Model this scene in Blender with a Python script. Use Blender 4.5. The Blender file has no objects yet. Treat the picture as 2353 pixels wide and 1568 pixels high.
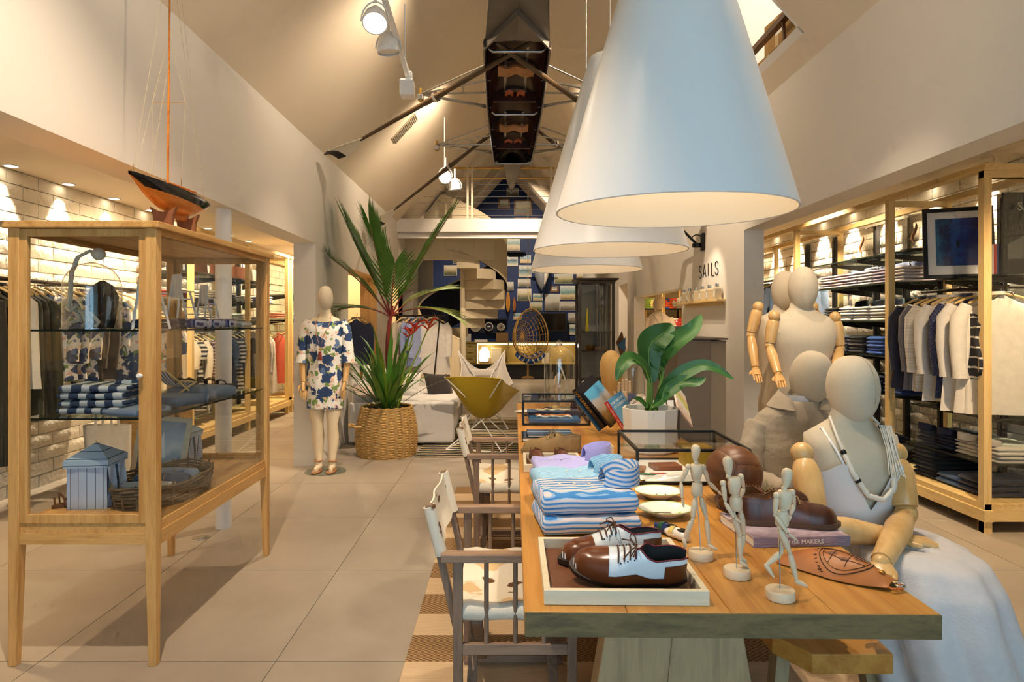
import bpy, bmesh, math, random
from mathutils import Vector, Matrix, Quaternion, noise as mnoise
random.seed(7)
sc = bpy.context.scene
COL = sc.collection
F, CX, CY, EYE = 1470.0, 1160.0, 742.0, 1.435      # focal length in pixels, vanishing point, eye height

# ------------------------------------------------------------------ camera
cam = bpy.data.cameras.new('camera'); camo = bpy.data.objects.new('camera', cam); COL.objects.link(camo)
cam.sensor_width = 36.0; cam.lens = 36.0 * F / 2353.0
cam.shift_x = (1176.5 - CX) / 2353.0; cam.shift_y = -(784.0 - CY) / 2353.0
cam.clip_start = 0.05; cam.clip_end = 100
camo.location = (0, 0, EYE); camo.rotation_euler = (math.pi / 2, 0, 0)
sc.camera = camo

# ------------------------------------------------------------------ world, exposure
w = bpy.data.worlds.new('world'); sc.world = w; w.use_nodes = True
bg = w.node_tree.nodes['Background']; bg.inputs[0].default_value = (0.42, 0.60, 0.85, 1); bg.inputs[1].default_value = 0.30
vs = sc.view_settings
vs.view_transform = 'Standard'; vs.look = 'None'; vs.exposure = -0.15; vs.gamma = 1.0; vs.use_curve_mapping = False
try:
    sc.cycles.use_denoising = True
    sc.cycles.max_bounces = 5; sc.cycles.diffuse_bounces = 3; sc.cycles.glossy_bounces = 2; sc.cycles.transmission_bounces = 2; sc.cycles.use_adaptive_sampling = True; sc.cycles.adaptive_threshold = 0.12; sc.cycles.adaptive_min_samples = 12; sc.cycles.transparent_max_bounces = 14
    sc.cycles.caustics_reflective = False; sc.cycles.caustics_refractive = False
    sc.cycles.sample_clamp_indirect = 4.0; sc.cycles.sample_clamp_direct = 0.0
except Exception: pass

WARM = (1.0, 0.74, 0.46); WARM2 = (1.0, 0.80, 0.59); COOL = (0.47, 0.75, 1.0)
def area(name, loc, target, sx, sy, power, col):
    l = bpy.data.lights.new(name, 'AREA'); l.shape = 'RECTANGLE'; l.size = sx; l.size_y = sy; l.energy = power; l.color = col
    o = bpy.data.objects.new(name, l); COL.objects.link(o); o.location = loc
    o.rotation_euler = (Vector(target) - Vector(loc)).to_track_quat('-Z', 'Y').to_euler(); return o
def spot(name, loc, target, power, col, ang=60, blend=0.5, r=0.03):
    l = bpy.data.lights.new(name, 'SPOT'); l.energy = power; l.color = col; l.spot_size = math.radians(ang); l.spot_blend = blend; l.shadow_soft_size = r
    o = bpy.data.objects.new(name, l); COL.objects.link(o); o.location = loc
    o.rotation_euler = (Vector(target) - Vector(loc)).to_track_quat('-Z', 'Y').to_euler(); return o
def point(name, loc, power, col, r=0.04):
    l = bpy.data.lights.new(name, 'POINT'); l.energy = power; l.color = col; l.shadow_soft_size = r
    o = bpy.data.objects.new(name, l); COL.objects.link(o); o.location = loc; return o
# daylight falling in through the shop window behind the camera
area('shop_window_daylight', (0.5, -2.55, 1.65), (0.5, 3.0, 1.5), 3.4, 2.5, 125, COOL)
# ceiling track spots (track heads on the slopes of the vault)
SPOTS = [((-0.95, 1.5, 4.15), (-1.05, 3.0, 0), 460, 75), ((1.25, 2.75, 4.0), (0.75, 1.75, 0.7), 200, 44),
         ((1.05, 3.4, 4.2), (0.7, 3.4, 0.7), 170, 55), ((0.9, 4.2, 4.2), (-1.45, 6.6, 1.0), 520, 48),
         ((-0.9, 5.3, 4.15), (-0.75, 5.4, 0), 240, 70), ((1.1, 1.9, 3.95), (1.72, 3.9, 1.0), 330, 34),
         ((-0.7, 8.2, 4.2), (-0.2, 8.3, 0), 420, 75), ((0.8, 8.4, 4.2), (0.6, 13.0, 1.0), 420, 60), ((0.55, 9.6, 4.2), (-0.9, 12.6, 2.0), 380, 55),  # last one is a fill spot added to brighten the stair
         ((0.2, 13.2, 4.6), (0.5, 16.8, 1.6), 520, 85), ((0.9, 5.6, 4.2), (2.05, 6.6, 1.7), 230, 70)]
for i, (a, b, e, ang) in enumerate(SPOTS): spot('track_spot_light', a, b, e, WARM2, ang, 0.6, 0.022)
# fill spots added to brighten the upper walls and vault slopes, no fittings
for a, b, e in (((-0.35, 2.6, 4.05), (-1.88, 3.4, 2.9), 55), ((-0.35, 5.2, 4.05), (-1.88, 5.8, 3.5), 75), ((0.6, 2.4, 4.05), (2.0, 3.6, 3.1), 26),
                ((0.6, 5.4, 4.05), (2.0, 5.6, 3.5), 50), ((-0.3, 7.9, 4.1), (-1.88, 8.8, 3.6), 120), ((0.5, 7.9, 4.1), (2.0, 8.8, 3.6), 100)):
    spot('vault_fill_light', a, b, e, WARM2, 110, 1.0, 0.05)

# ------------------------------------------------------------------ helpers
def lin(c): return c / 12.92 if c <= 0.04045 else ((c + 0.055) / 1.055) ** 2.4
def H(h): h = h.lstrip('#'); return tuple(lin(int(h[i:i+2], 16) / 255) for i in (0, 2, 4)) + (1,)
def P(px, py, Y): return Vector(((px - CX) / F * Y, Y, EYE - (py - CY) / F * Y))
def V(*a): return Vector(a)

class MB:
    def __init__(s): s.v = []; s.f = []
    def add(s, vs, fs):
        o = len(s.v); s.v += [tuple(v) for v in vs]; s.f += [tuple(i + o for i in f) for f in fs]; return s
    def box(s, x0, x1, y0, y1, z0, z1):
        return s.add([(x0,y0,z0),(x1,y0,z0),(x1,y1,z0),(x0,y1,z0),(x0,y0,z1),(x1,y0,z1),(x1,y1,z1),(x0,y1,z1)],
                     [(0,3,2,1),(4,5,6,7),(0,1,5,4),(1,2,6,5),(2,3,7,6),(3,0,4,7)])
    def cbox(s, c, size, M=None):
        hx, hy, hz = [k / 2 for k in size]
        vs = [V(x, y, z) for z in (-hz, hz) for (x, y) in ((-hx,-hy),(hx,-hy),(hx,hy),(-hx,hy))]
        if M is not None: vs = [M @ v for v in vs]
        c = Vector(c)
        return s.add([v + c for v in vs], [(0,3,2,1),(4,5,6,7),(0,1,5,4),(1,2,6,5),(2,3,7,6),(3,0,4,7)])
    def bar(s, p, q, w, h, up=(0,0,1)):
        p, q = Vector(p), Vector(q); d = (q - p).normalized(); u = Vector(up)
        if abs(d.dot(u)) > 0.95: u = V(0,1,0)
        a = d.cross(u).normalized(); b = a.cross(d).normalized()
        vs = [pt + a*sx*w/2 + b*sz*h/2 for pt in (p, q) for (sx, sz) in ((-1,-1),(1,-1),(1,1),(-1,1))]
        return s.add(vs, [(0,1,2,3),(7,6,5,4),(0,4,5,1),(1,5,6,2),(2,6,7,3),(3,7,4,0)])
    def rings(s, R, cap=True, close=False):
        n = len(R[0]); vs = [p for r in R for p in r]; fs = []
        m = len(R)
        for i in range(m if close else m - 1):
            for j in range(n):
                a, b = i*n+j, i*n+(j+1) % n; c, d = ((i+1) % m)*n+(j+1) % n, ((i+1) % m)*n+j
                fs.append((a, b, c, d))
        if cap and not close: fs.append(tuple(range(n-1, -1, -1))); fs.append(tuple((m-1)*n+j for j in range(n)))
        return s.add(vs, fs)
    def tube(s, pts, r, n=8, cap=True, close=False):
        pts = [Vector(p) for p in pts]; m = len(pts)
        if not isinstance(r, (list, tuple)): r = [r] * m
        R = []; nrm = None
        for i, p in enumerate(pts):
            if close: t = pts[(i+1) % m] - pts[i-1]
            else: t = (pts[min(i+1, m-1)] - pts[max(i-1, 0)])
            t = t.normalized() if t.length > 1e-9 else V(0,0,1)
            if nrm is None:
                u = V(0,0,1) if abs(t.z) < 0.9 else V(1,0,0)
                nrm = (u - t * u.dot(t)).normalized()
            else:
                nrm = nrm - t * nrm.dot(t)
                nrm = nrm.normalized() if nrm.length > 1e-6 else V(1,0,0)
            b = t.cross(nrm)
            ra, rb = r[i] if isinstance(r[i], (list, tuple)) else (r[i], r[i])
            R.append([p + nrm*ra*math.cos(2*math.pi*k/n) + b*rb*math.sin(2*math.pi*k/n) for k in range(n)])
        return s.rings(R, cap, close)
    def lathe(s, prof, n=24, c=(0,0,0), sy=1.0, a0=0, a1=None):
        c = Vector(c)
        if a1 is None:
            return s.rings([[c + V(r*math.cos(2*math.pi*k/n), sy*r*math.sin(2*math.pi*k/n), z) for k in range(n)] for r, z in prof], True)
        g = lambda u, v: None
        R = [[c + V(r*math.cos(a0+(a1-a0)*k/n), sy*r*math.sin(a0+(a1-a0)*k/n), z) for k in range(n+1)] for r, z in prof]
        vs = [p for r in R for p in r]; N = n+1
        return s.add(vs, [(i*N+j, i*N+j+1, (i+1)*N+j+1, (i+1)*N+j) for i in range(len(R)-1) for j in range(n)])
    def hloft(s, secs, n=24, cap=True):     # (cx, cy, z, rx, ry[, power])
        R = []
        for q in secs:
            cx, cy, z, rx, ry = q[:5]; e = q[5] if len(q) > 5 else 1.0
            ring = []
            for k in range(n):
                t = 2*math.pi*k/n; c_, s_ = math.cos(t), math.sin(t)
                ring.append(V(cx + rx*math.copysign(abs(c_)**e, c_), cy + ry*math.copysign(abs(s_)**e, s_), z))
            R.append(ring)
        return s.rings(R, cap)
    def grid(s, fn, nu, nv, cu=False):
        N = nu if cu else nu + 1
        vs = [fn(i / nu, j / nv) for j in range(nv + 1) for i in range(N)]
        fs = []
        for j in range(nv):
            for i in range(nu):
                i2 = (i+1) % N if cu else i+1
                fs.append((j*N+i, j*N+i2, (j+1)*N+i2, (j+1)*N+i))
        return s.add(vs, fs)
    def ball(s, c, r, n=14, m=9, M=None):
        c = Vector(c); r = r if isinstance(r, (list, tuple)) else (r, r, r); R = []
        for i in range(1, m):
            a = math.pi * i / m - math.pi/2
            ring = [V(r[0]*math.cos(a)*math.cos(2*math.pi*k/n), r[1]*math.cos(a)*math.sin(2*math.pi*k/n), r[2]*math.sin(a)) for k in range(n)]
            R.append([c + ((M @ p) if M is not None else p) for p in ring])
        o = len(s.v); s.rings(R, False)
        b = V(0,0,-r[2]); t = V(0,0,r[2])
        if M is not None: b, t = M @ b, M @ t
        vb = len(s.v); s.v += [tuple(c+b), tuple(c+t)]
        for k in range(n):
            s.f.append((vb, o+(k+1) % n, o+k)); q = o+(len(R)-1)*n; s.f.append((vb+1, q+k, q+(k+1) % n))
        return s
    def prism(s, pts, d):                    # closed planar outline of 3-D points, extruded along d
        d = Vector(d); n = len(pts); pts = [Vector(p) for p in pts]
        vs = pts + [p + d for p in pts]
        return s.add(vs, [tuple(range(n-1, -1, -1)), tuple(range(n, 2*n))] + [(i, (i+1) % n, n+(i+1) % n, n+i) for i in range(n)])
    def xform(s, M): s.v = [tuple(M @ Vector(v)) for v in s.v]; return s
    def thick(s, t):                         # open sheet -> solid sheet
        me = bpy.data.meshes.new('t'); me.from_pydata(s.v, [], s.f); bm = bmesh.new(); bm.from_mesh(me)
        bmesh.ops.recalc_face_normals(bm, faces=bm.faces); bmesh.ops.solidify(bm, geom=list(bm.faces), thickness=t)
        bm.to_mesh(me); bm.free()
        s.v = [tuple(v.co) for v in me.vertices]; s.f = [tuple(p.vertices) for p in me.polygons]; bpy.data.meshes.remove(me); return s
    def mesh(s, name, mat, smooth=None):
        me = bpy.data.meshes.new(name); me.from_pydata(s.v, [], s.f)
        bm = bmesh.new(); bm.from_mesh(me); bmesh.ops.recalc_face_normals(bm, faces=bm.faces); bm.to_mesh(me); bm.free()
        me.materials.append(mat)
        if smooth is not None:
            me.polygons.foreach_set('use_smooth', [True] * len(me.polygons)); me.set_sharp_from_angle(angle=math.radians(smooth))
        me.update(); return me
    def build(s, name, mat, parent=None, smooth=None, bevel=0, sub=0, **kw):
        o = bpy.data.objects.new(name, s.mesh(name, mat, smooth)); COL.objects.link(o)
        if parent is not None: o.parent = parent
        if bevel:
            m = o.modifiers.new('bevel', 'BEVEL'); m.width = bevel; m.segments = 2; m.limit_method = 'ANGLE'; m.angle_limit = math.radians(40)
        if sub:
            m = o.modifiers.new('sub', 'SUBSURF'); m.levels = sub; m.render_levels = sub
        if kw: tag(o, **kw)
        return o
def tag(o, label=None, cat=None, group=None, kind=None):
    if label: o['label'] = label
    if cat: o['category'] = cat
    if group: o['group'] = group
    if kind: o['kind'] = kind
    return o
def thing(name, label, cat, loc=(0,0,0), rz=0, group=None):
    o = bpy.data.objects.new(name, None); o.empty_display_size = 0.05; COL.objects.link(o)
    o.location = loc; o.rotation_euler = (0, 0, rz); return tag(o, label, cat, group)
def copy_tree(o, parent=None):
    c = o.copy(); COL.objects.link(c); c.parent = parent
    for ch in [x for x in o.children]: copy_tree(ch, c)
    return c
def dup(o, loc, rz=None, label=None, group=None):
    c = copy_tree(o); c.location = loc
    if rz is not None: c.rotation_euler = (0, 0, rz)
    return tag(c, label, None, group)
def struct(mb, name, mat, **k): o = mb.build(name, mat, **k); o['kind'] = 'structure'; return o
RX = lambda a: Matrix.Rotation(a, 3, 'X')
RY = lambda a: Matrix.Rotation(a, 3, 'Y')
RZ = lambda a: Matrix.Rotation(a, 3, 'Z')
def text_mb(txt, size, M, depth=0.0008, ext=True, align='CENTER'):
    cu = bpy.data.curves.new('t', 'FONT'); cu.body = txt; cu.size = size; cu.align_x = align; cu.align_y = 'CENTER'; cu.resolution_u = 2
    cu.extrude = depth
    o = bpy.data.objects.new('t', cu); COL.objects.link(o); bpy.context.view_layer.update()
    me = bpy.data.meshes.new_from_object(o.evaluated_get(bpy.context.evaluated_depsgraph_get()))
    mb = MB(); mb.v = [tuple(M @ v.co) for v in me.vertices]; mb.f = [tuple(p.vertices) for p in me.polygons]
    bpy.data.objects.remove(o); bpy.data.curves.remove(cu); bpy.data.meshes.remove(me); return mb

# ------------------------------------------------------------------ materials
def newmat(name):
    m = bpy.data.materials.new(name); m.use_nodes = True; nt = m.node_tree; return m, nt, nt.nodes['Principled BSDF']
def N(nt, typ, **kw):
    n = nt.nodes.new(typ)
    for k, v in kw.items(): setattr(n, k, v)
    return n
def ramp(nt, stops, fac, interp='LINEAR'):
    r = N(nt, 'ShaderNodeValToRGB'); r.color_ramp.interpolation = interp; e = r.color_ramp.elements
    while len(e) < len(stops): e.new(0.5)
    for q, (p, c) in zip(e, stops): q.position = p; q.color = c
    nt.links.new(fac, r.inputs[0]); return r.outputs[0]
def coords(nt, scale=(1,1,1), rot=(0,0,0), kind='Object'):
    tc = N(nt, 'ShaderNodeTexCoord'); mp = N(nt, 'ShaderNodeMapping'); mp.inputs['Scale'].default_value = scale; mp.inputs['Rotation'].default_value = rot
    nt.links.new(tc.outputs[kind], mp.inputs[0]); return mp.outputs[0]
def noise(nt, vec, scale, detail=3, rough=0.5, out='Fac', dist=0):
    n = N(nt, 'ShaderNodeTexNoise'); n.inputs['Scale'].default_value = scale; n.inputs['Detail'].default_value = detail; n.inputs['Roughness'].default_value = rough
    n.inputs['Distortion'].default_value = dist
    nt.links.new(vec, n.inputs['Vector']); return n.outputs[out]
def bump(nt, b, h, strength, dist=0.01):
    n = N(nt, 'ShaderNodeBump'); n.inputs['Strength'].default_value = strength; n.inputs['Distance'].default_value = dist
    nt.links.new(h, n.inputs['Height']); nt.links.new(n.outputs[0], b.inputs['Normal'])
def plain(name, col, rough=0.6, metal=0.0, bs=0, bst=0.2, var=0.0, spec=None, bd=0.004):
    m, nt, b = newmat(name); col = H(col) if isinstance(col, str) else col
    b.inputs['Base Color'].default_value = col; b.inputs['Roughness'].default_value = rough; b.inputs['Metallic'].default_value = metal
    if spec is not None: b.inputs['Specular IOR Level'].default_value = spec
    if bs or var:
        n = noise(nt, coords(nt), bs or 4, 4)
        if bs: bump(nt, b, n, bst, bd)
        if var:
            n2 = noise(nt, coords(nt), (bs or 4) * 0.3, 3)
            c = ramp(nt, [(0.3, tuple(k*(1-var) for k in col[:3])+(1,)), (0.7, tuple(min(1, k*(1+var)) for k in col[:3])+(1,))], n2); nt.links.new(c, b.inputs['Base Color'])
    return m
def wood(name, c1, c2, axis='y', rough=0.45, scale=14, stretch=0.08, gap=None):
    m, nt, b = newmat(name); s = [1, 1, 1]; s['xyz'.index(axis)] = stretch
    v = coords(nt, tuple(s)); n = noise(nt, v, scale, 6, 0.62, dist=0.6); n2 = noise(nt, v, scale * 5, 3, 0.6)
    ad = N(nt, 'ShaderNodeMath', operation='MULTIPLY_ADD'); nt.links.new(n2, ad.inputs[0]); ad.inputs[1].default_value = 0.35; nt.links.new(n, ad.inputs[2])
    nt.links.new(ramp(nt, [(0.42, H(c1)), (0.62, H(c2)), (0.85, H(c1))], ad.outputs[0]), b.inputs['Base Color'])
    b.inputs['Roughness'].default_value = rough; bump(nt, b, n2, 0.12, 0.002); return m
def stripes(name, cols, axis='x', period=0.03, rough=0.85, jag=0.0, fbs=220, diag=0):   # cols: [(fraction, hex)]
    m, nt, b = newmat(name); tc = N(nt, 'ShaderNodeTexCoord'); sp = N(nt, 'ShaderNodeSeparateXYZ'); nt.links.new(tc.outputs['Object'], sp.inputs[0])
    o = sp.outputs['XYZ'.index(axis.upper())]
    if diag:
        mz = N(nt, 'ShaderNodeMath', operation='MULTIPLY_ADD'); nt.links.new(sp.outputs['Z'], mz.inputs[0]); mz.inputs[1].default_value = diag; nt.links.new(o, mz.inputs[2]); o = mz.outputs[0]
    if jag:
        nz = noise(nt, tc.outputs['Object'], 14, 2); ma = N(nt, 'ShaderNodeMath', operation='MULTIPLY_ADD'); nt.links.new(nz, ma.inputs[0]); ma.inputs[1].default_value = jag; nt.links.new(o, ma.inputs[2]); o = ma.outputs[0]
    d = N(nt, 'ShaderNodeMath', operation='DIVIDE'); nt.links.new(o, d.inputs[0]); d.inputs[1].default_value = period
    fr = N(nt, 'ShaderNodeMath', operation='FRACT'); nt.links.new(d.outputs[0], fr.inputs[0])
    st = []; p = 0
    for f_, c in cols: st.append((p, H(c))); p += f_
    nt.links.new(ramp(nt, st, fr.outputs[0], 'CONSTANT'), b.inputs['Base Color']); b.inputs['Roughness'].default_value = rough
    bump(nt, b, noise(nt, coords(nt), fbs, 2), 0.15, 0.002); return m
def fabric(name, col, bs=60, bst=0.25, rough=0.9, var=0.06, sheen=0.2):
    m = plain(name, col, rough, 0, bs, bst, var); m.node_tree.nodes['Principled BSDF'].inputs['Sheen Weight'].default_value = sheen; return m
def blotch(name, base, spots, scale=7, rough=0.85):      # spots: [(threshold, hex, scale mult)]
    m, nt, b = newmat(name); v = coords(nt); col = None
    rgb = N(nt, 'ShaderNodeRGB'); rgb.outputs[0].default_value = H(base); col = rgb.outputs[0]
    for i, (th, hx, sm) in enumerate(spots):
        vv = coords(nt, (sm, sm, sm)); ad = N(nt, 'ShaderNodeVectorMath', operation='ADD'); ad.inputs[1].default_value = (i*3.7, i*1.9, i*5.1); nt.links.new(vv, ad.inputs[0])
        wv = noise(nt, ad.outputs[0], scale*2.2, 2, 0.5, 'Color'); mx = N(nt, 'ShaderNodeVectorMath', operation='MULTIPLY_ADD'); mx.inputs[1].default_value = (0.11,)*3
        nt.links.new(wv, mx.inputs[0]); nt.links.new(ad.outputs[0], mx.inputs[2])
        vo = N(nt, 'ShaderNodeTexVoronoi'); vo.inputs['Scale'].default_value = scale; nt.links.new(mx.outputs[0], vo.inputs['Vector'])
        fac = ramp(nt, [(th, (1,1,1,1)), (th + 0.04, (0,0,0,1))], vo.outputs['Distance'])
        mix = N(nt, 'ShaderNodeMixRGB'); nt.links.new(fac, mix.inputs[0]); nt.links.new(col, mix.inputs[1]); mix.inputs[2].default_value = H(hx); col = mix.outputs[0]
    nt.links.new(col, b.inputs['Base Color']); b.inputs['Roughness'].default_value = rough; return m
def picture(name, stops, axis='Z', ns=3.0, amt=0.35, seed=0, rough=0.4):   # painted/printed sheet: bands broken by noise
    m, nt, b = newmat(name); tc = N(nt, 'ShaderNodeTexCoord'); sp = N(nt, 'ShaderNodeSeparateXYZ'); nt.links.new(tc.outputs['Generated'], sp.inputs[0])
    ad = N(nt, 'ShaderNodeVectorMath', operation='ADD'); ad.inputs[1].default_value = (seed*2.3, seed*1.7, seed*0.9); nt.links.new(tc.outputs['Generated'], ad.inputs[0])
    nz = noise(nt, ad.outputs[0], ns, 5, 0.6); ma = N(nt, 'ShaderNodeMath', operation='MULTIPLY_ADD'); nt.links.new(nz, ma.inputs[0]); ma.inputs[1].default_value = amt
    sb = N(nt, 'ShaderNodeMath', operation='SUBTRACT'); nt.links.new(sp.outputs[axis], sb.inputs[0]); sb.inputs[1].default_value = amt/2; nt.links.new(sb.outputs[0], ma.inputs[2])
    nt.links.new(ramp(nt, [(p, H(c)) for p, c in stops], ma.outputs[0]), b.inputs['Base Color']); b.inputs['Roughness'].default_value = rough; return m
def glass(name, tint=(0.99, 0.997, 0.994), refl=1.0, f0=0.04):
    m = bpy.data.materials.new(name); m.use_nodes = True; nt = m.node_tree; nt.nodes.clear()
    out = N(nt, 'ShaderNodeOutputMaterial'); tr = N(nt, 'ShaderNodeBsdfTransparent'); tr.inputs[0].default_value = tint + (1,)
    gl = N(nt, 'ShaderNodeBsdfGlossy'); gl.inputs['Roughness'].default_value = 0.02; mx = N(nt, 'ShaderNodeMixShader'); lw = N(nt, 'ShaderNodeLayerWeight'); lw.inputs[0].default_value = 0.5
    pw = N(nt, 'ShaderNodeMath', operation='POWER'); nt.links.new(lw.outputs['Facing'], pw.inputs[0]); pw.inputs[1].default_value = 5
    ml = N(nt, 'ShaderNodeMath', operation='MULTIPLY_ADD'); nt.links.new(pw.outputs[0], ml.inputs[0]); ml.inputs[1].default_value = refl*(1-f0); ml.inputs[2].default_value = f0*refl; ml.use_clamp = True
    nt.links.new(ml.outputs[0], mx.inputs[0]); nt.links.new(tr.outputs[0], mx.inputs[1]); nt.links.new(gl.outputs[0], mx.inputs[2]); nt.links.new(mx.outputs[0], out.inputs[0]); return m
def glow(name, col, s):
    m, nt, b = newmat(name); b.inputs['Base Color'].default_value = col + (1,); b.inputs['Emission Color'].default_value = col + (1,); b.inputs['Emission Strength'].default_value = s; return m

M = {}
M['paint'] = plain('wall_paint', '#e9e2d6', 0.85, 0, 60, 0.05)
M['ceil'] = plain('ceiling_paint', '#eadbc2', 0.9, 0, 50, 0.05)
M['tile'] = None
M['grout'] = plain('grout', '#cfc4b0', 0.9)
M['brickw'] = plain('white_painted_brick', '#efe6d2', 0.75, 0, 26, 0.5, 0.05, bd=0.02)
M['mortar'] = plain('painted_mortar', '#e2d8c2', 0.9, 0, 40, 0.5)
M['navy'] = plain('navy_paint', '#0f2d60', 0.6)
M['oak'] = wood('oak_z', '#c08a48', '#e0b06c', 'z')
M['oaky'] = wood('oak_y', '#c08a48', '#e0b06c', 'y')
M['oakx'] = wood('oak_x', '#c08a48', '#e0b06c', 'x')
M['pine'] = wood('pine_z', '#dcb571', '#efd090', 'z', 0.5)
M['piney'] = wood('pine_y', '#dcb571', '#efd090', 'y', 0.5)
M['pinex'] = wood('pine_x', '#dcb571', '#efd090', 'x', 0.5)
M['tabley'] = wood('table_oak', '#ae7229', '#cc9446', 'y', 0.38, 9, 0.05)
M['endgrain'] = wood('table_end_grain', '#5f4f30', '#80693f', 'x', 0.6, 22, 0.25)
M['legwood'] = wood('table_leg_oak', '#8f7a58', '#b39a70', 'z', 0.6, 8, 0.08)
M['chairwood'] = wood('weathered_chair_wood', '#7d6350', '#a1846c', 'x', 0.6, 16)
M['chairwoodz'] = wood('weathered_chair_wood_z', '#705a48', '#937862', 'z', 0.6, 16)
M['whitewood'] = wood('bleached_wood', '#d8c7a4', '#eadcbd', 'x', 0.5, 10)
M['manikin'] = plain('manikin_lime_wood', '#e6d0ae', 0.5, 0, 30, 0.03)
M['armwood'] = wood('varnished_beech', '#d6a461', '#e8bd7d', 'z', 0.28, 7, 0.15)
M['linen'] = fabric('mannequin_linen', '#d6c6aa', 220, 0.12, 0.85, 0.02)
M['steel'] = plain('steel', '#b8b8b8', 0.3, 1.0)
M['chrome'] = plain('chrome', '#d8d8d8', 0.12, 1.0)
M['brass'] = plain('brass', '#c79a4a', 0.3, 1.0)
M['black'] = plain('black_metal', '#171512', 0.45, 0.3)
M['blackfab'] = fabric('black_cloth', '#14130f')
M['white'] = plain('white_paint', '#f2efe9', 0.5)
M['wplastic'] = plain('white_plastic', '#f4f2ee', 0.35)
M['glass'] = glass('clear_glass'); M['glassg'] = glass('shelf_glass', (0.86, 0.93, 0.90), 1.0); M['gedge'] = plain('glass_edge', '#12221c', 0.15)
M['dome'] = glass('dome_glass', (0.975, 0.985, 0.98), 1.5, 0.09)
M['concrete'] = plain('grey_concrete', '#736a60', 0.7, 0, 8, 0.05, 0.06)
M['leaf'] = plain('palm_leaf', '#4a7a26', 0.42, 0, 20, 0.05, 0.3)
M['leafy'] = plain('palm_leaf_yellow', '#7f9426', 0.45, 0, 20, 0.05, 0.2)
M['soil'] = plain('soil', '#2e2018', 1.0, 0, 90, 1.0, 0.4)
# ================================================================== THE SETTING
XL, XLi, XR, XRi = -1.89, -2.11, 2.05, 2.22        # nave faces and aisle faces of the two arcade walls
ZB, ZE, XC, ZR = 2.23, 3.2, 0.08, 5.35             # lintel, eave, ridge
YN, YB = -2.3, 16.8
def m_tile():
    m, nt, b = newmat('concrete_floor_tile'); v = coords(nt, kind='Object'); g = N(nt, 'ShaderNodeObjectInfo')
    n = noise(nt, v, 1.6, 5, 0.6); n2 = noise(nt, v, 30, 3)
    nt.links.new(ramp(nt, [(0.3, H('#9c9080')), (0.7, H('#aea291'))], n), b.inputs['Base Color'])
    b.inputs['Roughness'].default_value = 0.42; bump(nt, b, n2, 0.04, 0.002); return m
M['tile'] = m_tile()
floor = struct(MB().box(-4.6, 4.6, YN, 17.2, -0.12, -0.006), 'floor', M['grout'])
tm = MB().box(-0.498, 0.498, -0.498, 0.498, -0.012, 0.0).mesh('floor_tile', M['tile'])
for ix in range(-4, 5):
    for iy in range(-4, 15):
        o = bpy.data.objects.new('floor_tile', tm); COL.objects.link(o); o.parent = floor
        o.location = (-0.97 + ix + 0.5, 2.708 + iy + 0.5, 0)
# arcade walls -------------------------------------------------------
mb = MB()
mb.box(XLi, XL, YN, 17, ZB, ZE)                                  # wall head
mb.box(XLi, XL, 6.39, 7.72, 0, ZB); mb.box(XLi, XL, 7.72, 17, 2.1, ZB)
mb.box(XLi, XL, 9.4, 10.7, 0, 2.1); mb.box(XLi, XL, 13.2, 17, 0, 2.1)
mb.box(XLi, XL, YN, 0.3, 0, ZB)
struct(mb, 'wall_left', M['paint'])
struct(MB().box(XLi-0.01, XL+0.01, 9.385, 9.4, 0, 2.1).box(XLi-0.01, XL+0.01, 7.72, 9.4, 2.085, 2.1), 'trim_1', M['oak'])
mb = MB()
mb.box(XR, XRi, YN, 17, ZB, ZE); mb.box(XR, XRi, YN, 0.3, 0, ZB)
mb.box(XR, XRi, 5.48, 7.4, 0, ZB); mb.box(XR, XRi, 10.15, 10.7, 0, ZB); mb.box(XR, XRi, 7.4, 10.15, 1.84, ZB); mb.box(XR, XRi, 7.4, 10.15, 0, 0.9)
mb.box(XR, XRi, 10.7, 11.5, 2.1, ZB); mb.box(XR, XRi, 11.5, 17, 0, ZB)
struct(mb, 'wall_right', M['paint'])
# slopes of the vault ------------------------------------------------
t = 0.12
def slope(x0, x1):
    return lambda ya, yb, fa=0.0, fb=1.0: [V(x0+(x1-x0)*f, y, ZE+(ZR-ZE)*f) for f, y in ((fa, ya), (fb, ya), (fb, yb), (fa, yb))]
sl = slope(XL, XC); sr = slope(XR, XC)
struct(MB().prism(sl(YN, 17.0), (-0.08, 0, t)), 'ceiling', M['ceil'])
mb = MB()
for ya, yb, fa, fb in ((YN, 4.145, 0, 1), (5.75, 17.0, 0, 1), (4.145, 5.75, 0, 0.055), (4.145, 5.75, 0.62, 1)):
    mb.prism(sr(ya, yb, fa, fb), (0.08, 0, t))
struct(mb, 'ceiling', M['ceil'])
# loft seen through the hatch in the right slope
lo = MB().box(2.1, 4.4, 3.9, 6.6, 3.2, 3.27).box(4.3, 4.4, 3.9, 6.6, 3.2, 5.6).box(0.9, 4.4, 3.9, 6.6, 5.6, 5.7)
for yy in (3.9, 6.5): lo.prism([V(2.18, yy, 3.22), V(4.4, yy, 3.22), V(4.4, yy, 5.6), V(0.3, yy, 5.6), V(0.25, yy, 5.36)], (0, 0.1, 0))
struct(lo, 'wall_loft', M['white']); point('loft_light', (2.9, 5.2, 5.1), 60, (1, 0.88, 0.7), 0.1)
struct(MB().bar((2.0, 4.1, 3.62), (2.0, 6.3, 3.62), 0.05, 0.04).bar((2.03, 4.6, 3.27), (2.0, 4.6, 3.62), 0.02, 0.02).bar((2.03, 5.7, 3.27), (2.0, 5.7, 3.62), 0.02, 0.02), 'trim_2', wood('dark_handrail', '#4a2c14', '#6b441f', 'y'))
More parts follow.
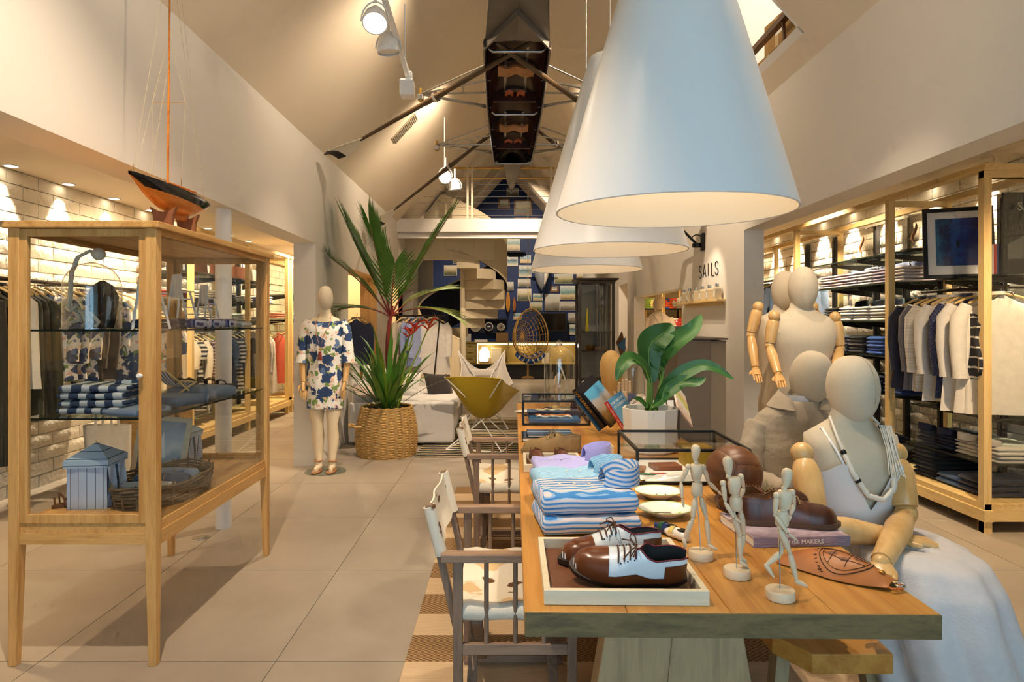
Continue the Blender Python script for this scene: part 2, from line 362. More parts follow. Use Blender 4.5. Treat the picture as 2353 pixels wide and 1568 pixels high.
struct(MB().prism(sr(4.145, 5.75, 0.055, 0.075), (0.03, 0, 0.03)).prism(sr(4.145, 4.17, 0.055, 0.62), (0.03, 0, 0.03)), 'trim_3', M['white'])
# aisles -------------------------------------------------------------
ZA = 2.70
struct(MB().box(-4.4, XLi, YN, 17, ZA, ZA+0.1), 'ceiling', M['ceil'])
struct(MB().box(XRi, 4.4, YN, 17, ZA, ZA+0.1), 'ceiling', M['ceil'])
struct(MB().box(XLi-0.02, XLi, YN, 17, ZB, ZA).box(XRi, XRi+0.02, YN, 17, ZB, ZA), 'trim_4', M['paint'])
M['yroom'] = plain('cream_wall', '#eedfb4', 0.85)
struct(MB().box(-4.3, -4.08, YN, 17, 0, ZA), 'wall_aisle_left', M['mortar'])
struct(MB().box(-4.1, XLi, 12.6, 12.7, 0, ZA), 'wall_aisle_end', M['yroom'])
struct(MB().box(3.98, 4.2, YN, 17, 0, ZA), 'wall_aisle_right', M['mortar'])
struct(MB().box(XRi, 4.1, 14.6, 14.7, 0, ZA), 'wall_aisle_far', M['yroom'])
# painted brick courses of the aisle walls ---------------------------
rnd = random.Random(3)
def brick_wall(parent, x, sgn, y0, y1, z1, near):
    ch = 0.118; meshes = []
    for k in range(6):
        bl = 0.36
        mbb = MB(); r2 = random.Random(k + 5)
        nx, nz = 4, 2; pts = [[None]*(nx+1) for _ in range(nz+1)]
        def fn(u, v, r2=r2):
            e = (0 < u < 1) and (0 < v < 1)
            return V(-sgn*(0.012 + r2.uniform(0, 0.007) if e else 0.007 + r2.uniform(0, 0.003)), (u-0.5)*(bl-0.008) + r2.uniform(-.004, .004), (v-0.5)*(ch-0.008) + r2.uniform(-.003, .003))
        mbb.grid(fn, 4, 3); g = list(mbb.v)
        rim = [i for i in range(5)] + [4+5*j for j in range(1, 4)] + [15+i for i in range(3, -1, -1)] + [5*j for j in range(2, 0, -1)]
        o = len(mbb.v); mbb.v += [(sgn*0.02, g[i][1], g[i][2]) for i in rim]
        mbb.f += [(rim[i], rim[(i+1) % len(rim)], o+(i+1) % len(rim), o+i) for i in range(len(rim))]
        meshes.append(mbb.mesh('brick', M['brickw'], 50))
    spots = []
    row = 0; z = z1 - ch/2
    while z > 0:
        y = y0 + (0.18 if row % 2 else 0)
        while y < y1: spots.append((y, z)); y += 0.36
        z -= ch; row += 1
    spots.sort(key=lambda p: (p[0]-near)**2*0.15 + max(0, 1.0-p[1])*1.5)
    for i, (y, z) in enumerate(spots[:300]):
        o = bpy.data.objects.new('brick', meshes[rnd.randrange(6)]); COL.objects.link(o); o.parent = parent; o.location = (x, y, z)
    mbb = MB()
    for y, z in spots[300:]: mbb.box(x-0.012, x+0.012, y-0.173, y+0.173, z-0.052, z+0.052)
    if mbb.v: mbb.build('brickwork', M['brickw'], parent, kind='stuff')
brick_wall(bpy.data.objects['wall_aisle_left'], -4.075, -1, 1.8, 12.5, ZA, 5.6)
brick_wall(bpy.data.objects['wall_aisle_right'], 3.975, 1, 1.8, 12.5, ZA, 5.4)
# far end: navy gable wall, bridge, shop-window wall behind the camera
gz = [V(-4.2, YB, 0), V(4.2, YB, 0), V(4.2, YB, 2.7), V(XR, YB, 2.7), V(XR, YB, ZE), V(XC, YB, ZR), V(XL, YB, ZE), V(XL, YB, 2.7), V(-4.2, YB, 2.7)]
struct(MB().prism(gz, (0, 0.15, 0)), 'wall_back', M['navy'])
mb = MB()
for sgn, x in ((1, XL), (-1, XR)):
    for yy in (12.4, 14.6):
        mb.prism([V(x, yy, ZE), V(XC, yy, ZR), V(XC, yy, ZR-0.22), V(x+sgn*0.2, yy, ZE)], (0, 0.35, 0))
struct(mb, 'trim_5', M['ceil'])
struct(MB().box(XL, XR, 11.2, 12.1, 3.03, 3.26).box(XL, XR, 11.3, 11.4, 2.93, 3.03), 'trim_6', M['paint'])
# the front wall with its shop window
struct(MB().box(-4.4, -1.4, YN-0.15, YN, 0, 2.8).box(2.4, 4.4, YN-0.15, YN, 0, 2.8).box(-4.4, 4.4, YN-0.15, YN, 2.95, 5.5).box(-1.4, 2.4, YN-0.15, YN, 0, 0.35).box(-4.4, 4.4, YN-0.15, YN, 2.8, 2.95), 'wall_front', M['paint'])
wf = struct(MB().box(-1.4, 2.4, YN-0.1, YN-0.04, 0.35, 0.41).box(-1.4, 2.4, YN-0.1, YN-0.04, 2.74, 2.8).box(0.47, 0.53, YN-0.1, YN-0.04, 0.41, 2.74), 'window_1', M['black'])
MB().box(-1.4, 2.4, YN-0.075, YN-0.069, 0.41, 2.74).build('pane', M['glass'], wf)
struct(MB().box(-4.5, -4.4, YN, 17, 0, 2.8).box(4.4, 4.5, YN, 17, 0, 2.8), 'wall_outer', M['paint'])
# downlights washing the aisle walls -------------------------------
M['lampon'] = glow('lamp_face', (1, 0.86, 0.62), 18)
ORD = ('nearest', 'second nearest', 'third nearest', 'fourth nearest', 'fifth nearest', 'sixth nearest', 'seventh nearest', 'eighth nearest')
def downlight(x, y, where):
    t_ = thing('downlight', where, 'light', (x, y, ZA), group='recessed downlights along the brick walls')
    mb = MB().lathe([(0.062, -0.001), (0.060, -0.007), (0.047, -0.007), (0.045, -0.001)], 20); mb.f = mb.f[:-2]; mb.build('ring', M['white'], t_, 40)
    MB().lathe([(0.045, -0.003), (0.02, -0.004)], 20).build('lens', M['lampon'], t_)
    spot('downlight_beam', (x, y, ZA-0.02), (x*1.02, y, 0.6), 190, WARM2, 62, 0.5, 0.02)
for i in range(8): downlight(-3.975, 5.15 + i*0.68, ORD[i] + ' downlight in the ceiling row beside the left brick wall')
for i in range(8): downlight(3.885, 4.55 + i*0.68, ORD[i] + ' downlight in the ceiling row beside the right brick wall')
# unseen fill spots added to brighten the aisles and their brick
for y in (3.0, 6.5, 10.0): spot('aisle_fill_light', (-2.9, y, 2.66), (-3.9, y, 0.9), 300, WARM, 125, 0.8, 0.04)
for y in (3.4, 6.5, 10.0, 13.0): spot('aisle_fill_light', (2.9, y, 2.66), (3.9, y, 0.9), 260, WARM, 125, 0.8, 0.04)
point('side_room_lamp', (-3.0, 11.6, 2.4), 60, WARM, 0.06)
# round post under the left wall head
struct(MB().lathe([(0.055, 0), (0.055, 2.23)], 20, (-1.975, 4.49, 0)), 'trim_7', M['white'], smooth=40)
# floor spot fitting
fs = thing('floor_socket', 'round steel floor box set flush in the tiles by the round post', 'floor box', (P(462, 1236, 1).x*4.27, 4.27, 0))
MB().lathe([(0.055, 0), (0.055, 0.004), (0.045, 0.004)], 20).build('rim', M['steel'], fs, 40); MB().lathe([(0.03, 0.004), (0.03, 0.007), (0.01, 0.008)], 16).build('cap', M['steel'], fs, 40)
# ================================================================== LARGE FURNITURE
# ---- long oak table
TZ = 0.76; TROT = -0.0145; TX, TY = 0.0456, 1.49          # front-left corner, top height
tab = thing('display_table', 'long thick oak display table running away from the viewer', 'table', (TX, TY, 0), TROT)
for k in range(4):
    MB().box(k*0.241, k*0.241+0.2405, 0.004, 3.87, TZ-0.058, TZ).build('plank', M['tabley'], tab, bevel=0.003)
MB().box(0.001, 0.963, 0.0, 0.004, TZ-0.057, TZ-0.001).build('end_grain', M['endgrain'], tab)
for yy in (0.26, 3.3):
    MB().prism([V(0.245, yy, TZ-0.058), V(0.42, yy, TZ-0.058), V(0.35, yy, 0.0135), V(0.13, yy, 0.0135)], (0, 0.09, 0)).build('leg', M['legwood'], tab, bevel=0.004)
    MB().prism([V(0.42, yy, TZ-0.058), V(0.58, yy, TZ-0.058), V(0.70, yy, 0.0135), V(0.35, yy, 0.0135)], (0, 0.088, 0)).build('leg', M['legwood'], tab, bevel=0.004)
MB().box(0.38, 0.46, 0.35, 3.3, 0.16, 0.26).build('stretcher', M['legwood'], tab)
def T(px, py, dz=0.0):            # point on (or dz above) the table top under a pixel of the photograph
    Y = F * (EYE - TZ - dz) / (py - CY); return V((px - CX) / F * Y, Y, TZ + dz)

# ---- jute rug under the table and striped rug of the lounge
def m_rug():
    m, nt, b = newmat('jute_rug'); tc = N(nt, 'ShaderNodeTexCoord'); sp = N(nt, 'ShaderNodeSeparateXYZ'); nt.links.new(tc.outputs['Object'], sp.inputs[0])
    fr = N(nt, 'ShaderNodeMath', operation='FRACT'); dv = N(nt, 'ShaderNodeMath', operation='DIVIDE'); dv.inputs[1].default_value = 0.44
    nt.links.new(sp.outputs['Y'], dv.inputs[0]); nt.links.new(dv.outputs[0], fr.inputs[0])
    band = ramp(nt, [(0, (0,0,0,1)), (0.46, (1,1,1,1)), (0.98, (0,0,0,1))], fr.outputs[0], 'CONSTANT')
    ck = N(nt, 'ShaderNodeTexChecker'); ck.inputs['Scale'].default_value = 1.0; nt.links.new(coords(nt, (70, 95, 1)), ck.inputs['Vector'])
    ck.inputs[1].default_value = H('#6f5133'); ck.inputs[2].default_value = H('#b08d5f')
    nz = noise(nt, coords(nt, (6, 90, 1)), 2, 3); pl = ramp(nt, [(0.3, H('#c8a982')), (0.7, H('#dcc09a'))], nz)
    mx = N(nt, 'ShaderNodeMixRGB'); nt.links.new(band, mx.inputs[0]); nt.links.new(pl, mx.inputs[1]); nt.links.new(ck.outputs[0], mx.inputs[2])
    nt.links.new(mx.outputs[0], b.inputs['Base Color']); b.inputs['Roughness'].default_value = 0.95
    bump(nt, b, ck.outputs['Fac'], 0.4, 0.004); return m
MB().box(-1.0, 1.0, -1.95, 1.75, 0, 0.012).build('jute_rug', m_rug(), bevel=0.003, label='flat woven jute rug with brown and natural bands under the table', cat='rug').location = (0.58, 3.8, 0.0005)
M['zebra'] = stripes('striped_rug', [(0.55, '#201d18'), (0.45, '#cdb992')], 'y', 0.115, 0.95, 0.02)
MB().grid(lambda u, v: V(-1.25+2.5*u, -1.4+2.8*v, 0.010+0.002*math.sin(u*31+v*17)), 30, 30).thick(-0.008).build('striped_rug', M['zebra'], label='black and cream striped flat rug under the lounge chairs', cat='rug').location = (0.3, 8.2, 0)

# ---- pendant lamps
M['shade'] = plain('white_lamp_shade', '#f3f1ee', 0.32); M['lining'] = plain('cream_shade_lining', '#fff1d8', 0.8)
M['bulb'] = glow('bulb', (1, 0.84, 0.6), 40)
def pendant(loc, label, tilt):
    t_ = thing('pendant_lamp', label, 'lamp', loc, group='white cone pendant lamps over the table'); t_.rotation_euler = (tilt, 0, 0)
    mb = MB(); mb.lathe([(0.396, 0.002), (0.398, 0.0), (0.402, 0.003), (0.252, 0.52), (0.112, 1.0), (0.105, 1.01), (0.02, 1.015)], 96); mb.f.pop(-2)
    mb.build('shade', M['shade'], t_, 40)
    mb = MB(); mb.lathe([(0.395, 0.002), (0.246, 0.515), (0.108, 0.99), (0.01, 0.992)], 96); mb.f.pop(-2)
    mb.build('shade_lining', M['lining'], t_, 40)
    MB().lathe([(0.02, 1.012), (0.03, 1.03), (0.03, 1.07), (0.008, 1.09)], 16).build('cap', M['white'], t_, 40)
    MB().tube([(0, 0, 1.08), (0, 0, 3.2)], 0.0022, 6).build('cord', M['white'], t_, 40)
    MB().ball((0, 0, 0.62), 0.045).build('bulb', M['bulb'], t_, 60)
    point('pendant_bulb_light', Vector(loc) + V(0, 0, 0.62), 80, (1, 0.90, 0.74), 0.05)
pendant((0.578, 2.2, 1.812), 'large white cone pendant lamp nearest the viewer', 0.02)
pendant((0.551, 3.36, 1.812), 'white cone pendant lamp in the middle of the row', 0.01)
pendant((0.588, 4.62, 1.816), 'white cone pendant lamp farthest along the table', 0.0)

# ---- oak vitrine on the left
VX, VY = -1.7635, 2.667; hw = 0.3085; vd = 1.293; vt = 1.83
vit = thing('display_cabinet', 'tall oak and glass display cabinet on tapered legs at left', 'cabinet', (VX, VY, 0))
pw = 0.045
for sx in (-1, 1):
    for y0 in (0, vd-pw):
        x0 = -hw if sx < 0 else hw-pw; xo = x0 if sx < 0 else x0+pw; R = []
        for z, s in ((0.0, 0.032), (0.50, pw), (vt, pw)):
            xa, xb = (x0, x0+s) if sx < 0 else (x0+pw-s, x0+pw); ya, yb = (y0, y0+s) if y0 == 0 else (y0+pw-s, y0+pw)
            R.append([V(xa,ya,z), V(xb,ya,z), V(xb,yb,z), V(xa,yb,z)])
        MB().rings(R).build('leg', M['oak'], vit, bevel=0.002)
MB().box(-hw-0.02, hw+0.02, -0.02, vd+0.02, vt, vt+0.028).build('top', M['oaky'], vit, bevel=0.003)
MB().box(-hw+0.012, hw-0.012, 0.012, vd-0.012, 0.553, 0.595).build('base_board', M['oaky'], vit, bevel=0.002)
MB().box(-hw+pw, hw-pw, 0.006, 0.026, 0.508, 0.553).build('apron', M['oakx'], vit); MB().box(-hw+pw, hw-pw, vd-0.026, vd-0.006, 0.508, 0.553).build('apron', M['oakx'], vit)
for x0 in (-hw+0.006, hw-0.026): MB().box(x0, x0+0.02, pw, vd-pw, 0.495, 0.553).build('apron', M['oaky'], vit)
for x0 in (-hw+0.008, hw-0.033): MB().box(x0, x0+0.025, pw, vd-pw, vt-0.025, vt).build('top_rail', M['oaky'], vit)
for y0, nm in ((0.006, 'door'), (vd-0.028, 'door')):
    dr = MB().box(-hw+pw, -hw+pw+0.03, y0, y0+0.022, 0.596, vt-0.002).box(hw-pw-0.03, hw-pw, y0, y0+0.022, 0.596, vt-0.002).box(-hw+pw+0.03, hw-pw-0.03, y0, y0+0.022, 0.596, 0.632).box(-hw+pw+0.03, hw-pw-0.03, y0, y0+0.022, vt-0.034, vt-0.002).build('door', M['oak'], vit, bevel=0.0015)
    MB().box(-hw+pw+0.03, hw-pw-0.03, y0+0.009, y0+0.013, 0.632, vt-0.034).build('pane', M['glass'], dr)
    if y0 < 0.1:
        k = MB().hloft([(0,0,0,0.004,0.004),(0,0,0.010,0.006,0.006),(0,0,0.02,0.015,0.010),(0,0,0.03,0.008,0.006)], 14); k.xform(RX(math.pi/2)); k.xform(Matrix.Translation((hw-pw-0.016, y0, 1.215)))
        k.build('knob', M['wplastic'], dr, 50)
for x0 in (-hw+0.018, hw-0.022): MB().box(x0, x0+0.004, pw, vd-pw, 0.595, vt-0.025).build('pane', M['glass'], vit)
for z in (1.406, 1.032):
    g = MB().box(-hw+0.03, hw-0.03, 0.035, vd-0.035, z-0.008, z).build('glass_shelf', M['glassg'], vit)
    MB().box(-hw+0.03, hw-0.03, 0.033, 0.035, z-0.008, z).box(hw-0.03, hw-0.028, 0.035, vd-0.035, z-0.008, z).build('edge', M['gedge'], g)

# ---- director's chairs with cowhide
M['hide'] = blotch('cowhide', '#ece1cc', [(0.30, '#d9b98a', 0.8), (0.15, '#6a4628', 1.1)], 6, 0.9)
bumpn = M['hide'].node_tree; bump(bumpn, bumpn.nodes['Principled BSDF'], noise(bumpn, coords(bumpn, (1, 1, 0.2)), 300, 2), 0.5, 0.004)
def director_chair(loc, label):
    c = thing('director_chair', label, 'chair', loc, group='cowhide director chairs at the table')
    for s in (-1, 1):
        y = s*0.275
        MB().box(-0.245, 0.27, y-0.024, y+0.024, 0.632, 0.66).build('armrest', M['chairwood'], c, bevel=0.004)
        for x in (-0.19, 0.188): MB().box(x-0.016, x+0.016, y-0.013, y+0.013, 0.0, 0.632).build('leg', M['chairwoodz'], c, bevel=0.003)
        MB().box(-0.175, 0.172, y-0.010, y+0.010, 0.325, 0.36).build('side_rail', M['chairwood'], c, bevel=0.002)
        MB().box(-0.20, 0.20, y-0.018, y+0.018, 0.012, 0.04).build('foot_rail', M['chairwood'], c, bevel=0.002)
        for x in (-0.096, 0.0, 0.095): MB().tube([(x, y, 0.36), (x, y, 0.632)], 0.008, 8).build('spindle', M['chairwoodz'], c, 60)
        yy = y - s*0.03
        MB().bar((-0.19, yy, 0.37), (-0.291, yy, 0.812), 0.024, 0.030, (0,1,0)).build('back_post', M['chairwoodz'], c, bevel=0.003)
        MB().tube([(-0.185, y, 0.43), (-0.185+0.0, y-s*0.05, 0.43)], 0.014, 10).build('pivot', M['chairwood'], c, 60)
    for x in (-0.14, 0.15):
        for s in (-1, 1): MB().bar((x + s*0.012, -s*0.24, 0.42), (x + s*0.012, s*0.24, 0.05), 0.022, 0.035, (1,0,0)).build('cross_leg', M['chairwoodz'], c, bevel=0.002)
    def back(u, v):      # hide sling round both posts
        y = -0.262 + 0.524*u; z = 0.645 + 0.16*v; x = -0.226 - (z-0.64)*0.24 - 0.02 + 0.028*math.sin(math.pi*u)*(0.4+0.6*math.sin(v*3)) * -1
        return V(x - 0.004*math.sin(u*15), y, z - 0.012*math.sin(math.pi*u)*v)
    MB().grid(back, 16, 6).thick(0.006).build('back_sling', M['hide'], c, 60)
    for s in (-1, 1): MB().tube([(-0.248, s*0.247, 0.645), (-0.289, s*0.247, 0.806)], [(0.021, 0.026)]*2, 12).build('sling_sleeve', M['hide'], c, 60)
    MB().grid(lambda u, v: V(-0.2+0.42*u, -0.25+0.5*v, 0.468-0.03*math.sin(math.pi*v)-0.006*math.sin(u*9)), 14, 10).thick(0.01).build('seat', M['hide'], c, 60)
    for s in (-1, 1): MB().tube([(-0.205+0.43*k/8, s*0.252, 0.458+0.003*math.sin(k*2)) for k in range(9)], [0.03+0.003*math.sin(k*1.7) for k in range(9)], 12).build('seat_roll', M['hide'], c, 60)
    return c
dc = director_chair((0.035, 2.396, 0.0125), 'weathered wooden director chair with cowhide seat nearest the viewer')
dup(dc, (0.02, 3.99, 0.0125), 0.02, 'weathered wooden director chair with cowhide seat farther along the table')

# ---- bench under the seated mannequin
bn = thing('bench', 'low oak bench on slanted legs at the right of the table', 'bench', (1.13, 2.75, 0))
MB().prism([V(-0.29, -0.74, 0.395), V(-0.22, -0.86, 0.395), V(0.02, -0.86, 0.395), V(0.12, 0.95, 0.395), V(-0.29, 0.95, 0.395)], (0, 0, 0.06)).build('seat', M['tabley'], bn, bevel=0.004)
for y in (-0.6, 0.75):
    for s in (-1, 1): MB().bar((s*0.13-0.07, y, 0.395), (s*0.19-0.07, y-0.06*(1 if y < 0 else -1), 0.0145), 0.045, 0.06).build('leg', M['legwood'], bn, bevel=0.003)
# ================================================================== BOATS
M['varnish'] = wood('varnished_mahogany', '#a2541a', '#c87a2e', 'y', 0.22, 10); M['hullblack'] = plain('gloss_black_hull', '#0b0d10', 0.12)
M['cradle'] = wood('cradle_wood', '#6b3f26', '#8d5a3a', 'z', 0.5)
yt = thing('model_yacht', 'model sailing yacht with black and varnished hull on the cabinet', 'model boat', (-1.613, 3.105, VY*0 + 1.858))
hz = 0.215; L = 0.355
def ysec(s):                           # s from bow 0 to stern 1: half beam, deck height, keel depth
    b = 0.066 * (math.sin(math.pi * min(1, s*0.92+0.015))**0.75); dz = hz + 0.016*(1-s)**2 + 0.004*s; d = 0.012 + 0.105*math.sin(math.pi*min(1, s*0.93+0.02))**1.15
    return b, dz, d
def hull(band):
    R = []
    for i in range(25):
        s = i/24; b, dz, d = ysec(s); y = -L + 2*L*s; prof = []
        ft = 2/math.pi*math.asin(min(0.97, (min(0.046, 0.93*d)/d)**(1/1.1))); a0, a1 = (0.0, ft) if band == 0 else (ft, 1.0)
        n = 6
        for k in range(n+1):
            f = a0 + (a1-a0)*k/n; prof.append(V(b*math.cos(f*math.pi/2)**0.75, y + (-0.05 if s < 0.5 else 0.0)*0, dz - d*math.sin(f*math.pi/2)**1.1))
        R.append(prof)
    mb = MB()
    for sg in (1, -1):
        vs = [V(p.x*sg, p.y, p.z) for r in R for p in r]; n = 7
        mb.add(vs, [(i*n+j, i*n+j+1, (i+1)*n+j+1, (i+1)*n+j) for i in range(24) for j in range(6)])
    return mb
hull(0).build('topsides', M['hullblack'], yt, 60); hull(1).build('bottom', M['varnish'], yt, 60)
mb = MB(); vs = []
for i in range(25): b, dz, d = ysec(i/24); vs += [V(-b, -L+2*L*i/24, dz), V(b, -L+2*L*i/24, dz)]
mb.add(vs, [(2*i, 2*i+1, 2*i+3, 2*i+2) for i in range(24)]).build('deck', M['varnish'], yt)
MB().prism([V(-0.006, -0.06, hz-0.09), V(-0.006, 0.16, hz-0.09), V(-0.006, 0.13, 0.085), V(-0.006, 0.0, 0.085)], (0.012, 0, 0)).build('keel', M['varnish'], yt)
for y in (-0.09, 0.13):
    cr = [V(-0.055, y, 0.0), V(0.055, y, 0), V(0.042, y, 0.045), V(0.046, y, 0.085), V(0.062, y, 0.125), V(0.03, y, 0.106), V(0.0, y, 0.10), V(-0.03, y, 0.106), V(-0.062, y, 0.125), V(-0.046, y, 0.085), V(-0.042, y, 0.045)]
    MB().prism(cr, (0, 0.022, 0)).build('cradle', M['cradle'], yt)
mh = 1.16
MB().tube([(0, -0.045, hz), (0, -0.02, hz+mh)], [0.0055, 0.004], 10).build('mast', M['varnish'], yt, 50)
MB().tube([(0, -0.035, hz+0.035), (0, 0.235, hz+0.042)], 0.005, 8).build('boom', M['varnish'], yt, 50)
MB().tube([(-0.08, -0.035, hz+0.42), (0.08, -0.035, hz+0.42)], 0.0013, 6).build('spreader', M['brass'], yt)
def line(a, b): MB().tube([a, b], 0.00075, 5).build('rigging_line', M['rigging'], yt)
M['rigging'] = plain('rigging_thread', '#b5a17c', 0.8)
tp = (0, -0.02, hz+mh)
for a, b in (((0, -L+0.02, hz+0.012), tp), ((0, -L+0.04, hz+0.012), (0, -0.03, hz+0.75)), ((0, -0.2, hz+0.01), (0, -0.033, hz+0.62)), ((-0.062, -0.04, hz), (-0.08, -0.035, hz+0.42)), ((0.062, -0.04, hz), (0.08, -0.035, hz+0.42)),
             ((-0.08, -0.035, hz+0.42), (0, -0.03, hz+0.75)), ((0.08, -0.035, hz+0.42), (0, -0.03, hz+0.75)), ((0, L-0.03, hz), tp), ((0, L-0.02, hz), (0.01, 0.02, hz+mh)), ((0, 0.235, hz+0.045), (0, 0.235, hz))): line(a, b)
for x, y in ((-0.062, -0.04), (0.062, -0.04), (0, -L+0.03)): MB().tube([(x, y, hz), (x*1.02, y, hz+0.05)], 0.0016, 6).build('turnbuckle', M['brass'], yt)
for y in (-0.25, 0.22): MB().ball((0.02, y, hz+0.006), 0.006, 8, 6).build('cleat', M['brass'], yt)

# ---- double scull hung upside down under the ridge
def m_scull():
    return plain('dark_scull_shell', '#2a221d', 0.22), plain('scull_deck_cloth', '#6a6258', 0.25, 0, 5, 0.05, 0.35), wood('scull_inside', '#24100a', '#3d1c10', 'y', 0.3)
M['shell'], M['sdeck'], M['sin'] = m_scull()
M['leather'] = plain('orange_leather', '#b45a2c', 0.5, 0, 60, 0.2); M['seatwood'] = wood('seat_wood', '#8a5a34', '#b07a4a', 'x', 0.4)
scx = 0.095
def sz(Y): return 3.573 - 0.052*(Y-4.95)
def shw(Y):                              # half width along the boat
    pts = [(2.0, 0.03), (3.0, 0.13), (4.3, 0.204), (4.95, 0.252), (6.2, 0.262), (7.9, 0.225), (8.0, 0.12), (8.7, 0.075), (9.43, 0.004)]
    for (a, b), (c, d) in zip(pts, pts[1:]):
        if a <= Y <= c: return b + (d-b)*(Y-a)/(c-a)
    return 0.01
sb = thing('rowing_scull', 'dark double rowing scull hung upside down below the ridge', 'rowing boat', (scx, 6.0, 3.5))
def SL(x, Y, dz): return V(x, Y-6.0, sz(Y)-3.5+dz)
ys = [2.0 + 7.43*i/40 for i in range(41)] + [7.95, 8.0]; ys.sort()
R = []
for Y in ys:
    h = shw(Y); d = 0.05 + 0.75*h
    R.append([SL(h*math.cos(math.pi*k/12), Y, d*math.sin(math.pi*k/12)) for k in range(13)])
vs = [p for r in R for p in r]
MB().add(vs, [(i*13+j, i*13+j+1, (i+1)*13+j+1, (i+1)*13+j) for i in range(len(R)-1) for j in range(12)]).thick(0.01).build('shell', M['shell'], sb, 60)
def deck(ya, yb, name, mat, cut=0):
    n = 10; q = [ya+(yb-ya)*i/n for i in range(n+1)]
    vs = []
    for Y in q: h = shw(Y)-0.006; vs += [SL(-h, Y, -0.002), SL(0, Y, 0.012), SL(h, Y, -0.002)]
    MB().add(vs, [(3*i+k, 3*i+k+1, 3*i+4+k, 3*i+3+k) for i in range(n) for k in (0, 1)]).build(name, mat, sb)
deck(2.0, 4.88, 'stern_deck', M['sdeck']); deck(8.0, 9.43, 'bow_deck', M['sdeck'])
MB().bar(SL(-0.255, 4.9, -0.03), SL(0, 4.42, -0.02), 0.012, 0.05).bar(SL(0.255, 4.9, -0.03), SL(0, 4.42, -0.02), 0.012, 0.05).build('splashboard', M['sdeck'], sb)
for s in (-1, 1):
    MB().tube([SL(s*shw(Y), Y, -0.012) for Y in [4.86+0.2*i for i in range(16)]], [(0.035, 0.014)]*16, 8).build('gunwale', M['shell'], sb, 60)
for Y in (4.95, 5.55, 6.15, 6.75, 7.3, 7.86):
    h = shw(Y); MB().prism([SL(h*math.cos(math.pi*k/8)*0.97, Y, (0.05+0.7*h)*math.sin(math.pi*k/8)) for k in range(9)] + [SL(h*0.85*math.cos(math.pi*k/8), Y, (0.02+0.6*h)*math.sin(math.pi*k/8)) for k in range(8, -1, -1)], (0, 0.03, 0)).build('rib', M['sin'], sb)
R = []
for Y in [4.9+0.3*i for i in range(11)]:
    h = shw(Y)*0.93; d = 0.03+0.68*h; R.append([SL(h*math.cos(math.pi*k/10), Y, d*math.sin(math.pi*k/10)) for k in range(11)])
MB().add([p for r in R for p in r], [(i*11+j, i*11+j+1, (i+1)*11+j+1, (i+1)*11+j) for i in range(10) for j in range(10)]).build('lining', M['sin'], sb, 60)
for Y in (4.98, 6.28, 7.88): MB().tube([SL(-0.22, Y, 0.0), SL(-0.19, Y, -0.025), SL(0.19, Y, -0.025), SL(0.22, Y, 0.0)], 0.011, 8).build('cross_tube', M['steel'], sb, 60)
for Y in (5.35, 6.72):
    MB().grid(lambda u, v: SL(-0.15+0.3*u, Y+0.2*v*(1-0.25*math.sin(math.pi*u)), 0.045-0.02*math.sin(math.pi*u*2)**2), 16, 4).thick(0.018).build('seat', M['seatwood'], sb, 60)
    for s in (-1, 1):
        MB().bar(SL(s*0.09, Y-0.25, 0.075), SL(s*0.09, Y+0.62, 0.075), 0.02, 0.012).build('slide_rail', M['steel'], sb)
        MB().grid(lambda u, v: SL(s*0.055+0.04*(u-0.5)*2, Y+0.52+0.16*v, 0.03+0.03*v+0.02*math.sin(math.pi*u)), 6, 6).thick(0.012).build('shoe_flap', M['leather'], sb, 60)
    MB().bar(SL(-0.2, Y+0.72, 0.06), SL(0.2, Y+0.72, 0.06), 0.03, 0.09).build('foot_stretcher', M['sin'], sb)
mb = MB()
for k in range(22): a = -0.12+0.24*k/21; mb.tube([SL(a, 7.98, -0.004), SL(a*1.06, 7.9-0.02*math.cos(a*12), -0.022)], 0.003, 5)
mb.build('lacing', plain('lacing_cord', '#d8c9ae', 0.9), sb)
for s in (-1, 1):                         # riggers
    for Y, ex in ((5.75, 0.86), (7.15, 0.86)):
        E = SL(s*ex, Y+0.05, -0.02)
        for dy, dzz in ((-0.45, 0.02), (-0.12, 0.03), (0.02, -0.02), (0.42, 0.0), (0.5, 0.05)):
            a = SL(s*shw(Y+dy), Y+dy, dzz); MB().tube([a, E], 0.009, 6).build('rigger_tube', M['steel'], sb, 60)
        for f in (0.35, 0.65): MB().tube([SL(s*(0.26+0.6*f), Y-0.12+0.17*f, 0.03*(1-f)-0.02*f), SL(s*(0.26+0.6*f), Y+0.02+0.03*f, -0.02)], 0.006, 6).build('rigger_stay', M['steel'], sb, 60)
        MB().tube([E + V(0, 0, 0.05), E + V(0, 0, -0.07)], 0.013, 8).build('gate_pin', M['brass'], sb, 60)
        MB().cbox(E + V(0, 0.01, -0.03), (0.05, 0.07, 0.05)).build('oarlock', M['steel'], sb, bevel=0.006)
for Y in (4.6, 8.6):
    MB().tube([SL(0, Y, 0.15), V(0, Y-6.0, 5.33-3.5)], 0.003, 5).build('hanger_cable', M['steel'], sb)
M['shaft'] = plain('carbon_oar_shaft', '#4f3a22', 0.35, 0, 30, 0.05, 0.2); M['blade'] = plain('white_oar_blade', '#ece3d2', 0.4); M['oarblack'] = plain('black_blade_tip', '#1a1815', 0.5)
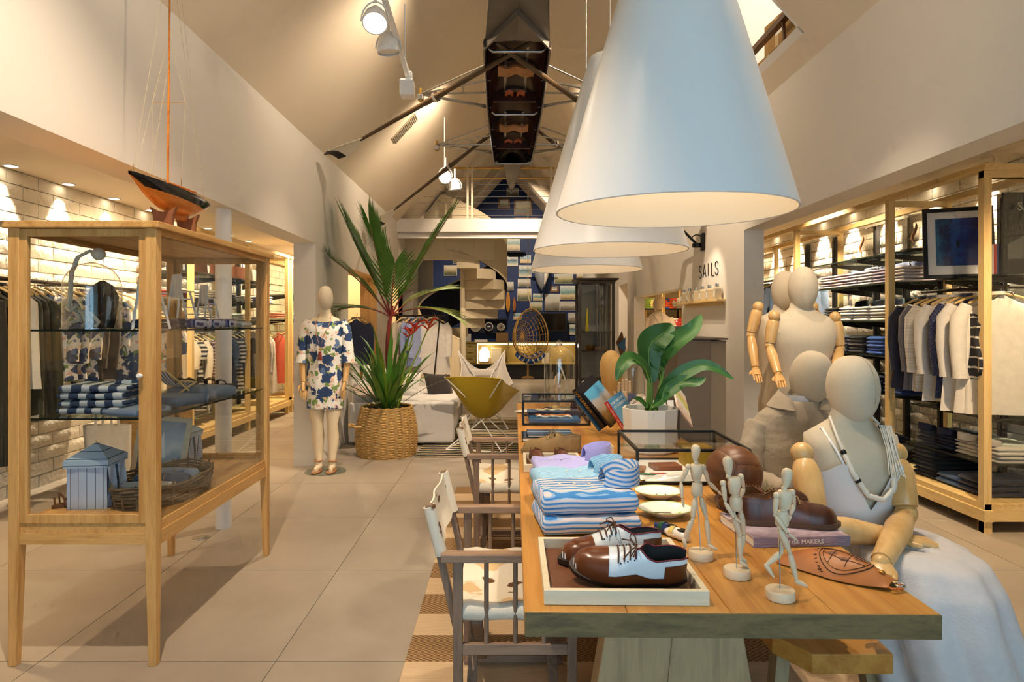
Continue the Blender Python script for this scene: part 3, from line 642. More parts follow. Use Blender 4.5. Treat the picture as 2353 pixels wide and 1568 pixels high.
def oar(h, tip, flip, label):
    h, tip = Vector(h), Vector(tip); d = (tip-h); Ltot = d.length; q = d.to_track_quat('X', 'Z')
    o = thing('oar', label, 'oar', h, group='oars of the hanging scull'); o.rotation_mode = 'QUATERNION'; o.rotation_quaternion = q
    b0 = Ltot - 0.52
    MB().tube([(0, 0, 0), (0.12, 0, 0), (0.121, 0, 0), (Ltot*0.42, 0, 0), (b0+0.04, 0, 0)], [0.017, 0.019, 0.022, 0.024, 0.015], 12).build('shaft', M['shaft'], o, 50)
    MB().tube([(Ltot*0.42-0.12, 0, 0), (Ltot*0.42+0.12, 0, 0)], 0.028, 14).build('sleeve', M['shaft'], o, 50)
    MB().tube([(Ltot*0.42-0.02, 0, 0), (Ltot*0.42+0.01, 0, 0)], 0.045, 16).build('collar', M['chrome'], o, 50)
    def bl(u, v):
        wdt = 0.02 + 0.095*math.sin(min(1, u*1.25)*math.pi/2)**1.3 * (1 - 0.25*max(0, u-0.85)/0.15)
        return V(b0 + 0.5*u, (v-0.5)*2*wdt, 0.03*math.sin(math.pi*v)*math.sin(u*2)*flip)
    def part(u0, u1): return lambda u, v: bl(u0 + (u1-u0)*u, v)
    MB().grid(part(0, 0.8), 12, 6).thick(0.006).build('blade', M['blade'], o, 60); MB().grid(part(0.8, 1.0), 4, 6).thick(0.006).build('blade_tip', M['oarblack'], o, 60)
oar(P(1230, 92, 4.95), P(758, 362, 6.46), 1, 'oar reaching left with white black-tipped blade by the wall')
oar(P(1140, 98, 4.93), P(1560, 395, 6.4), -1, 'oar reaching right from the near seat behind the lamp')
oar(P(1192, 258, 6.9), P(858, 520, 8.6), 1, 'oar reaching left from the far seat toward the palm')
oar(P(1160, 238, 6.85), P(1400, 430, 8.8), -1, 'oar reaching right from the far seat behind the lamp')
# ================================================================== FAR END OF THE SHOP
# ---- bridge balustrade
br = thing('bridge_railing', 'steel railing with brass rails and cables on the mezzanine bridge', 'railing', (0, 11.35, 3.26))
M['cream'] = plain('cream_metal', '#e8dcc0', 0.5)
for x in (-0.66, -0.58, 0.82, 0.90): MB().box(x-0.018, x+0.018, -0.02, 0.02, 0, 0.78 if abs(abs(x)-0.62) > 0.5 else 0.93).build('post', M['cream'], br)
for z in (0.92, 0.74): MB().tube([(-1.3 if z > 0.8 else -1.05, 0, z), (1.5 if z > 0.8 else 1.3, 0, z)], 0.018, 8).build('rail', M['brass'], br, 60)
for k in range(6): MB().tube([(-1.85+0.14*k, 0, 0.08+0.11*k), (2.0-0.14*k, 0, 0.08+0.11*k)], 0.004, 5).build('cable', M['steel'], br)
# ---- spiral stair with solid curved balustrade
SX, SY, SR = -0.85, 12.95, 0.9
M['stairc'] = plain('stair_plaster', '#e6d5b2', 0.8); M['navyin'] = plain('stair_inside_navy', '#061026', 0.7)
st = thing('spiral_staircase', 'cream spiral staircase with solid curved balustrade, navy inside', 'staircase', (SX, SY, 0))
MB().lathe([(0.06, 0), (0.06, 3.0)], 20).build('newel', M['stairc'], st, 60)
def helix(t): return -math.pi/2 - t*2*math.pi        # t in turns from the front, going left
def bal(r, flip):
    def fn(u, v):
        t = u*1.22; a = helix(t); zt = min(1.12 + 2.6*t, 3.95, ZE + (SX + r*math.cos(a) - XL)*1.09 - 0.08); zb = 0.0 if t < 0.27 else max(0.0, 0.2+2.6*t-0.02)
        zb = 0.0 if t < 0.25 else (0.19+2.6*t)*min(1, (t-0.25)/0.05)
        if t > 1.0: zb = min(zb, 2.78 + 0.2*(t-1)/0.22)
        return V(r*math.cos(a), r*math.sin(a), zb + (zt-zb)*v)
    return MB().grid(fn, 90, 4)
bal(SR, 1).build('balustrade', M['stairc'], st, 60); bal(SR-0.03, -1).build('balustrade_lining', M['navyin'], st, 60)
MB().tube([V((SR-0.015)*math.cos(helix(u)), (SR-0.015)*math.sin(helix(u)), min(1.12+2.6*u, 3.95, ZE+(SX+SR*math.cos(helix(u))-XL)*1.09-0.08)) for u in [1.22*k/80 for k in range(81)]], 0.02, 6).build('coping', M['stairc'], st, 60)
for k in range(17):
    t0, t1 = k/14.0, (k+1.15)/14.0; z = 0.19*(k+1); a = [helix(t0+(t1-t0)*q/4) for q in range(5)]
    pts = [V(0.05*math.cos(a[2]), 0.05*math.sin(a[2]), z-0.19)] + [V((SR-0.04)*math.cos(q), (SR-0.04)*math.sin(q), z-0.19) for q in a]
    MB().prism(pts, (0, 0, 0.19)).build('tread', M['stairc'], st)
# grey round column behind the stair, cream soffit panel
struct(MB().lathe([(0.27, 0), (0.27, 2.95)], 28, (-1.86, 14.2, 0)), 'trim_8', plain('grey_column', '#b9b2a6', 0.7), smooth=50)
struct(MB().box(XL, -0.2, 12.1, 12.14, 2.62, 3.03), 'trim_9', M['stairc'])
# ---- pictures on the navy wall
beach = [[(0.0, '#8a7b5c'), (0.3, '#d8c79e'), (0.5, '#5e8f8c'), (0.7, '#9fb9b4'), (1, '#dfe3dc')], [(0.0, '#3d4a2e'), (0.35, '#8b8a5a'), (0.55, '#c9bd94'), (1, '#cfd8d2')],
         [(0, '#e8dcc0'), (0.4, '#7fa0a6'), (0.55, '#3c5c70'), (0.75, '#c3ccc4'), (1, '#e6e4d8')], [(0, '#5a5348'), (0.4, '#9a9486'), (0.6, '#d3cfc2'), (1, '#c6c8c2')],
         [(0, '#caa97a'), (0.35, '#e3cfa6'), (0.6, '#86a9b5'), (1, '#b9d0da')], [(0, '#46503f'), (0.3, '#70704f'), (0.5, '#b4a57b'), (0.75, '#e0d6b8'), (1, '#efe7d0')]]
pics = [(1164,1195,545,576,0,'dune photograph under the bridge beam'),(1164,1190,588,612,2,'grey-green wave photograph'),(1195,1220,587,605,4,'small pink sand photograph'),(1192,1221,610,637,2,'turquoise shore photograph beside the rope'),(1190,1219,641,660,3,'pale sea horizon photograph'),
 (1160,1180,648,668,3,'white cloud photograph beside the stair'),(1189,1221,664,692,5,'large sandy beach photograph behind the rope'),(1225,1247,675,692,0,'bay photograph under the shark head'),(1217,1246,695,714,1,'rocky cove photograph below the bay'),(1252,1286,676,715,3,'tall headland photograph'),(1274,1317,630,652,1,'green lagoon photograph below the lamps'),
 (1264,1284,657,672,4,'little harbour picture in a brown frame'),(1287,1329,657,689,0,'wide teal beach photograph'),(1287,1345,693,714,3,'long grey headland photograph'),(1331,1347,657,671,4,'small sunny picture by the dark cabinet'),(1325,1345,630,643,5,'narrow cream picture near the ceiling'),
 (1306,1328,719,742,3,'dusky photograph beside the television'),(1308,1328,746,770,2,'dark surf photograph below the dusky one'),(1148,1158,673,694,4,'sand photograph behind the surfboards'),(1110,1142,708,732,1,'palm silhouette photograph above the clocks'),(1020,1050,610,634,5,'pale palm photograph seen through the stair'),(1041,1056,580,606,3,'grey mountain photograph seen through the stair'),
 (1144,1172,455,479,1,'brown framed tree picture in the gable'),(1181,1223,459,494,5,'brown framed river picture in the gable'),(1164,1192,432,452,3,'dim picture high in the gable'),(1182,1236,500,512,2,'white framed picture on the gable ledge'),(1180,1199,720,735,4,'small sand photograph behind the hanging chair')]
M['frame_w'] = plain('white_frame', '#e9e4d8', 0.6); M['frame_b'] = wood('brown_frame', '#5a3c22', '#7d5835', 'x')
for i, (x0, x1, y0, y1, k, lab) in enumerate(pics):
    a, b = P(x0, y1, YB-0.03), P(x1, y0, YB-0.03); wd, hd = (b.x-a.x), (b.z-a.z)
    t_ = thing('wall_picture', lab + ' on the navy wall', 'picture', ((a.x+b.x)/2, YB-0.03, a.z), group='pictures on the navy wall')
    brown = 'framed' in lab or 'brown' in lab
    MB().box(-wd/2, wd/2, 0, 0.028, 0, hd).build('backing', M['frame_b'] if brown else M['frame_w'], t_)
    e = 0.045 if brown else 0.008
    MB().box(-wd/2+e, wd/2-e, -0.006, 0.0, e, hd-e).build('print', picture('seaside_print', beach[k], 'Z', 3.5, 0.4, i), t_)
# ---- shelf, clocks, surfboards, television, shark head
def bx(name, x0, x1, y0, y1, Y, d, mat, **kw):
    a, b = P(x0, y1, Y), P(x1, y0, Y); o = MB().box(-(b.x-a.x)/2, (b.x-a.x)/2, 0, d, 0, b.z-a.z).build(name, mat, **kw); o.location = ((a.x+b.x)/2, Y, a.z); return o
ws = thing('wall_shelf', 'dark navy shelf board with box below on the back wall', 'shelf', (P(1122, 735, 16.5).x, 16.5, P(0, 735, 16.5).z))
MB().box(-0.5, 0.5, 0, 0.3, 0, 0.03).build('board', M['navyin'], ws); MB().box(-0.45, 0.45, 0.15, 0.3, -0.35, 0.0).build('back_panel', M['navyin'], ws)
ws2 = thing('wall_shelf', 'short navy shelf board under the dune photograph', 'shelf', (P(1186, 579, 16.55).x, 16.55, P(0, 580, 16.55).z)); MB().box(-0.25, 0.25, 0, 0.25, 0, 0.03).build('board', M['navyin'], ws2); MB().box(-0.2, 0.2, 0.2, 0.25, -0.1, 0).build('bracket', M['navyin'], ws2)
M['clockface'] = plain('clock_face', '#cfc6b4', 0.5); M['clockdark'] = plain('dark_clock_face', '#20242c', 0.4)
for px, py, r, dk, lab in ((1093, 751, 12, 0, 'round pale plate with numerals left of the other two'), (1123.5, 751, 10, 1, 'round dark plate with white ring between two pale ones'), (1151, 752, 9, 0, 'round silver plate right of the dark one')):
    c = P(px, py, 16.6); t_ = thing('wall_plate', lab + ', on the navy back wall', 'plate', c, group='round plates on the back wall'); rr = r/F*16.6
    MB().lathe([(rr, 0), (rr, 0.02), (rr*0.86, 0.03), (rr*0.84, 0.02), (0.01, 0.02)], 28).xform(RX(math.pi/2)).build('rim', M['clockface'], t_, 40)
    MB().lathe([(rr*0.8, 0.021), (rr*0.8, 0.026), (0.005, 0.026)], 24).xform(RX(math.pi/2)).build('face', M['clockdark'] if dk else plain('numeral_ring', '#8d8571', 0.5), t_, 40)
    MB().prism([V(-rr*0.4, -0.03, -rr*0.1), V(rr*0.4, -0.03, -rr*0.1), V(rr*0.25, -0.03, rr*0.18), V(-rr*0.3, -0.03, rr*0.12)], (0, 0.003, 0)).build('motif', M['frame_w'] if dk else M['clockdark'], t_)
def surfboard(px, y0, y1, wpx, col, lab):
    Y = 16.62; a, b = P(px, y1, Y), P(px, y0, Y); h = b.z-a.z; wd = wpx/F*Y
    t_ = thing('surfboard', lab, 'surfboard', (a.x, Y, a.z), group='small surfboards on the navy wall')
    R = []
    for k in range(15):
        f = k/14; s = max(0.03, math.sin(math.pi*f**0.9)**0.6); R.append([V(wd/2*s*math.cos(2*math.pi*q/12), 0.03*s*math.sin(2*math.pi*q/12), h*f) for q in range(12)])
    MB().rings(R).build('board', plain('surfboard_resin', col, 0.3), t_, 60); MB().box(-0.006, 0.006, -0.034, -0.026, h*0.06, h*0.94).build('stringer', M['frame_b'], t_)
    MB().prism([V(0, -0.02, 0.06*h), V(0, -0.02, 0.16*h), V(0, -0.12, 0.05*h)], (0.008, 0, 0)).build('fin', M['black'], t_)
surfboard(1167.5, 671, 718, 10, '#e09a2a', 'tall yellow surfboard on the navy wall'); surfboard(1182, 683, 718, 7, '#c8763a', 'shorter orange surfboard on the navy wall')
tv = thing('television', 'black flat television on the navy wall behind the hanging chair', 'television', P(1268, 762, 16.5)); hw_ = 34/F*16.5; hh = 43/F*16.5
MB().box(-hw_, hw_, 0.0, 0.06, 0, hh).build('casing', M['black'], tv, bevel=0.01); MB().box(-hw_+0.03, hw_-0.03, -0.004, 0, 0.04, hh-0.03).build('screen', plain('tv_screen', '#15130f', 0.08), tv); MB().box(-0.1, 0.1, 0.05, 0.25, hh*0.4, hh*0.6).build('mount', M['black'], tv)
sh = thing('shark_head', 'grey and white shark head trophy hung on the navy wall', 'trophy', P(1244, 630, 16.58)); q = F/16.4
MB().hloft([(0.0, -0.12, -38/q, 0.01, 0.02), (0.0, -0.13, -25/q, 0.10, 0.10), (0, -0.12, -8/q, 0.17, 0.14), (0, -0.06, 12/q, 0.2, 0.16), (0, -0.0, 26/q, 0.2, 0.1)], 16).build('head', plain('shark_grey', '#8b8f94', 0.45), sh, 60)
MB().hloft([(0.07, -0.18, -24/q, 0.02, 0.05), (0.10, -0.16, -6/q, 0.07, 0.11), (0.1, -0.08, 10/q, 0.1, 0.12)], 12).build('belly', plain('shark_white', '#e7dfcd', 0.5), sh, 60)
for s in (-1, 1): MB().prism([V(s*0.15, -0.1, 0.0), V(s*0.17, -0.1, 0.12), V(s*0.36, -0.1, 0.06)], (0, 0.03, 0)).build('fin', bpy.data.materials['shark_grey'], sh)
# ---- lit sideboard along the back wall
sbY = 16.2; M['khaki'] = plain('olive_lacquer', '#a08c4c', 0.5); M['led'] = glow('led_strip', (1, 0.80, 0.45), 9)
sa, sb_ = P(1066, 838, sbY), P(1346, 787, sbY); SW = sb_.x-sa.x; SH = sb_.z-sa.z
sd = thing('sideboard', 'long olive sideboard with lit niches along the navy wall', 'sideboard', (sa.x, sbY, 0)); z0 = sa.z; z1 = sb_.z
MB().box(0, SW, 0, 0.5, z1-0.03, z1).box(0, SW, 0, 0.5, z0, z0+0.03).box(0, SW, 0.47, 0.5, z0, z1).box(0, 0.03, 0, 0.5, z0, z1).box(SW-0.03, SW, 0, 0.5, z0, z1).build('carcass', M['khaki'], sd)
for k, px in enumerate((1095, 1168, 1232)): x = P(px, 0, sbY).x - sa.x; MB().box(x-0.015, x+0.015, 0.01, 0.47, z0+0.03, z1-0.03).build('divider', M['khaki'], sd)
for k in range(3):
    z = z0+0.04+k*(SH-0.08)/3; d_ = MB().box(0.03, 0.30, -0.012, 0.01, z, z+(SH-0.1)/3).build('drawer', M['khaki'], sd); MB().box(0.1, 0.23, -0.03, -0.012, z+0.1, z+0.115).build('handle', M['brass'], d_)
MB().box(0.33, SW-0.05, 0.02, 0.05, z1-0.055, z1-0.035).build('light_strip', M['led'], sd); MB().box(0.34, 0.355, 0.02, 0.04, z0+0.03, z1-0.05).box(SW-0.2, SW-0.185, 0.02, 0.04, z0+0.03, z1-0.05).build('light_strip', M['led'], sd)
MB().box(0.2, SW-0.2, 0.1, 0.45, 0, z0).build('plinth', M['black'], sd)  # black block put in for the dark, shaded void under the carcass
for px in (1125, 1200, 1290): point('sideboard_led', (P(px, 0, sbY).x, sbY+0.2, z1-0.09), 5, WARM, 0.04)
bx('storage_box', 1140, 1168, 765, 786, 16.3, 0.25, plain('brown_card', '#7d6138', 0.8), label='brown cardboard box standing on the lit sideboard', cat='box')
lampj = thing('glass_lamp', 'glowing white shell lamp in a niche of the sideboard', 'lamp', P(1113, 836, 16.3)); MB().hloft([(0,0.1,0.02,0.1,0.06),(0,0.1,0.1,0.14,0.08),(0,0.1,0.3,0.13,0.07),(0,0.1,0.42,0.06,0.04)], 16).build('shell', glow('lit_shell', (1, 0.85, 0.6), 4), lampj, 60); MB().box(-0.12, 0.12, 0.02, 0.18, 0.0, 0.05).build('foot', M['frame_b'], lampj)
for i, (x0, x1, y0, y1, c, lab) in enumerate(((1128, 1152, 800, 835, '#e6dcc4', 'pale framed print leaning in a lit niche'), (1118, 1130, 822, 835, '#c9b48c', 'small tan box in the lit niche'), (1245, 1262, 812, 836, '#d9cdb4', 'cream canister in the right-hand niche'), (1070, 1082, 768, 786, '#b9b4ac', 'stack of papers at the left end of the sideboard'), (1090, 1120, 781, 787, '#e4ddcf', 'row of white cards on the sideboard'))):
    bx('display_item', x0, x1, y0, y1, 16.3 if y1 < 790 else 16.35, 0.12, plain('item_paint', c, 0.7), label=lab, cat='decoration', bevel=0.01).name = ('framed_print', 'gift_box', 'canister', 'paper_stack', 'card_row')[i]
# ---- hanging rattan chair
M['rattan'] = plain('rattan', '#93702f', 0.55, 0, 60, 0.2, 0.2)
hcY = 12.0; hc = thing('hanging_chair', 'egg-shaped rattan chair hanging on a rope', 'chair', P(1213, 842, hcY)); q = hcY/F
def egg(a, f):                     # f 0 bottom .. 1 top, a angle; opening to the lower right
    r = 0.36*math.sin(math.pi*min(0.985, max(0.05, 0.12+0.86*f)))**0.7
    return V(r*math.cos(a), r*0.9*math.sin(a), 1.08*f)
rim = []
for k in range(41):
    a = 2*math.pi*k/40; rim.append(V(0.06+0.30*math.cos(a)*(1-0.15*math.sin(a)), -0.15-0.12*math.cos(a)*0.5+0.10*math.sin(a), 0.62+0.46*math.sin(a)))
MB().tube(rim, 0.014, 8, close=True).build('hoop', M['rattan'], hc, 60)
mb = MB(); cen = V(0.06, -0.15, 0.62)
def sheet(i, j):                   # back shell bulging behind the hoop
    a = 2*math.pi*i; p = rim[int(round(40*i)) % 40]; f = j
    r = cen + (p-cen)*math.cos(f*math.pi/2)**0.85; return r + V(-0.16*math.sin(f*math.pi/2), 0.42*math.sin(f*math.pi/2), -0.06*math.sin(f*math.pi/2))
for i in range(20): mb.tube([sheet(i/20, j/8) for j in range(9)], 0.006, 5)
for j in (1, 2, 3, 4, 5, 6): mb.tube([sheet(i/40, j/8) for i in range(40)], 0.006, 5, close=True)
mb.build('net', M['rattan'], hc, 60)
MB().tube([(0.06, -0.1, 1.08), (0.0, -0.05, 1.35), (0, -0.05, 4.0)], 0.008, 6).build('rope', M['rigging'], hc)
MB().tube([(0, 0, -0.20), (0, 0, 0.02)], 0.02, 8).lathe([(0.12, -0.22), (0.12, -0.2), (0.02, -0.18)], 16).build('tassel', M['rattan'], hc, 60)
M['navystr'] = stripes('navy_cushion', [(0.7, '#274a86'), (0.3, '#d9d3c4')], 'x', 0.09)
for i, (x, z, a, lab) in enumerate(((-0.08, 0.16, 0.5, 'navy and white cushion at the left in the hanging chair'), (0.16, 0.17, -0.5, 'navy and white cushion at the right in the hanging chair'))):
    o = MB().hloft([(0,0,-0.06,0.10,0.06,0.6),(0,0,-0.03,0.17,0.12,0.6),(0,0,0.03,0.17,0.12,0.6),(0,0,0.06,0.1,0.06,0.6)], 20).build('cushion', M['navystr'], None, 60, label=lab, cat='cushion', group='cushions in the hanging chair'); o.location = P(1213, 842, hcY) + V(x, -0.05, z); o.rotation_euler = (0.3, a, 0.2)
# ---- dark glazed cabinet
dcb = thing('glazed_cabinet', 'tall dark framed glass cabinet with cornice near the back', 'cabinet', (1.42, 9.9, 0)); w2, d2, h2 = 0.26, 0.42, 2.05
for sx in (-1, 1):
    for y in (0, d2): MB().box(sx*w2-0.022, sx*w2+0.022, y-0.022, y+0.022, 0, h2).build('post', M['umber'] if 'umber' in M else M.setdefault('umber', plain('dark_umber', '#3b352c', 0.5)), dcb)
MB().rings([[V(-w2-o, -o, z), V(w2+o, -o, z), V(w2+o, d2+o, z), V(-w2-o, d2+o, z)] for z, o in ((h2, 0.025), (h2+0.03, 0.03), (h2+0.05, 0.07), (h2+0.075, 0.075))]).build('cornice', M['umber'], dcb)
MB().box(-w2, w2, -0.01, d2, 0.0, 0.12).build('base', M['umber'], dcb)
for z in (0.55, 1.0, 1.3): MB().box(-w2+0.02, w2-0.02, 0.02, d2-0.02, z-0.012, z).build('shelf', M['umber'], dcb)
MB().box(-w2+0.02, w2-0.02, -0.003, 0.003, 0.12, h2).build('pane', M['glass'], dcb); MB().box(-w2-0.003, -w2+0.003, 0.02, d2-0.02, 0.12, h2).build('pane', M['glass'], dcb)
MB().box(-w2+0.02, w2-0.02, d2-0.01, d2, 0.12, h2).build('back_panel', plain('silver_grey', '#8b8a80', 0.4), dcb)
for k in range(4): MB().tube([(w2-0.20+0.045*k, d2-0.04, 1.0), (w2-0.20+0.045*k, d2-0.04, h2)], 0.017, 8).build('curtain_fold', plain('curtain_grey', '#6d6a60', 0.4) if k == 0 else bpy.data.materials['curtain_grey'], dcb, 60)
yb = MB().lathe([(0.03, 0), (0.028, 0.02), (0.004, 0.36)], 12).build('cone_ornament', plain('yellow', '#d9c51e', 0.5), None, 50, label='thin yellow cone on a shelf of the dark cabinet', cat='ornament'); yb.location = (1.30, 10.1, 1.301)
bk = MB().hloft([(0,0,0,0.05,0.05),(0,0,0.08,0.08,0.08),(0,0,0.085,0.07,0.07)], 14).build('gold_bowl', M['brass'], None, 50, label='small gold bowl in the dark cabinet', cat='bowl'); bk.location = (1.34, 10.05, 1.001)
for i, x in enumerate((1.45, 1.56)): o = MB().box(-0.04, 0.04, -0.05, 0.05, 0, 0.06).build('keepsake_box', M['frame_b'], None, bevel=0.004, label=('small wooden box beside the gold bowl', 'small wooden box at the right in the dark cabinet')[i], cat='box'); o.location = (x, 10.08, 1.001)
# ================================================================== LOUNGE
# ---- slipcovered sofa
M['slip'] = fabric('white_slipcover', '#e9e4dc', 5, 0.5, 0.9, 0.03); M['slip'].node_tree.nodes['Bump'].inputs['Distance'].default_value = 0.03
sf = thing('sofa', 'white slipcovered sofa beside the palm basket', 'sofa', (-1.2, 7.45, 0))
def soft(x0, x1, y0, y1, z0, z1, r, name, mat, par, am=0.012, seed=0):
    o = MB().box(x0, x1, y0, y1, z0, z1); me = o.mesh(name, mat); bm = bmesh.new(); bm.from_mesh(me)
    bmesh.ops.bevel(bm, geom=list(bm.edges), offset=r, segments=3, affect='EDGES', profile=0.6)
    bmesh.ops.subdivide_edges(bm, edges=[e for e in bm.edges if e.calc_length() > 0.12], cuts=5, use_grid_fill=True)
    for v in bm.verts: v.co += V(*[am*mnoise.noise(v.co*6 + V(seed, k*7, 3)) for k in range(3)])
    bm.to_mesh(me); bm.free(); me.polygons.foreach_set('use_smooth', [True]*len(me.polygons))
    ob = bpy.data.objects.new(name, me); COL.objects.link(ob); ob.parent = par; return ob
soft(-0.62, 0.60, 0.0, 0.2, 0.03, 0.50, 0.03, 'arm', M['slip'], sf, 0.012, 1); soft(-0.62, 0.60, 1.9, 2.1, 0.03, 0.62, 0.03, 'arm', M['slip'], sf, 0.012, 2)
soft(-0.62, -0.36, 0.2, 1.9, 0.03, 0.72, 0.05, 'back', M['slip'], sf, 0.014, 3); soft(-0.36, 0.55, 0.2, 1.9, 0.03, 0.34, 0.03, 'base', M['slip'], sf, 0.012, 4)
for k in range(2): soft(-0.34, 0.62, 0.22+0.84*k, 1.04+0.84*k, 0.34, 0.52, 0.05, 'seat_cushion', M['slip'], sf, 0.016, 5+k)
def pillow(loc, rot, size, mat, lab, group='pillows on the sofa'):
    a, b, c = size
    o = MB().grid(lambda u, v: V(0,0,0), 1, 1); mb = MB()
    def fn(sg):
        def f(u, v):
            x, y = 2*u-1, 2*v-1; h = c*(1-x**4)*(1-y**4); pinch = 1-0.08*(1-abs(x))*(abs(y)) ; return V(a*x*(1-0.07*(1-y*y)), b*y*(1-0.07*(1-x*x)), sg*h)
        return f
    mb.grid(fn(1), 12, 12).grid(fn(-1), 12, 12); o = mb.build('pillow', mat, None, 60, label=lab, cat='pillow', group=group); o.location = loc; o.rotation_euler = rot; return o
bpy.data.meshes.remove(bpy.data.meshes.new('x'))
pillow((-1.53, 7.78, 0.70), (1.1, 0.2, 0.3), (0.22, 0.22, 0.07), M['slip'], 'white square pillow upright on the sofa'); pillow((-1.60, 7.66, 0.61), (0.15, 0.1, 0.5), (0.22, 0.2, 0.06), fabric('blush_cover', '#d6bfae'), 'blush pillow lying flat under white ones on the sofa'); pillow((-1.3, 8.1, 0.62), (1.2, 0, -0.3), (0.24, 0.2, 0.07), M['slip'], 'white pillow behind the palm on the sofa')
pillow((-0.85, 8.3, 0.60), (1.0, 0.1, 0.6), (0.2, 0.2, 0.06), fabric('dark_brown_cover', '#2a211b'), 'dark brown fur pillow on the sofa seat')
# ---- butterfly chairs
def rodset(par, pts, mat): MB().tube(pts, 0.0075, 8).build('frame_rod', mat, par, 60)
def butterfly(loc, rz, label, mat, fmat, dip=0.19, zb=0.83):
    c = thing('butterfly_chair', label, 'chair', loc, rz)
    # corners: two high back peaks, two lower front knees (local +y is the front)
    A, B, C, D = V(-0.33, -0.33, zb), V(0.33, -0.33, zb), V(0.36, 0.36, 0.62), V(-0.36, 0.36, 0.62)
    def fn(u, v):
        p = (A*(1-u)+B*u)*(1-v) + (D*(1-u)+C*u)*v
        s = math.sin(math.pi*u); e = math.sin(math.pi*v)
        p = p + V(0, 0, -dip*s*(1-v) - 0.32*s**0.45*e**0.8 - 0.13*s*v)
        p.y += 0.12*s*(1-v) - 0.10*s*v; p.x -= (u-0.5)*0.10*e; return p
    MB().grid(fn, 20, 20).thick(0.012).build('sling', mat, c, 60)
    for a, f in ((A, V(0.30, 0.30, 0.0075)), (B, V(-0.30, 0.30, 0.0075)), (C, V(-0.32, -0.30, 0.0075)), (D, V(0.32, -0.30, 0.0075))):
        rodset(c, [a, (a*0.45 + f*0.55), f], fmat)
    rodset(c, [V(-0.30, 0.30, 0.0075), V(0.30, 0.30, 0.0075)], fmat); rodset(c, [V(-0.32, -0.30, 0.0075), V(0.32, -0.30, 0.0075)], fmat)
    for s in (-1, 1): rodset(c, [V(s*0.30, 0.30, 0.0075), V(s*0.32, -0.30, 0.0075)], fmat)
    return c
M['mustard'] = fabric('mustard_felt', '#b39712', 200, 0.2); M['greyw'] = fabric('stone_canvas', '#ded5cb', 120, 0.2)
butterfly((-0.27, 7.35, 0.013), -0.25, 'mustard yellow felt butterfly chair seen from behind', M['mustard'], M['white'], 0.0, 0.82)
bw = butterfly((-0.29, 8.75, 0.013), math.pi+0.12, 'stone white canvas butterfly chair behind the mustard one', M['greyw'], M['white'], 0.26, 1.03)
pillow((-0.30, 8.93, 0.72), (1.15, 0, 0.1), (0.21, 0.08, 0.05), M['greyw'], 'small headrest roll on the white butterfly chair', 'lounge headrest')
# ---- palm in a woven basket
px_, py_ = -1.286, 6.98
M['wick'] = plain('seagrass', '#c49c5c', 0.8, 0, 120, 0.4, 0.25)
bk = thing('plant_basket', 'large round woven seagrass basket holding the palm', 'basket', (px_, py_, 0))
def bprof(f): return 0.285 + 0.055*math.sin(math.pi*(0.15+f*0.8)) - 0.02*f
rows, cols = 38, 72
def bfn(u, v):
    j = int(round(v*rows)); i = int(round(u*cols)) % cols; r = bprof(v)
    if 0 < j < rows: r += 0.008*(1 if (i//3+j) % 2 else -1)
    return V(r*math.cos(2*math.pi*u), r*math.sin(2*math.pi*u), 0.52*v)
MB().grid(bfn, cols, rows, True).build('weave', M['wick'], bk, 70)
mbr = MB()
for k in range(2): mbr.tube([V((bprof(1)-0.004)*math.cos(2*math.pi*i/60), (bprof(1)-0.004)*math.sin(2*math.pi*i/60), 0.515+0.006*k+0.006*math.sin(i*2.1+k*3)) for i in range(60)], 0.011, 6, close=True)
mbr.build('rim', M['wick'], bk, 70)
MB().lathe([(0.285, 0.0), (0.285, 0.01), (0.01, 0.012)], 40).build('base', M['wick'], bk); MB().grid(lambda u, v: V(0.26*v*math.cos(2*math.pi*u), 0.26*v*math.sin(2*math.pi*u), 0.49+0.02*mnoise.noise(V(u*9, v*9, 1))), 30, 8, True).build('soil', M['soil'], bk, 60)
hp = [V(-0.33, -0.10, 0.335), V(-0.375, -0.13, 0.345), V(-0.36, -0.22, 0.34), V(-0.29, -0.255, 0.335), V(-0.22, -0.24, 0.335)]
MB().tube(hp, 0.014, 8).build('handle', M['wick'], bk, 60)
M['stemred'] = plain('crimson_stem', '#8e2f26', 0.45, 0, 12, 0.1, 0.25)
pl = thing('lipstick_palm', 'tall palm with red stem and arching green fronds', 'plant', (px_, py_, 0.5))
rp = random.Random(11)
def strip(mb, pts, wds, nrm, fold=0.25):       # leaf blade with a midrib fold
    n = len(pts); vs = []
    for i, p in enumerate(pts):
        t = (pts[min(i+1, n-1)]-pts[max(i-1, 0)]).normalized(); s = t.cross(nrm)
        if s.length < 1e-4: s = V(1,0,0)
        s.normalize(); up = s.cross(t).normalized(); w_ = wds[i]
        vs += [p - s*w_ + up*w_*fold, p, p + s*w_ + up*w_*fold]
    mb.add(vs, [(3*i+k, 3*i+k+1, 3*i+4+k, 3*i+3+k) for i in range(n-1) for k in (0, 1)])
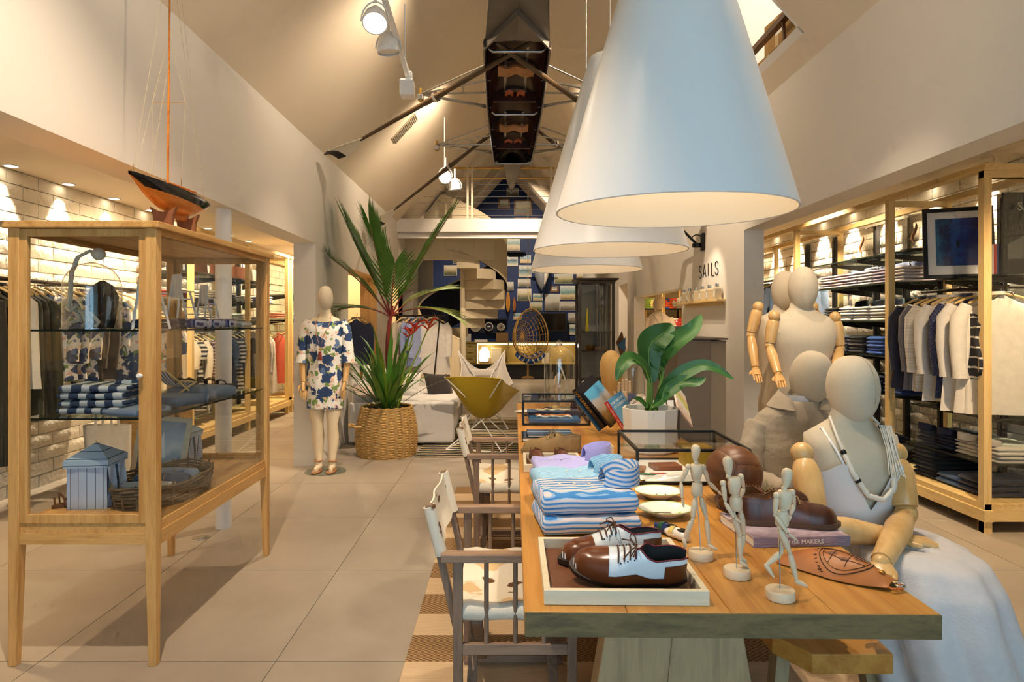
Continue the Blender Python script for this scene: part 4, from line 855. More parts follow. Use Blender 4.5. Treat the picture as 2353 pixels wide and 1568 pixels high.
def frond(name, base, dirs, length, nleaf, leafl, mat, droop, spread=0.9, par=None, stem=None):
    # dirs: (azimuth, elevation)
    az, el = dirs; d = V(math.cos(az)*math.cos(el), math.sin(az)*math.cos(el), math.sin(el)); pts = []; p = Vector(base)
    for k in range(13):
        pts.append(p.copy()); d = (d + V(0, 0, -droop/13)).normalized(); p = p + d*length/12
    fo = MB().tube(pts, [0.010*(1-k/15) for k in range(13)], 6).build('rachis', stem or M['stemred'], par, 60)
    mb = MB(); side = V(-math.sin(az), math.cos(az), 0)
    for k in range(nleaf):
        f = 0.22 + 0.78*k/(nleaf-1); i = f*12; a = int(min(11, i)); q = pts[a].lerp(pts[a+1], i-a); t = (pts[a+1]-pts[a]).normalized()
        for s in (-1, 1):
            ang = spread*(1.0-0.55*f); dd = (t*math.cos(ang) + side*s*math.sin(ang) + V(0, 0, 0.10)).normalized(); ll = leafl*(0.55+0.75*math.sin(math.pi*min(0.95, f*0.8+0.12)))*rp.uniform(0.88, 1.1)
            lp = []; pp = q.copy(); d2 = dd.copy()
            for j in range(6): lp.append(pp.copy()); d2 = (d2 + V(0, 0, -0.07*droop)).normalized(); pp = pp + d2*ll/5
            strip(mb, lp, [0.004, 0.010, 0.013, 0.011, 0.007, 0.0006], side*s*0.3 + V(0,0,1))
    mb.v = [(max(x, -0.585 - 0.1*max(0, z-3)), y, z) for x, y, z in mb.v]; mb.build('leaflets', mat, fo, 60)
MB().tube([(0.0, 0.0, -0.02), (0.015, 0, 0.35), (0.0, 0, 0.6), (0.012, 0, 0.8), (0.04, 0, 1.0), (0.06, 0, 1.12)], [0.024, 0.022, 0.021, 0.024, 0.02, 0.014], 12).build('stem', M['stemred'], pl, 60)
crown = (0.04, 0, 1.0)
for az, el, ln, nl, ll, dr, mt in ((math.pi*1.0, 1.16, 1.12, 24, 0.46, 0.10, 'leaf'), (math.pi*1.25, 1.32, 1.0, 22, 0.42, 0.15, 'leaf'), (0.0, 1.12, 1.3, 24, 0.36, 0.30, 'leaf'), (-0.3, 0.50, 0.75, 12, 0.36, 1.0, 'leafy'), (math.pi*0.95, 0.55, 0.7, 12, 0.40, 1.0, 'leaf'), (0.5, 0.8, 0.7, 12, 0.34, 0.8, 'leafy'), (-1.3, 1.0, 0.7, 13, 0.36, 0.5, 'leaf'), (math.pi*1.1, 0.95, 0.85, 14, 0.38, 0.5, 'leaf')):
    frond('frond', crown, (az, el), ln, nl, ll, M[mt], dr, 0.72, pl)
for k in range(54):              # ground shoots round the stem
    az = rp.uniform(0, 2*math.pi); el = rp.uniform(0.6, 1.45); L_ = rp.uniform(0.45, 0.98); r0 = rp.uniform(0.0, 0.12); p = V(r0*math.cos(az), r0*math.sin(az), 0.0); d = V(math.cos(az)*math.cos(el), math.sin(az)*math.cos(el), math.sin(el)); lp = []
    dr = rp.uniform(0.05, 0.35)
    for j in range(8): lp.append(p.copy()); d = (d+V(0, 0, -dr*j/6)).normalized(); p = p + d*L_/7
    mb = MB(); wv = rp.uniform(0.018, 0.032); strip(mb, lp, [0.005, wv*0.6, wv, wv, wv*0.9, wv*0.7, wv*0.4, 0.001], V(0,0,1)); mb.build('leaf', M['leafy'] if k % 9 == 0 else M['leaf'], pl, 60)
# heliconia flowers
M['helic'] = plain('heliconia_red', '#c93a1e', 0.45, 0, 10, 0.05, 0.25)
hl = thing('heliconia', 'orange-red heliconia flowers rising beside the palm', 'plant', (px_+0.12, py_-0.05, 0.5))
for bxp, byp, bsx in ((940, 770, 0.10), (952, 758, 0.14), (985, 752, 0.2)):
    tip = P(bxp, byp, py_-0.05) - V(px_+0.12, py_-0.05, 0.5); s_ = MB().tube([V(0.0, 0, -0.01), tip*0.5+V(-0.02, 0, 0), tip, tip+V(0.05, 0, 0.12)], [0.008, 0.008, 0.007, 0.003], 7).build('stalk', M['leafy'], hl, 60)
    for j, (ax, az_) in enumerate(((-0.9, 0.45), (0.9, 0.5), (-0.6, 0.8), (0.7, 0.9), (-1.0, 0.15), (1.0, 0.2))):
        b0 = tip + V(0.004*j, 0, 0.018*j-0.03); mb = MB(); mb.tube([b0, b0+V(ax*0.04, -0.02, 0.02+az_*0.03), b0+V(ax*0.10, -0.02, 0.02+az_*0.10)], [(0.007, 0.012), (0.010, 0.017), 0.001], 7); mb.build('bract', M['helic'], hl, 60)
# ---- A-frame rail with coats
rk = thing('clothes_rack', 'dark A-frame clothes rail beside the stair', 'clothes rack', (-1.32, 9.5, 0)); M['dkmetal'] = plain('bronze_metal', '#3a3128', 0.45, 0.7)
MB().tube([(-0.32, 0, 1.54), (0.42, 0, 1.54)], 0.013, 8).build('bar', M['dkmetal'], rk, 60)
for x in (-0.28, 0.36):
    for s in (-1, 1): MB().tube([(x, 0, 1.56), (x + s*0.12, s*0.3, 0.0)], 0.010, 8).build('leg', M['dkmetal'], rk, 60)
# ================================================================== MANNEQUINS
def egghead(mb, c, w_, d_, h_, tilt=None):      # fabric head: egg with jaw
    R = []
    for f in [0.008, 0.025] + [k/18 for k in range(1, 18)] + [0.975, 0.992]:
        a = math.pi*f; r = math.sin(a)**0.8; z = -math.cos(a)*0.5
        jaw = 1.0 - 0.22*max(0, 0.5-f)*1.2
        R.append([V(w_*r*jaw*math.cos(2*math.pi*q/24), d_*r*jaw*math.sin(2*math.pi*q/24) - d_*0.14*max(0, 0.45-f), h_*z) for q in range(24)])
    if tilt is not None: R = [[tilt @ p for p in r] for r in R]
    return mb.rings([[Vector(c)+p for p in r] for r in R])
def limb(mb, pts, rs, n=14): return mb.tube(pts, rs, n)
def wood_arm(par, S, E, W, Hd, r=0.042, sc_=1.0):
    S, E, W, Hd = [Vector(p) for p in (S, E, W, Hd)]
    MB().ball(S, 0.040*sc_, 16, 10).build('shoulder_ball', M['armwood'], par, 60)
    d = (E-S); u = d.normalized(); MB().tube([S+u*0.03*sc_, S+u*0.045*sc_, S+d*0.35, S+d*0.8, E-u*0.022*sc_, E-u*0.02*sc_], [0.034*sc_, 0.041*sc_, r*1.08, r*0.95, r*0.86, 0.02*sc_], 18).build('upper_arm', M['armwood'], par, 50)
    MB().ball(E, r*0.80, 14, 9).build('elbow_ball', M['armwood'], par, 60)
    d = (W-E); u = d.normalized(); MB().tube([E+u*0.015*sc_, E+u*0.03*sc_, E+d*0.35, E+d*0.9, W-u*0.012*sc_, W-u*0.01*sc_], [r*0.55, r*0.72, r*0.92, r*0.72, r*0.68, r*0.4], 18).build('forearm', M['armwood'], par, 50)
    MB().ball(W, r*0.62, 12, 8).build('wrist_ball', M['armwood'], par, 60)
    hand(par, W, Hd, r*0.8)
def hand(par, W, T_, r, mat=None, curl=0.25):
    W, T_ = Vector(W), Vector(T_); d = (T_-W); L_ = d.length; u = d.normalized(); s = u.cross(V(0,0,1)); s = s.normalized() if s.length > 0.05 else V(1,0,0); n = s.cross(u).normalized(); mt = mat or M['armwood']
    p = MB().tube([W, W+d*0.12, W+d*0.3, W+d*0.5], [(r*0.5, r*0.75), (r*0.5, r*0.95), (r*0.48, r*1.15), (r*0.36, r*1.1)], 12); h_ = p.build('hand', mt, par, 60)
    for k, (o, ln) in enumerate(((-0.78, 0.42), (-0.26, 0.50), (0.26, 0.47), (0.78, 0.36))):
        b = W + d*0.46 + s*r*o; mid = b + u*L_*ln*0.55 - n*r*0.1; e = b + u*L_*ln - n*L_*curl*ln
        MB().tube([b, mid, e], [r*0.27, r*0.25, r*0.17], 8).build('finger', mt, h_, 60)
    b = W + d*0.18 + s*r*0.9; MB().tube([b, b + s*r*0.5 + u*L_*0.14, b + s*r*0.6 + u*L_*0.30], [r*0.30, r*0.27, r*0.18], 8).build('thumb', mt, h_, 60)

# ---- standing woman in the floral dress
M['skinc'] = plain('cream_mannequin', '#e8d6b4', 0.55); M['tan'] = plain('tan_leather', '#b07c52', 0.55, 0, 60, 0.1)
M['floral'] = blotch('blue_floral_print', '#f2efe6', [(0.34, '#ecdcc6', 1.0), (0.33, '#7d9a55', 1.5), (0.26, '#e3b9a2', 2.2), (0.42, '#2a446e', 1.15), (0.20, '#5d79a4', 1.15)], 7.5)
fm = thing('dress_mannequin', 'headed female mannequin in a blue floral dress on a glass disc', 'mannequin', (-1.73, 6.17, 0))
MB().lathe([(0.19, 0), (0.195, 0.005), (0.19, 0.01), (0.01, 0.01)], 40).build('base_disc', M['glassg'], fm, 40)
mb = MB(); egghead(mb, (0.0, 0, 1.665), 0.072, 0.088, 0.25); mb.build('head', M['linen'], fm, 60)
mb = MB().hloft([(0, 0.02, 1.36, 0.15, 0.10, 0.85), (0, 0.02, 1.44, 0.155, 0.075, 0.85), (0, 0.015, 1.478, 0.12, 0.06), (0, 0.01, 1.50, 0.07, 0.055), (0, 0.005, 1.53, 0.052, 0.052), (0, 0.0, 1.60, 0.048, 0.052)], 24); mb.build('neck', M['skinc'], fm, 60)
for s in (-1, 1):
    MB().tube([(s*0.075, 0, 0.80), (s*0.078, -0.01, 0.56), (s*0.070, -0.012, 0.46), (s*0.072, 0.012, 0.34), (s*0.068, 0.012, 0.2), (s*0.062, 0.005, 0.10), (s*0.064, -0.0, 0.05), (s*0.068, -0.05, 0.035), (s*0.075, -0.11, 0.025)], [0.085, 0.066, 0.05, 0.056, 0.042, 0.030, (0.035, 0.032), (0.022, 0.036), (0.012, 0.03)], 16).build('leg', M['skinc'], fm, 60)
    z = s*0.07
    sd_ = MB().hloft([(z, -0.04, 0.010, 0.042, 0.115), (z, -0.04, 0.020, 0.042, 0.115)], 20).build('sandal', M['tan'], fm, 50)
    MB().tube([(z, -0.10, 0.022), (z, -0.075, 0.058)], 0.007, 6).tube([(z-0.035, -0.04, 0.022), (z, -0.075, 0.06), (z+0.035, -0.04, 0.022)], 0.007, 6).tube([(z+0.036*math.cos(k*0.5236), 0.002+0.036*math.sin(k*0.5236), 0.105) for k in range(12)], 0.008, 6, close=True).tube([(z, 0.05, 0.02), (z, 0.045, 0.15)], (0.012), 6).build('strap', M['tan'], sd_, 60)
def dressf(u, v):
    a = 2*math.pi*u; z = 1.475 - 0.86*v
    prof = [(0, 0.10, 0.06), (0.04, 0.165, 0.085), (0.12, 0.185, 0.11), (0.32, 0.178, 0.12), (0.5, 0.165, 0.11), (0.72, 0.178, 0.125), (1.0, 0.168, 0.115)]
    for (v0, a0, b0), (v1, a1, b1) in zip(prof, prof[1:]):
        if v <= v1 or v1 == 1.0: t_ = min(1, max(0, (v-v0)/(v1-v0))); rx, ry = a0+(a1-a0)*t_, b0+(b1-b0)*t_; break
    f = 1 + 0.03*v*math.sin(7*a+v*3) + 0.015*math.sin(13*a)
    c_, s_ = math.cos(a), math.sin(a); dip = -0.035*max(0, -s_)*max(0, 1-v*8)
    return V(rx*f*math.copysign(abs(c_)**0.9, c_), ry*f*math.copysign(abs(s_)**0.9, s_), z+dip)
MB().grid(dressf, 48, 30, True).build('dress', M['floral'], fm, 60)
for s in (-1, 1):
    MB().tube([(s*0.150, 0, 1.45), (s*0.185, 0, 1.38), (s*0.205, 0, 1.25), (s*0.218, -0.01, 1.12), (s*0.222, -0.015, 1.05)], [0.045, 0.062, 0.058, 0.062, 0.066], 16).build('sleeve', M['floral'], fm, 60)
    MB().tube([(s*0.215, -0.01, 1.08), (s*0.205, -0.03, 0.95), (s*0.198, -0.05, 0.87)], [0.034, 0.030, 0.022], 12).build('forearm', M['tan'] if 0 else M['armwood'], fm, 60)
    hand(fm, V(s*0.198, -0.05, 0.865), V(s*0.175, -0.09, 0.70), 0.034)
nk = thing('tassel_necklace', 'long thin necklace with a dark red tassel on the floral dress', 'necklace', (-1.73, 6.17, 1.5))
MB().tube([V(-0.06, 0.0, 0.02), V(-0.072, -0.07, -0.06), V(-0.045, -0.135, -0.19), V(-0.01, -0.142, -0.31), V(0.02, -0.135, -0.19), V(0.062, -0.07, -0.06), V(0.06, 0, 0.02)], 0.003, 6).build('cord', M['tan'], nk, 60)
MB().ball((-0.01, -0.148, -0.315), 0.012, 10, 7).build('bead', M['brass'], nk, 60); MB().hloft([(-0.01, -0.15, -0.42, 0.024, 0.016), (-0.01, -0.15, -0.335, 0.013, 0.01)], 14).build('tassel', fabric('wine_tassel', '#7c2a22'), nk, 60)

# ---- two standing male torsos with wooden arms
def torso_form(loc, label, armsL, armsR, rz=0):
    t_ = thing('torso_mannequin', label, 'mannequin', loc, rz, group='male torso mannequins by the right pier')
    mb = MB().hloft([(0, 0, 0.80, 0.10, 0.08), (0, 0, 0.84, 0.155, 0.10), (0, 0, 0.95, 0.158, 0.11), (0, 0, 1.06, 0.135, 0.10), (0, 0.0, 1.18, 0.148, 0.105), (0, -0.01, 1.30, 0.172, 0.12), (0, -0.01, 1.36, 0.180, 0.122, 0.85), (0, 0, 1.43, 0.178, 0.095, 0.75), (0, 0.005, 1.468, 0.150, 0.078, 0.8), (0, 0.01, 1.495, 0.095, 0.062), (0, 0.01, 1.52, 0.066, 0.056), (0, 0.0, 1.57, 0.056, 0.055)], 32)
    mb.build('torso', M['linen'], t_, 60)
    mb = MB(); egghead(mb, (0, -0.01, 1.63), 0.077, 0.094, 0.25); mb.build('head', M['linen'], t_, 60)
    MB().tube([V(0.056*math.cos(k*0.3142), 0.0+0.056*math.sin(k*0.3142), 1.535) for k in range(20)], 0.0018, 5, close=True).build('neck_seam', M['tan'], t_)
    wood_arm(t_, *armsL, r=0.032, sc_=0.8); wood_arm(t_, *armsR, r=0.032, sc_=0.8)
    MB().tube([(0, 0, 0.02), (0, 0, 0.82)], 0.012, 10).build('pole', M['steel'], t_, 60); MB().lathe([(0.16, 0), (0.16, 0.012), (0.02, 0.02)], 30).build('base_plate', M['steel'], t_, 40)
def loc_arm(o, pts): return [P(*p) - Vector(o) for p in pts]
oA = (1.70, 3.66, 0); torso_form(oA, 'nearer bare linen male torso with jointed wooden arms', loc_arm(oA, [(1779, 727, 3.62), (1768, 795, 3.62), (1788, 862, 3.5), (1800, 895, 3.4)]), loc_arm(oA, [(1919, 729, 3.68), (1930, 800, 3.68), (1920, 845, 3.5), (1915, 880, 3.4)]))
oB = (1.733, 3.97, 0.0); torso_form(oB, 'farther bare linen male torso half hidden behind its twin', loc_arm(oB, [(1742, 705, 3.9), (1725, 770, 3.9), (1736, 848, 3.8), (1744, 878, 3.7)]), loc_arm(oB, [(1868, 705, 4.0), (1880, 775, 4.05), (1870, 840, 4.0), (1866, 870, 3.95)]))

# ---- seated woman: linen body, camisole, skirt, wooden arms
M['satin'] = plain('white_satin', '#f1edea', 0.38, 0, 7, 0.25, bd=0.02); M['gauze'] = fabric('grey_white_gauze', '#d9d4d2', 150, 0.35, 0.9, 0.03)
sX, sY = 1.283, 2.38
sw = thing('seated_mannequin', 'seated linen female mannequin in white camisole and long pale skirt', 'mannequin', (sX, sY, 0.456))
def SW(x, y, z): return V(x-sX, y-sY, z-0.456)
mb = MB().hloft([(0.0, 0, 0.0, 0.15, 0.13), (0.0, 0, 0.14, 0.16, 0.13), (-0.005, 0, 0.24, 0.125, 0.10), (-0.005, -0.01, 0.34, 0.135, 0.11), (-0.005, -0.025, 0.44, 0.150, 0.125), (0, -0.01, 0.52, 0.165, 0.105, 0.85), (0, 0.0, 0.565, 0.165, 0.08, 0.8), (0.0, 0.005, 0.595, 0.115, 0.062), (-0.003, 0.0, 0.62, 0.072, 0.056), (-0.006, -0.0, 0.66, 0.056, 0.055), (-0.006, 0, 0.70, 0.052, 0.054)], 36); mb.build('torso', M['linen'], sw, 60)
mb = MB(); egghead(mb, (0.0, -0.02, 0.735), 0.080, 0.098, 0.246, RZ(0.35) @ RX(-0.06)); mb.build('head', M['linen'], sw, 60)
mb = MB()
for k in range(1, 20): pass
cseam = [RZ(0.35) @ RX(-0.06) @ V(0.0, -0.0985*math.sin(math.pi*f)**0.8, -0.123*math.cos(math.pi*f)) + V(0, -0.02, 0.735) for f in [0.35+0.6*k/14 for k in range(15)]]
MB().tube(cseam, 0.0012, 5).build('head_seam', M['tan'] if 0 else plain('seam_thread', '#b8a583', 0.9), sw)
# camisole: V neck sheet wrapped round the bust
def cami(u, v):
    a = 2*math.pi*u; zs = 0.46 - 0.075*(1-abs(math.sin(a)))**0.0*0
    front = max(0.0, -math.sin(a)); top = 0.44 - 0.12*front**4*max(0, 1-abs(math.cos(a))*2.2) - 0.03*(1-abs(math.cos(a)))*0 + 0.045*(math.exp(-((abs(math.cos(a))-0.55)/0.22)**2) if math.sin(a) < 0 else 0)
    z = top + (0.205-top)*v; q = (z-0.2)/0.26
    rx = 0.138 + 0.022*q + 0.012*(1-v) - 0.0; ry = 0.112 + 0.028*q; f = 1.03 + 0.02*v*math.sin(9*a+2*v) + 0.012*math.sin(5*a+7*v)*v
    return V(rx*f*math.cos(a), ry*f*math.sin(a) - 0.02*q, z)
MB().grid(cami, 60, 18, True).build('camisole', M['satin'], sw, 60)
for s in (-1, 1): MB().tube([(s*0.085, -0.125, 0.475), (s*0.105, -0.10, 0.53), (s*0.118, -0.03, 0.592), (s*0.112, 0.05, 0.57), (s*0.09, 0.10, 0.48)], 0.0045, 6).build('strap', M['satin'], sw, 60)
wood_arm(sw, P(1843, 1042, 2.30)-V(sX, sY, .456), P(1877, 1206, 2.17)-V(sX, sY, .456), P(2066, 1240, 2.16)-V(sX, sY, .456), P(2160, 1246, 2.12)-V(sX, sY, .456), 0.047)
wood_arm(sw, P(2057, 1042, 2.33)-V(sX, sY, .456), P(2082, 1180, 2.24)-V(sX, sY, .456), P(2024, 1296, 2.0)-V(sX, sY, .456), P(2034, 1358, 1.90)-V(sX, sY, .456), 0.047)
# skirt
rs_ = [(0.225, 0.02, -0.04, 0.155, 0.13), (0.235, 0.085, -0.16, 0.15, 0.20), (0.21, 0.10, -0.21, 0.185, 0.23), (0.14, 0.105, -0.25, 0.20, 0.25), (0.02, 0.11, -0.28, 0.215, 0.26), (-0.14, 0.16, -0.30, 0.23, 0.27), (-0.30, 0.24, -0.32, 0.27, 0.29), (-0.44, 0.31, -0.33, 0.32, 0.32)]
def skirt(u, v):
    i = v*(len(rs_)-1); a = int(min(len(rs_)-2, i)); t_ = i-a; z, cx, cy, rx, ry = [rs_[a][k]+(rs_[a+1][k]-rs_[a][k])*t_ for k in range(5)]
    an = 2*math.pi*u; f = 1 + (0.02+0.075*v)*math.sin(8*an+1.5*v) + 0.04*v*math.sin(15*an+2)
    return V(cx+rx*f*math.cos(an), cy+ry*f*math.sin(an), z)
mb = MB().grid(skirt, 80, 34, True); n0 = 80; mb.f.append(tuple(range(n0-1, -1, -1)))
mb.build('skirt', M['gauze'], sw, 60)
MB().tube([SW(1.28, 2.36, 0.60), SW(1.36, 2.2, 0.63), SW(1.42, 2.05, 0.63)], [0.10, 0.085, 0.06], 16).build('thigh', M['gauze'], sw, 60)
nb = thing('beaded_necklace', 'chunky white bead and shell necklace on the seated mannequin', 'necklace', (sX, sY-0.05, 1.1)); M['bead'] = plain('shell_beads', '#e4dccb', 0.5)
npts = [V(-0.085, 0.03, -0.01), V(-0.092, -0.05, -0.09), V(-0.072, -0.105, -0.19), V(-0.03, -0.125, -0.262), V(0.02, -0.13, -0.275), V(0.065, -0.115, -0.24), V(0.088, -0.08, -0.15), V(0.082, -0.05, -0.06), V(0.06, 0.03, 0.0)]
dense = []
for a, b in zip(npts, npts[1:]):
    for k in range(6): dense.append(a.lerp(b, k/6))
MB().tube(dense, [0.0085+0.0018*(i % 2) if 8 < i < 44 else 0.005 for i in range(len(dense))], 10).build('bead_rope', M['bead'], nb, 40)
mb = MB()
for k in range(9): x = 0.055+0.004*k; mb.tube([V(x, -0.045-0.002*k, -0.03), V(x+0.004*math.sin(k*2), -0.09, -0.11), V(x-0.012+0.003*k, -0.125, -0.19-0.006*(k % 3))], 0.002, 5)
mb.build('fringe', M['bead'], nb, 40)
for i in (8, 14, 40, 44): MB().ball(dense[i], 0.011, 8, 6).build('band', M['black'], nb, 60)

# ---- seated man in the linen jacket
M['lincoat'] = fabric('beige_linen_coat', '#c2b198', 9, 0.8, 0.95, 0.08); M['lincoat'].node_tree.nodes['Bump'].inputs['Distance'].default_value = 0.02
jX, jY = 1.325, 2.98
sm = thing('jacket_mannequin', 'seated linen mannequin in a crumpled beige jacket behind the first', 'mannequin', (jX, jY, 0.456))
mb = MB(); egghead(mb, (0.085, -0.03, 0.725), 0.082, 0.098, 0.25, RZ(0.5) @ RX(0.22)); mb.build('head', M['linen'], sm, 60)
MB().tube([(0.03, 0.0, 0.5), (0.05, -0.01, 0.60), (0.075, -0.02, 0.66)], [0.07, 0.056, 0.052], 16).build('neck', M['linen'], sm, 60)
def coat(u, v):
    sec = [(0.62, 0.055, -0.005, 0.075, 0.075), (0.59, 0.04, 0, 0.115, 0.09), (0.555, 0.015, 0.0, 0.16, 0.105), (0.50, 0.0, 0.0, 0.185, 0.12), (0.42, -0.01, 0, 0.19, 0.135), (0.25, -0.005, 0, 0.18, 0.135), (0.1, -0.005, 0, 0.195, 0.14), (0.0, 0, 0, 0.21, 0.15)]
    i = v*(len(sec)-1); a = int(min(len(sec)-2, i)); t_ = i-a; z, cx, cy, rx, ry = [sec[a][k]+(sec[a+1][k]-sec[a][k])*t_ for k in range(5)]
    an = 2*math.pi*u; p = V(cx+rx*math.cos(an), cy+ry*math.sin(an), z); w_ = mnoise.noise(p*9)*0.012 + mnoise.noise(V(p.x*5, p.y*5, p.z*16))*0.009
    return p + V(math.cos(an)*w_, math.sin(an)*w_, 0)
MB().grid(coat, 90, 60, True).build('jacket', M['lincoat'], sm, 180)
def sleeve(pts, rs):
    mb = MB().tube(pts, rs, 18); mb.v = [tuple(Vector(p) + V(1, 1, 1)*0) if False else tuple(Vector(p) + Vector((mnoise.noise(Vector(p)*25)*0.010, mnoise.noise(Vector(p)*25+V(9,0,0))*0.010, 0))) for p in mb.v]; return mb
def dens(pts, k=6):
    o = []
    for a, b in zip(pts, pts[1:]): o += [Vector(a).lerp(Vector(b), j/k) for j in range(k)]
    return o + [Vector(pts[-1])]
for s, p in ((-1, [(-0.13, 0.0, 0.50), (-0.185, -0.03, 0.40), (-0.205, -0.07, 0.27), (-0.10, -0.2, 0.24)]), (1, [(0.13, -0.02, 0.49), (0.18, -0.06, 0.40), (0.18, -0.1, 0.28), (0.06, -0.22, 0.26)])):
    q = dens(p); sleeve(q, [0.068-0.018*i/len(q)+0.004*math.sin(i*2.2) for i in range(len(q))]).build('sleeve', M['lincoat'], sm, 180); hand(sm, Vector(p[-1]), Vector(p[-1])+V(0.06*-s, -0.12, -0.03), 0.034, M['linen'])
def collar(u, v):
    a = math.radians(-55+290*u); e = math.sin(math.pi*u)**0.35; r = 0.078+0.03*v+0.04*max(0, v-0.5)*2; return V(0.05+r*math.cos(a), -0.005+r*math.sin(a), 0.585+(0.13*v if v < 0.5 else 0.065-0.06*(v-0.5)*2)*e*1.35)
MB().grid(collar, 34, 8).thick(0.004).build('collar', M['lincoat'], sm, 70)
MB().grid(lambda u, v: V(0.052+0.066*math.cos(2*math.pi*u), -0.005+0.064*math.sin(2*math.pi*u), 0.59+0.055*v), 24, 2, True).build('shirt_collar', M['satin'], sm, 60)
MB().tube([(0.0, 0, 0.05), (0.1, -0.2, 0.09), (0.2, -0.42, 0.06)], [0.12, 0.1, 0.075], 16).tube([(0.2, -0.42, 0.07), (0.2, -0.42, -0.2), (0.2, -0.40, -0.44)], [0.075, 0.06, 0.06], 16).build('trousers', fabric('sand_trousers', '#8d8068'), sm, 60)
# ================================================================== SHOES, SHIRTS AND OTHER GENERAL BUILDERS
def lerpt(tab, f):
    for (a, b), (c, d) in zip(tab, tab[1:]):
        if f <= c: return b + (d-b)*max(0, (f-a)/(c-a))
    return tab[-1][1]
def shoe(name, label, cat, L, m, group=None, boot=0.0, laces=True, mirror=1):
    t_ = thing(name, label, cat, group=group); W = L*0.345
    wt = [(0, 0.36), (0.06, 0.62), (0.15, 0.74), (0.3, 0.76), (0.45, 0.80), (0.62, 0.98), (0.72, 1.0), (0.84, 0.90), (0.93, 0.66), (0.98, 0.38), (1.0, 0.12)]
    ht = [(0, 0.225+boot), (0.12, 0.235+boot), (0.28, 0.215+boot*0.9), (0.40, 0.275+boot*0.6), (0.5, 0.262+boot*0.2), (0.62, 0.205), (0.75, 0.168), (0.88, 0.152), (0.96, 0.115), (1.0, 0.05)]
    hw_ = lambda f: W/2*lerpt(wt, f); cy = lambda f: mirror*W*0.10*math.sin(math.pi*f)**2
    so = 0.058*L; n = 26
    out = [V(-L/2+L*k/n, cy(k/n)+hw_(k/n), 0) for k in range(n+1)] + [V(-L/2+L*k/n, cy(k/n)-hw_(k/n), 0) for k in range(n, -1, -1)]
    c0 = V(0, 0, 0)
    def sc(p, k, z): return V(p.x*k, p.y*k, z)
    MB().rings([[sc(p, 1.0, 0) for p in out], [sc(p, 1.045, so*0.25) for p in out], [sc(p, 1.045, so) for p in out], [sc(p, 0.98, so*1.05) for p in out]]).build('sole', m['sole'], t_, 35)
    def sec(f, grow=0.0):
        h = L*lerpt(ht, f) + grow; w_ = hw_(f) + grow; op = 1 - min(1, max(0, (f-0.34)/0.10)); op = op*op*(3-2*op); c = cy(f); x = -L/2+L*f*0.985; pts = []
        for j in range(9):
            th = math.pi/2*j/8; e = V(x, c+w_*math.cos(th)**0.8, so+h*math.sin(th)); s_ = j/8; g = V(x, c+w_*(1-0.30*s_**2), so+h*s_); pts.append(e.lerp(g, op))
        for j in range(1, 6):          # dip to the insole
            q = j/6; e = V(x, c, so+h); g = V(x, c + w_*(0.66-0.10*math.sin(math.pi*q))*(1-2*q) , so+h*(1-0.8*math.sin(math.pi*q)**0.5)); pts.append(e.lerp(g, op))
        for j in range(8, -1, -1):
            p = pts[j]; pts.append(V(p.x, 2*c-p.y, p.z))
        return pts
    fs = [0.0, 0.02, 0.05, 0.1, 0.16, 0.22, 0.28, 0.33, 0.36, 0.39, 0.42, 0.46, 0.52, 0.58, 0.64, 0.70, 0.76, 0.82, 0.88, 0.92, 0.955, 0.98, 1.0]
    S = [sec(f) for f in fs]; K = len(S[0]); up, li = MB(), MB(); vs = [p for r in S for p in r]; up.v = [tuple(p) for p in vs]; li.v = list(up.v)
    for i in range(len(S)-1):
        for j in range(K-1):
            q = (i*K+j, i*K+j+1, (i+1)*K+j+1, (i+1)*K+j)
            (li if (8 <= j < 14 and fs[i] < 0.42) else up).f.append(q)
    up.f.append(tuple(range(K))); up.build('upper', m['upper'], t_, 70); li.build('lining', m['lining'], t_, 70)
    def patch(fa, fb, ja, jb, g, mat, nm):
        q = [fa+(fb-fa)*k/8 for k in range(9)]; S2 = [sec(f, g)[ja:jb] for f in q]; k2 = jb-ja
        MB().add([p for r in S2 for p in r], [(i*k2+j, i*k2+j+1, (i+1)*k2+j+1, (i+1)*k2+j) for i in range(8) for j in range(k2-1)]).build(nm, mat, t_, 70)
    if 'toe' in m: patch(0.69, 0.995, 0, K, 0.0022, m['toe'], 'toe_cap'); patch(0.0, 0.2, 0, 7, 0.002, m['toe'], 'heel_counter'); patch(0.0, 0.2, K-7, K, 0.002, m['toe'], 'heel_counter')
    if 'side' in m:
        patch(0.2, 0.69, 0, 3, 0.0016, m['toe'], 'side_strip'); patch(0.2, 0.69, K-3, K, 0.0016, m['toe'], 'side_strip')
    MB().tube([sec(f)[8] for f in fs[:12]], 0.0022, 6).tube([sec(f)[14] for f in fs[:12]], 0.0022, 6).build('topline', m.get('trim', m['upper']), t_, 60)
    if laces:
        for k, f in enumerate((0.46, 0.51, 0.56, 0.61)):
            s_ = sec(f); MB().tube([s_[5]+V(0,0,0.003), s_[7]+V(0,0,0.006), s_[11]+V(0,0,0.007), s_[15]+V(0,0,0.006), s_[17]+V(0,0,0.003)], 0.0022, 6).build('lace', m['lace'], t_, 60)
        b = sec(0.45)[11]+V(0, 0, 0.008)
        for sg in (-1, 1):
            MB().tube([b, b+V(0.004, sg*0.02, 0.012), b+V(0.012, sg*0.04, 0.004), b+V(0.016, sg*0.03, -0.002), b], 0.0018, 6).build('lace_loop', m['lace'], t_, 60)
            MB().tube([b, b+V(0.015, sg*0.015, 0.004), b+V(0.035, sg*0.034, -0.012)], 0.0018, 6).build('lace_end', m['lace'], t_, 60)
        for k, f in enumerate((0.47, 0.53, 0.59)):
            for j in (5, 17): MB().ball(sec(f, 0.001)[j], 0.0022, 6, 4).build('eyelet', M['black'], t_)
    return t_
def place(o, loc, rot): o.location = loc; o.rotation_euler = rot; return o
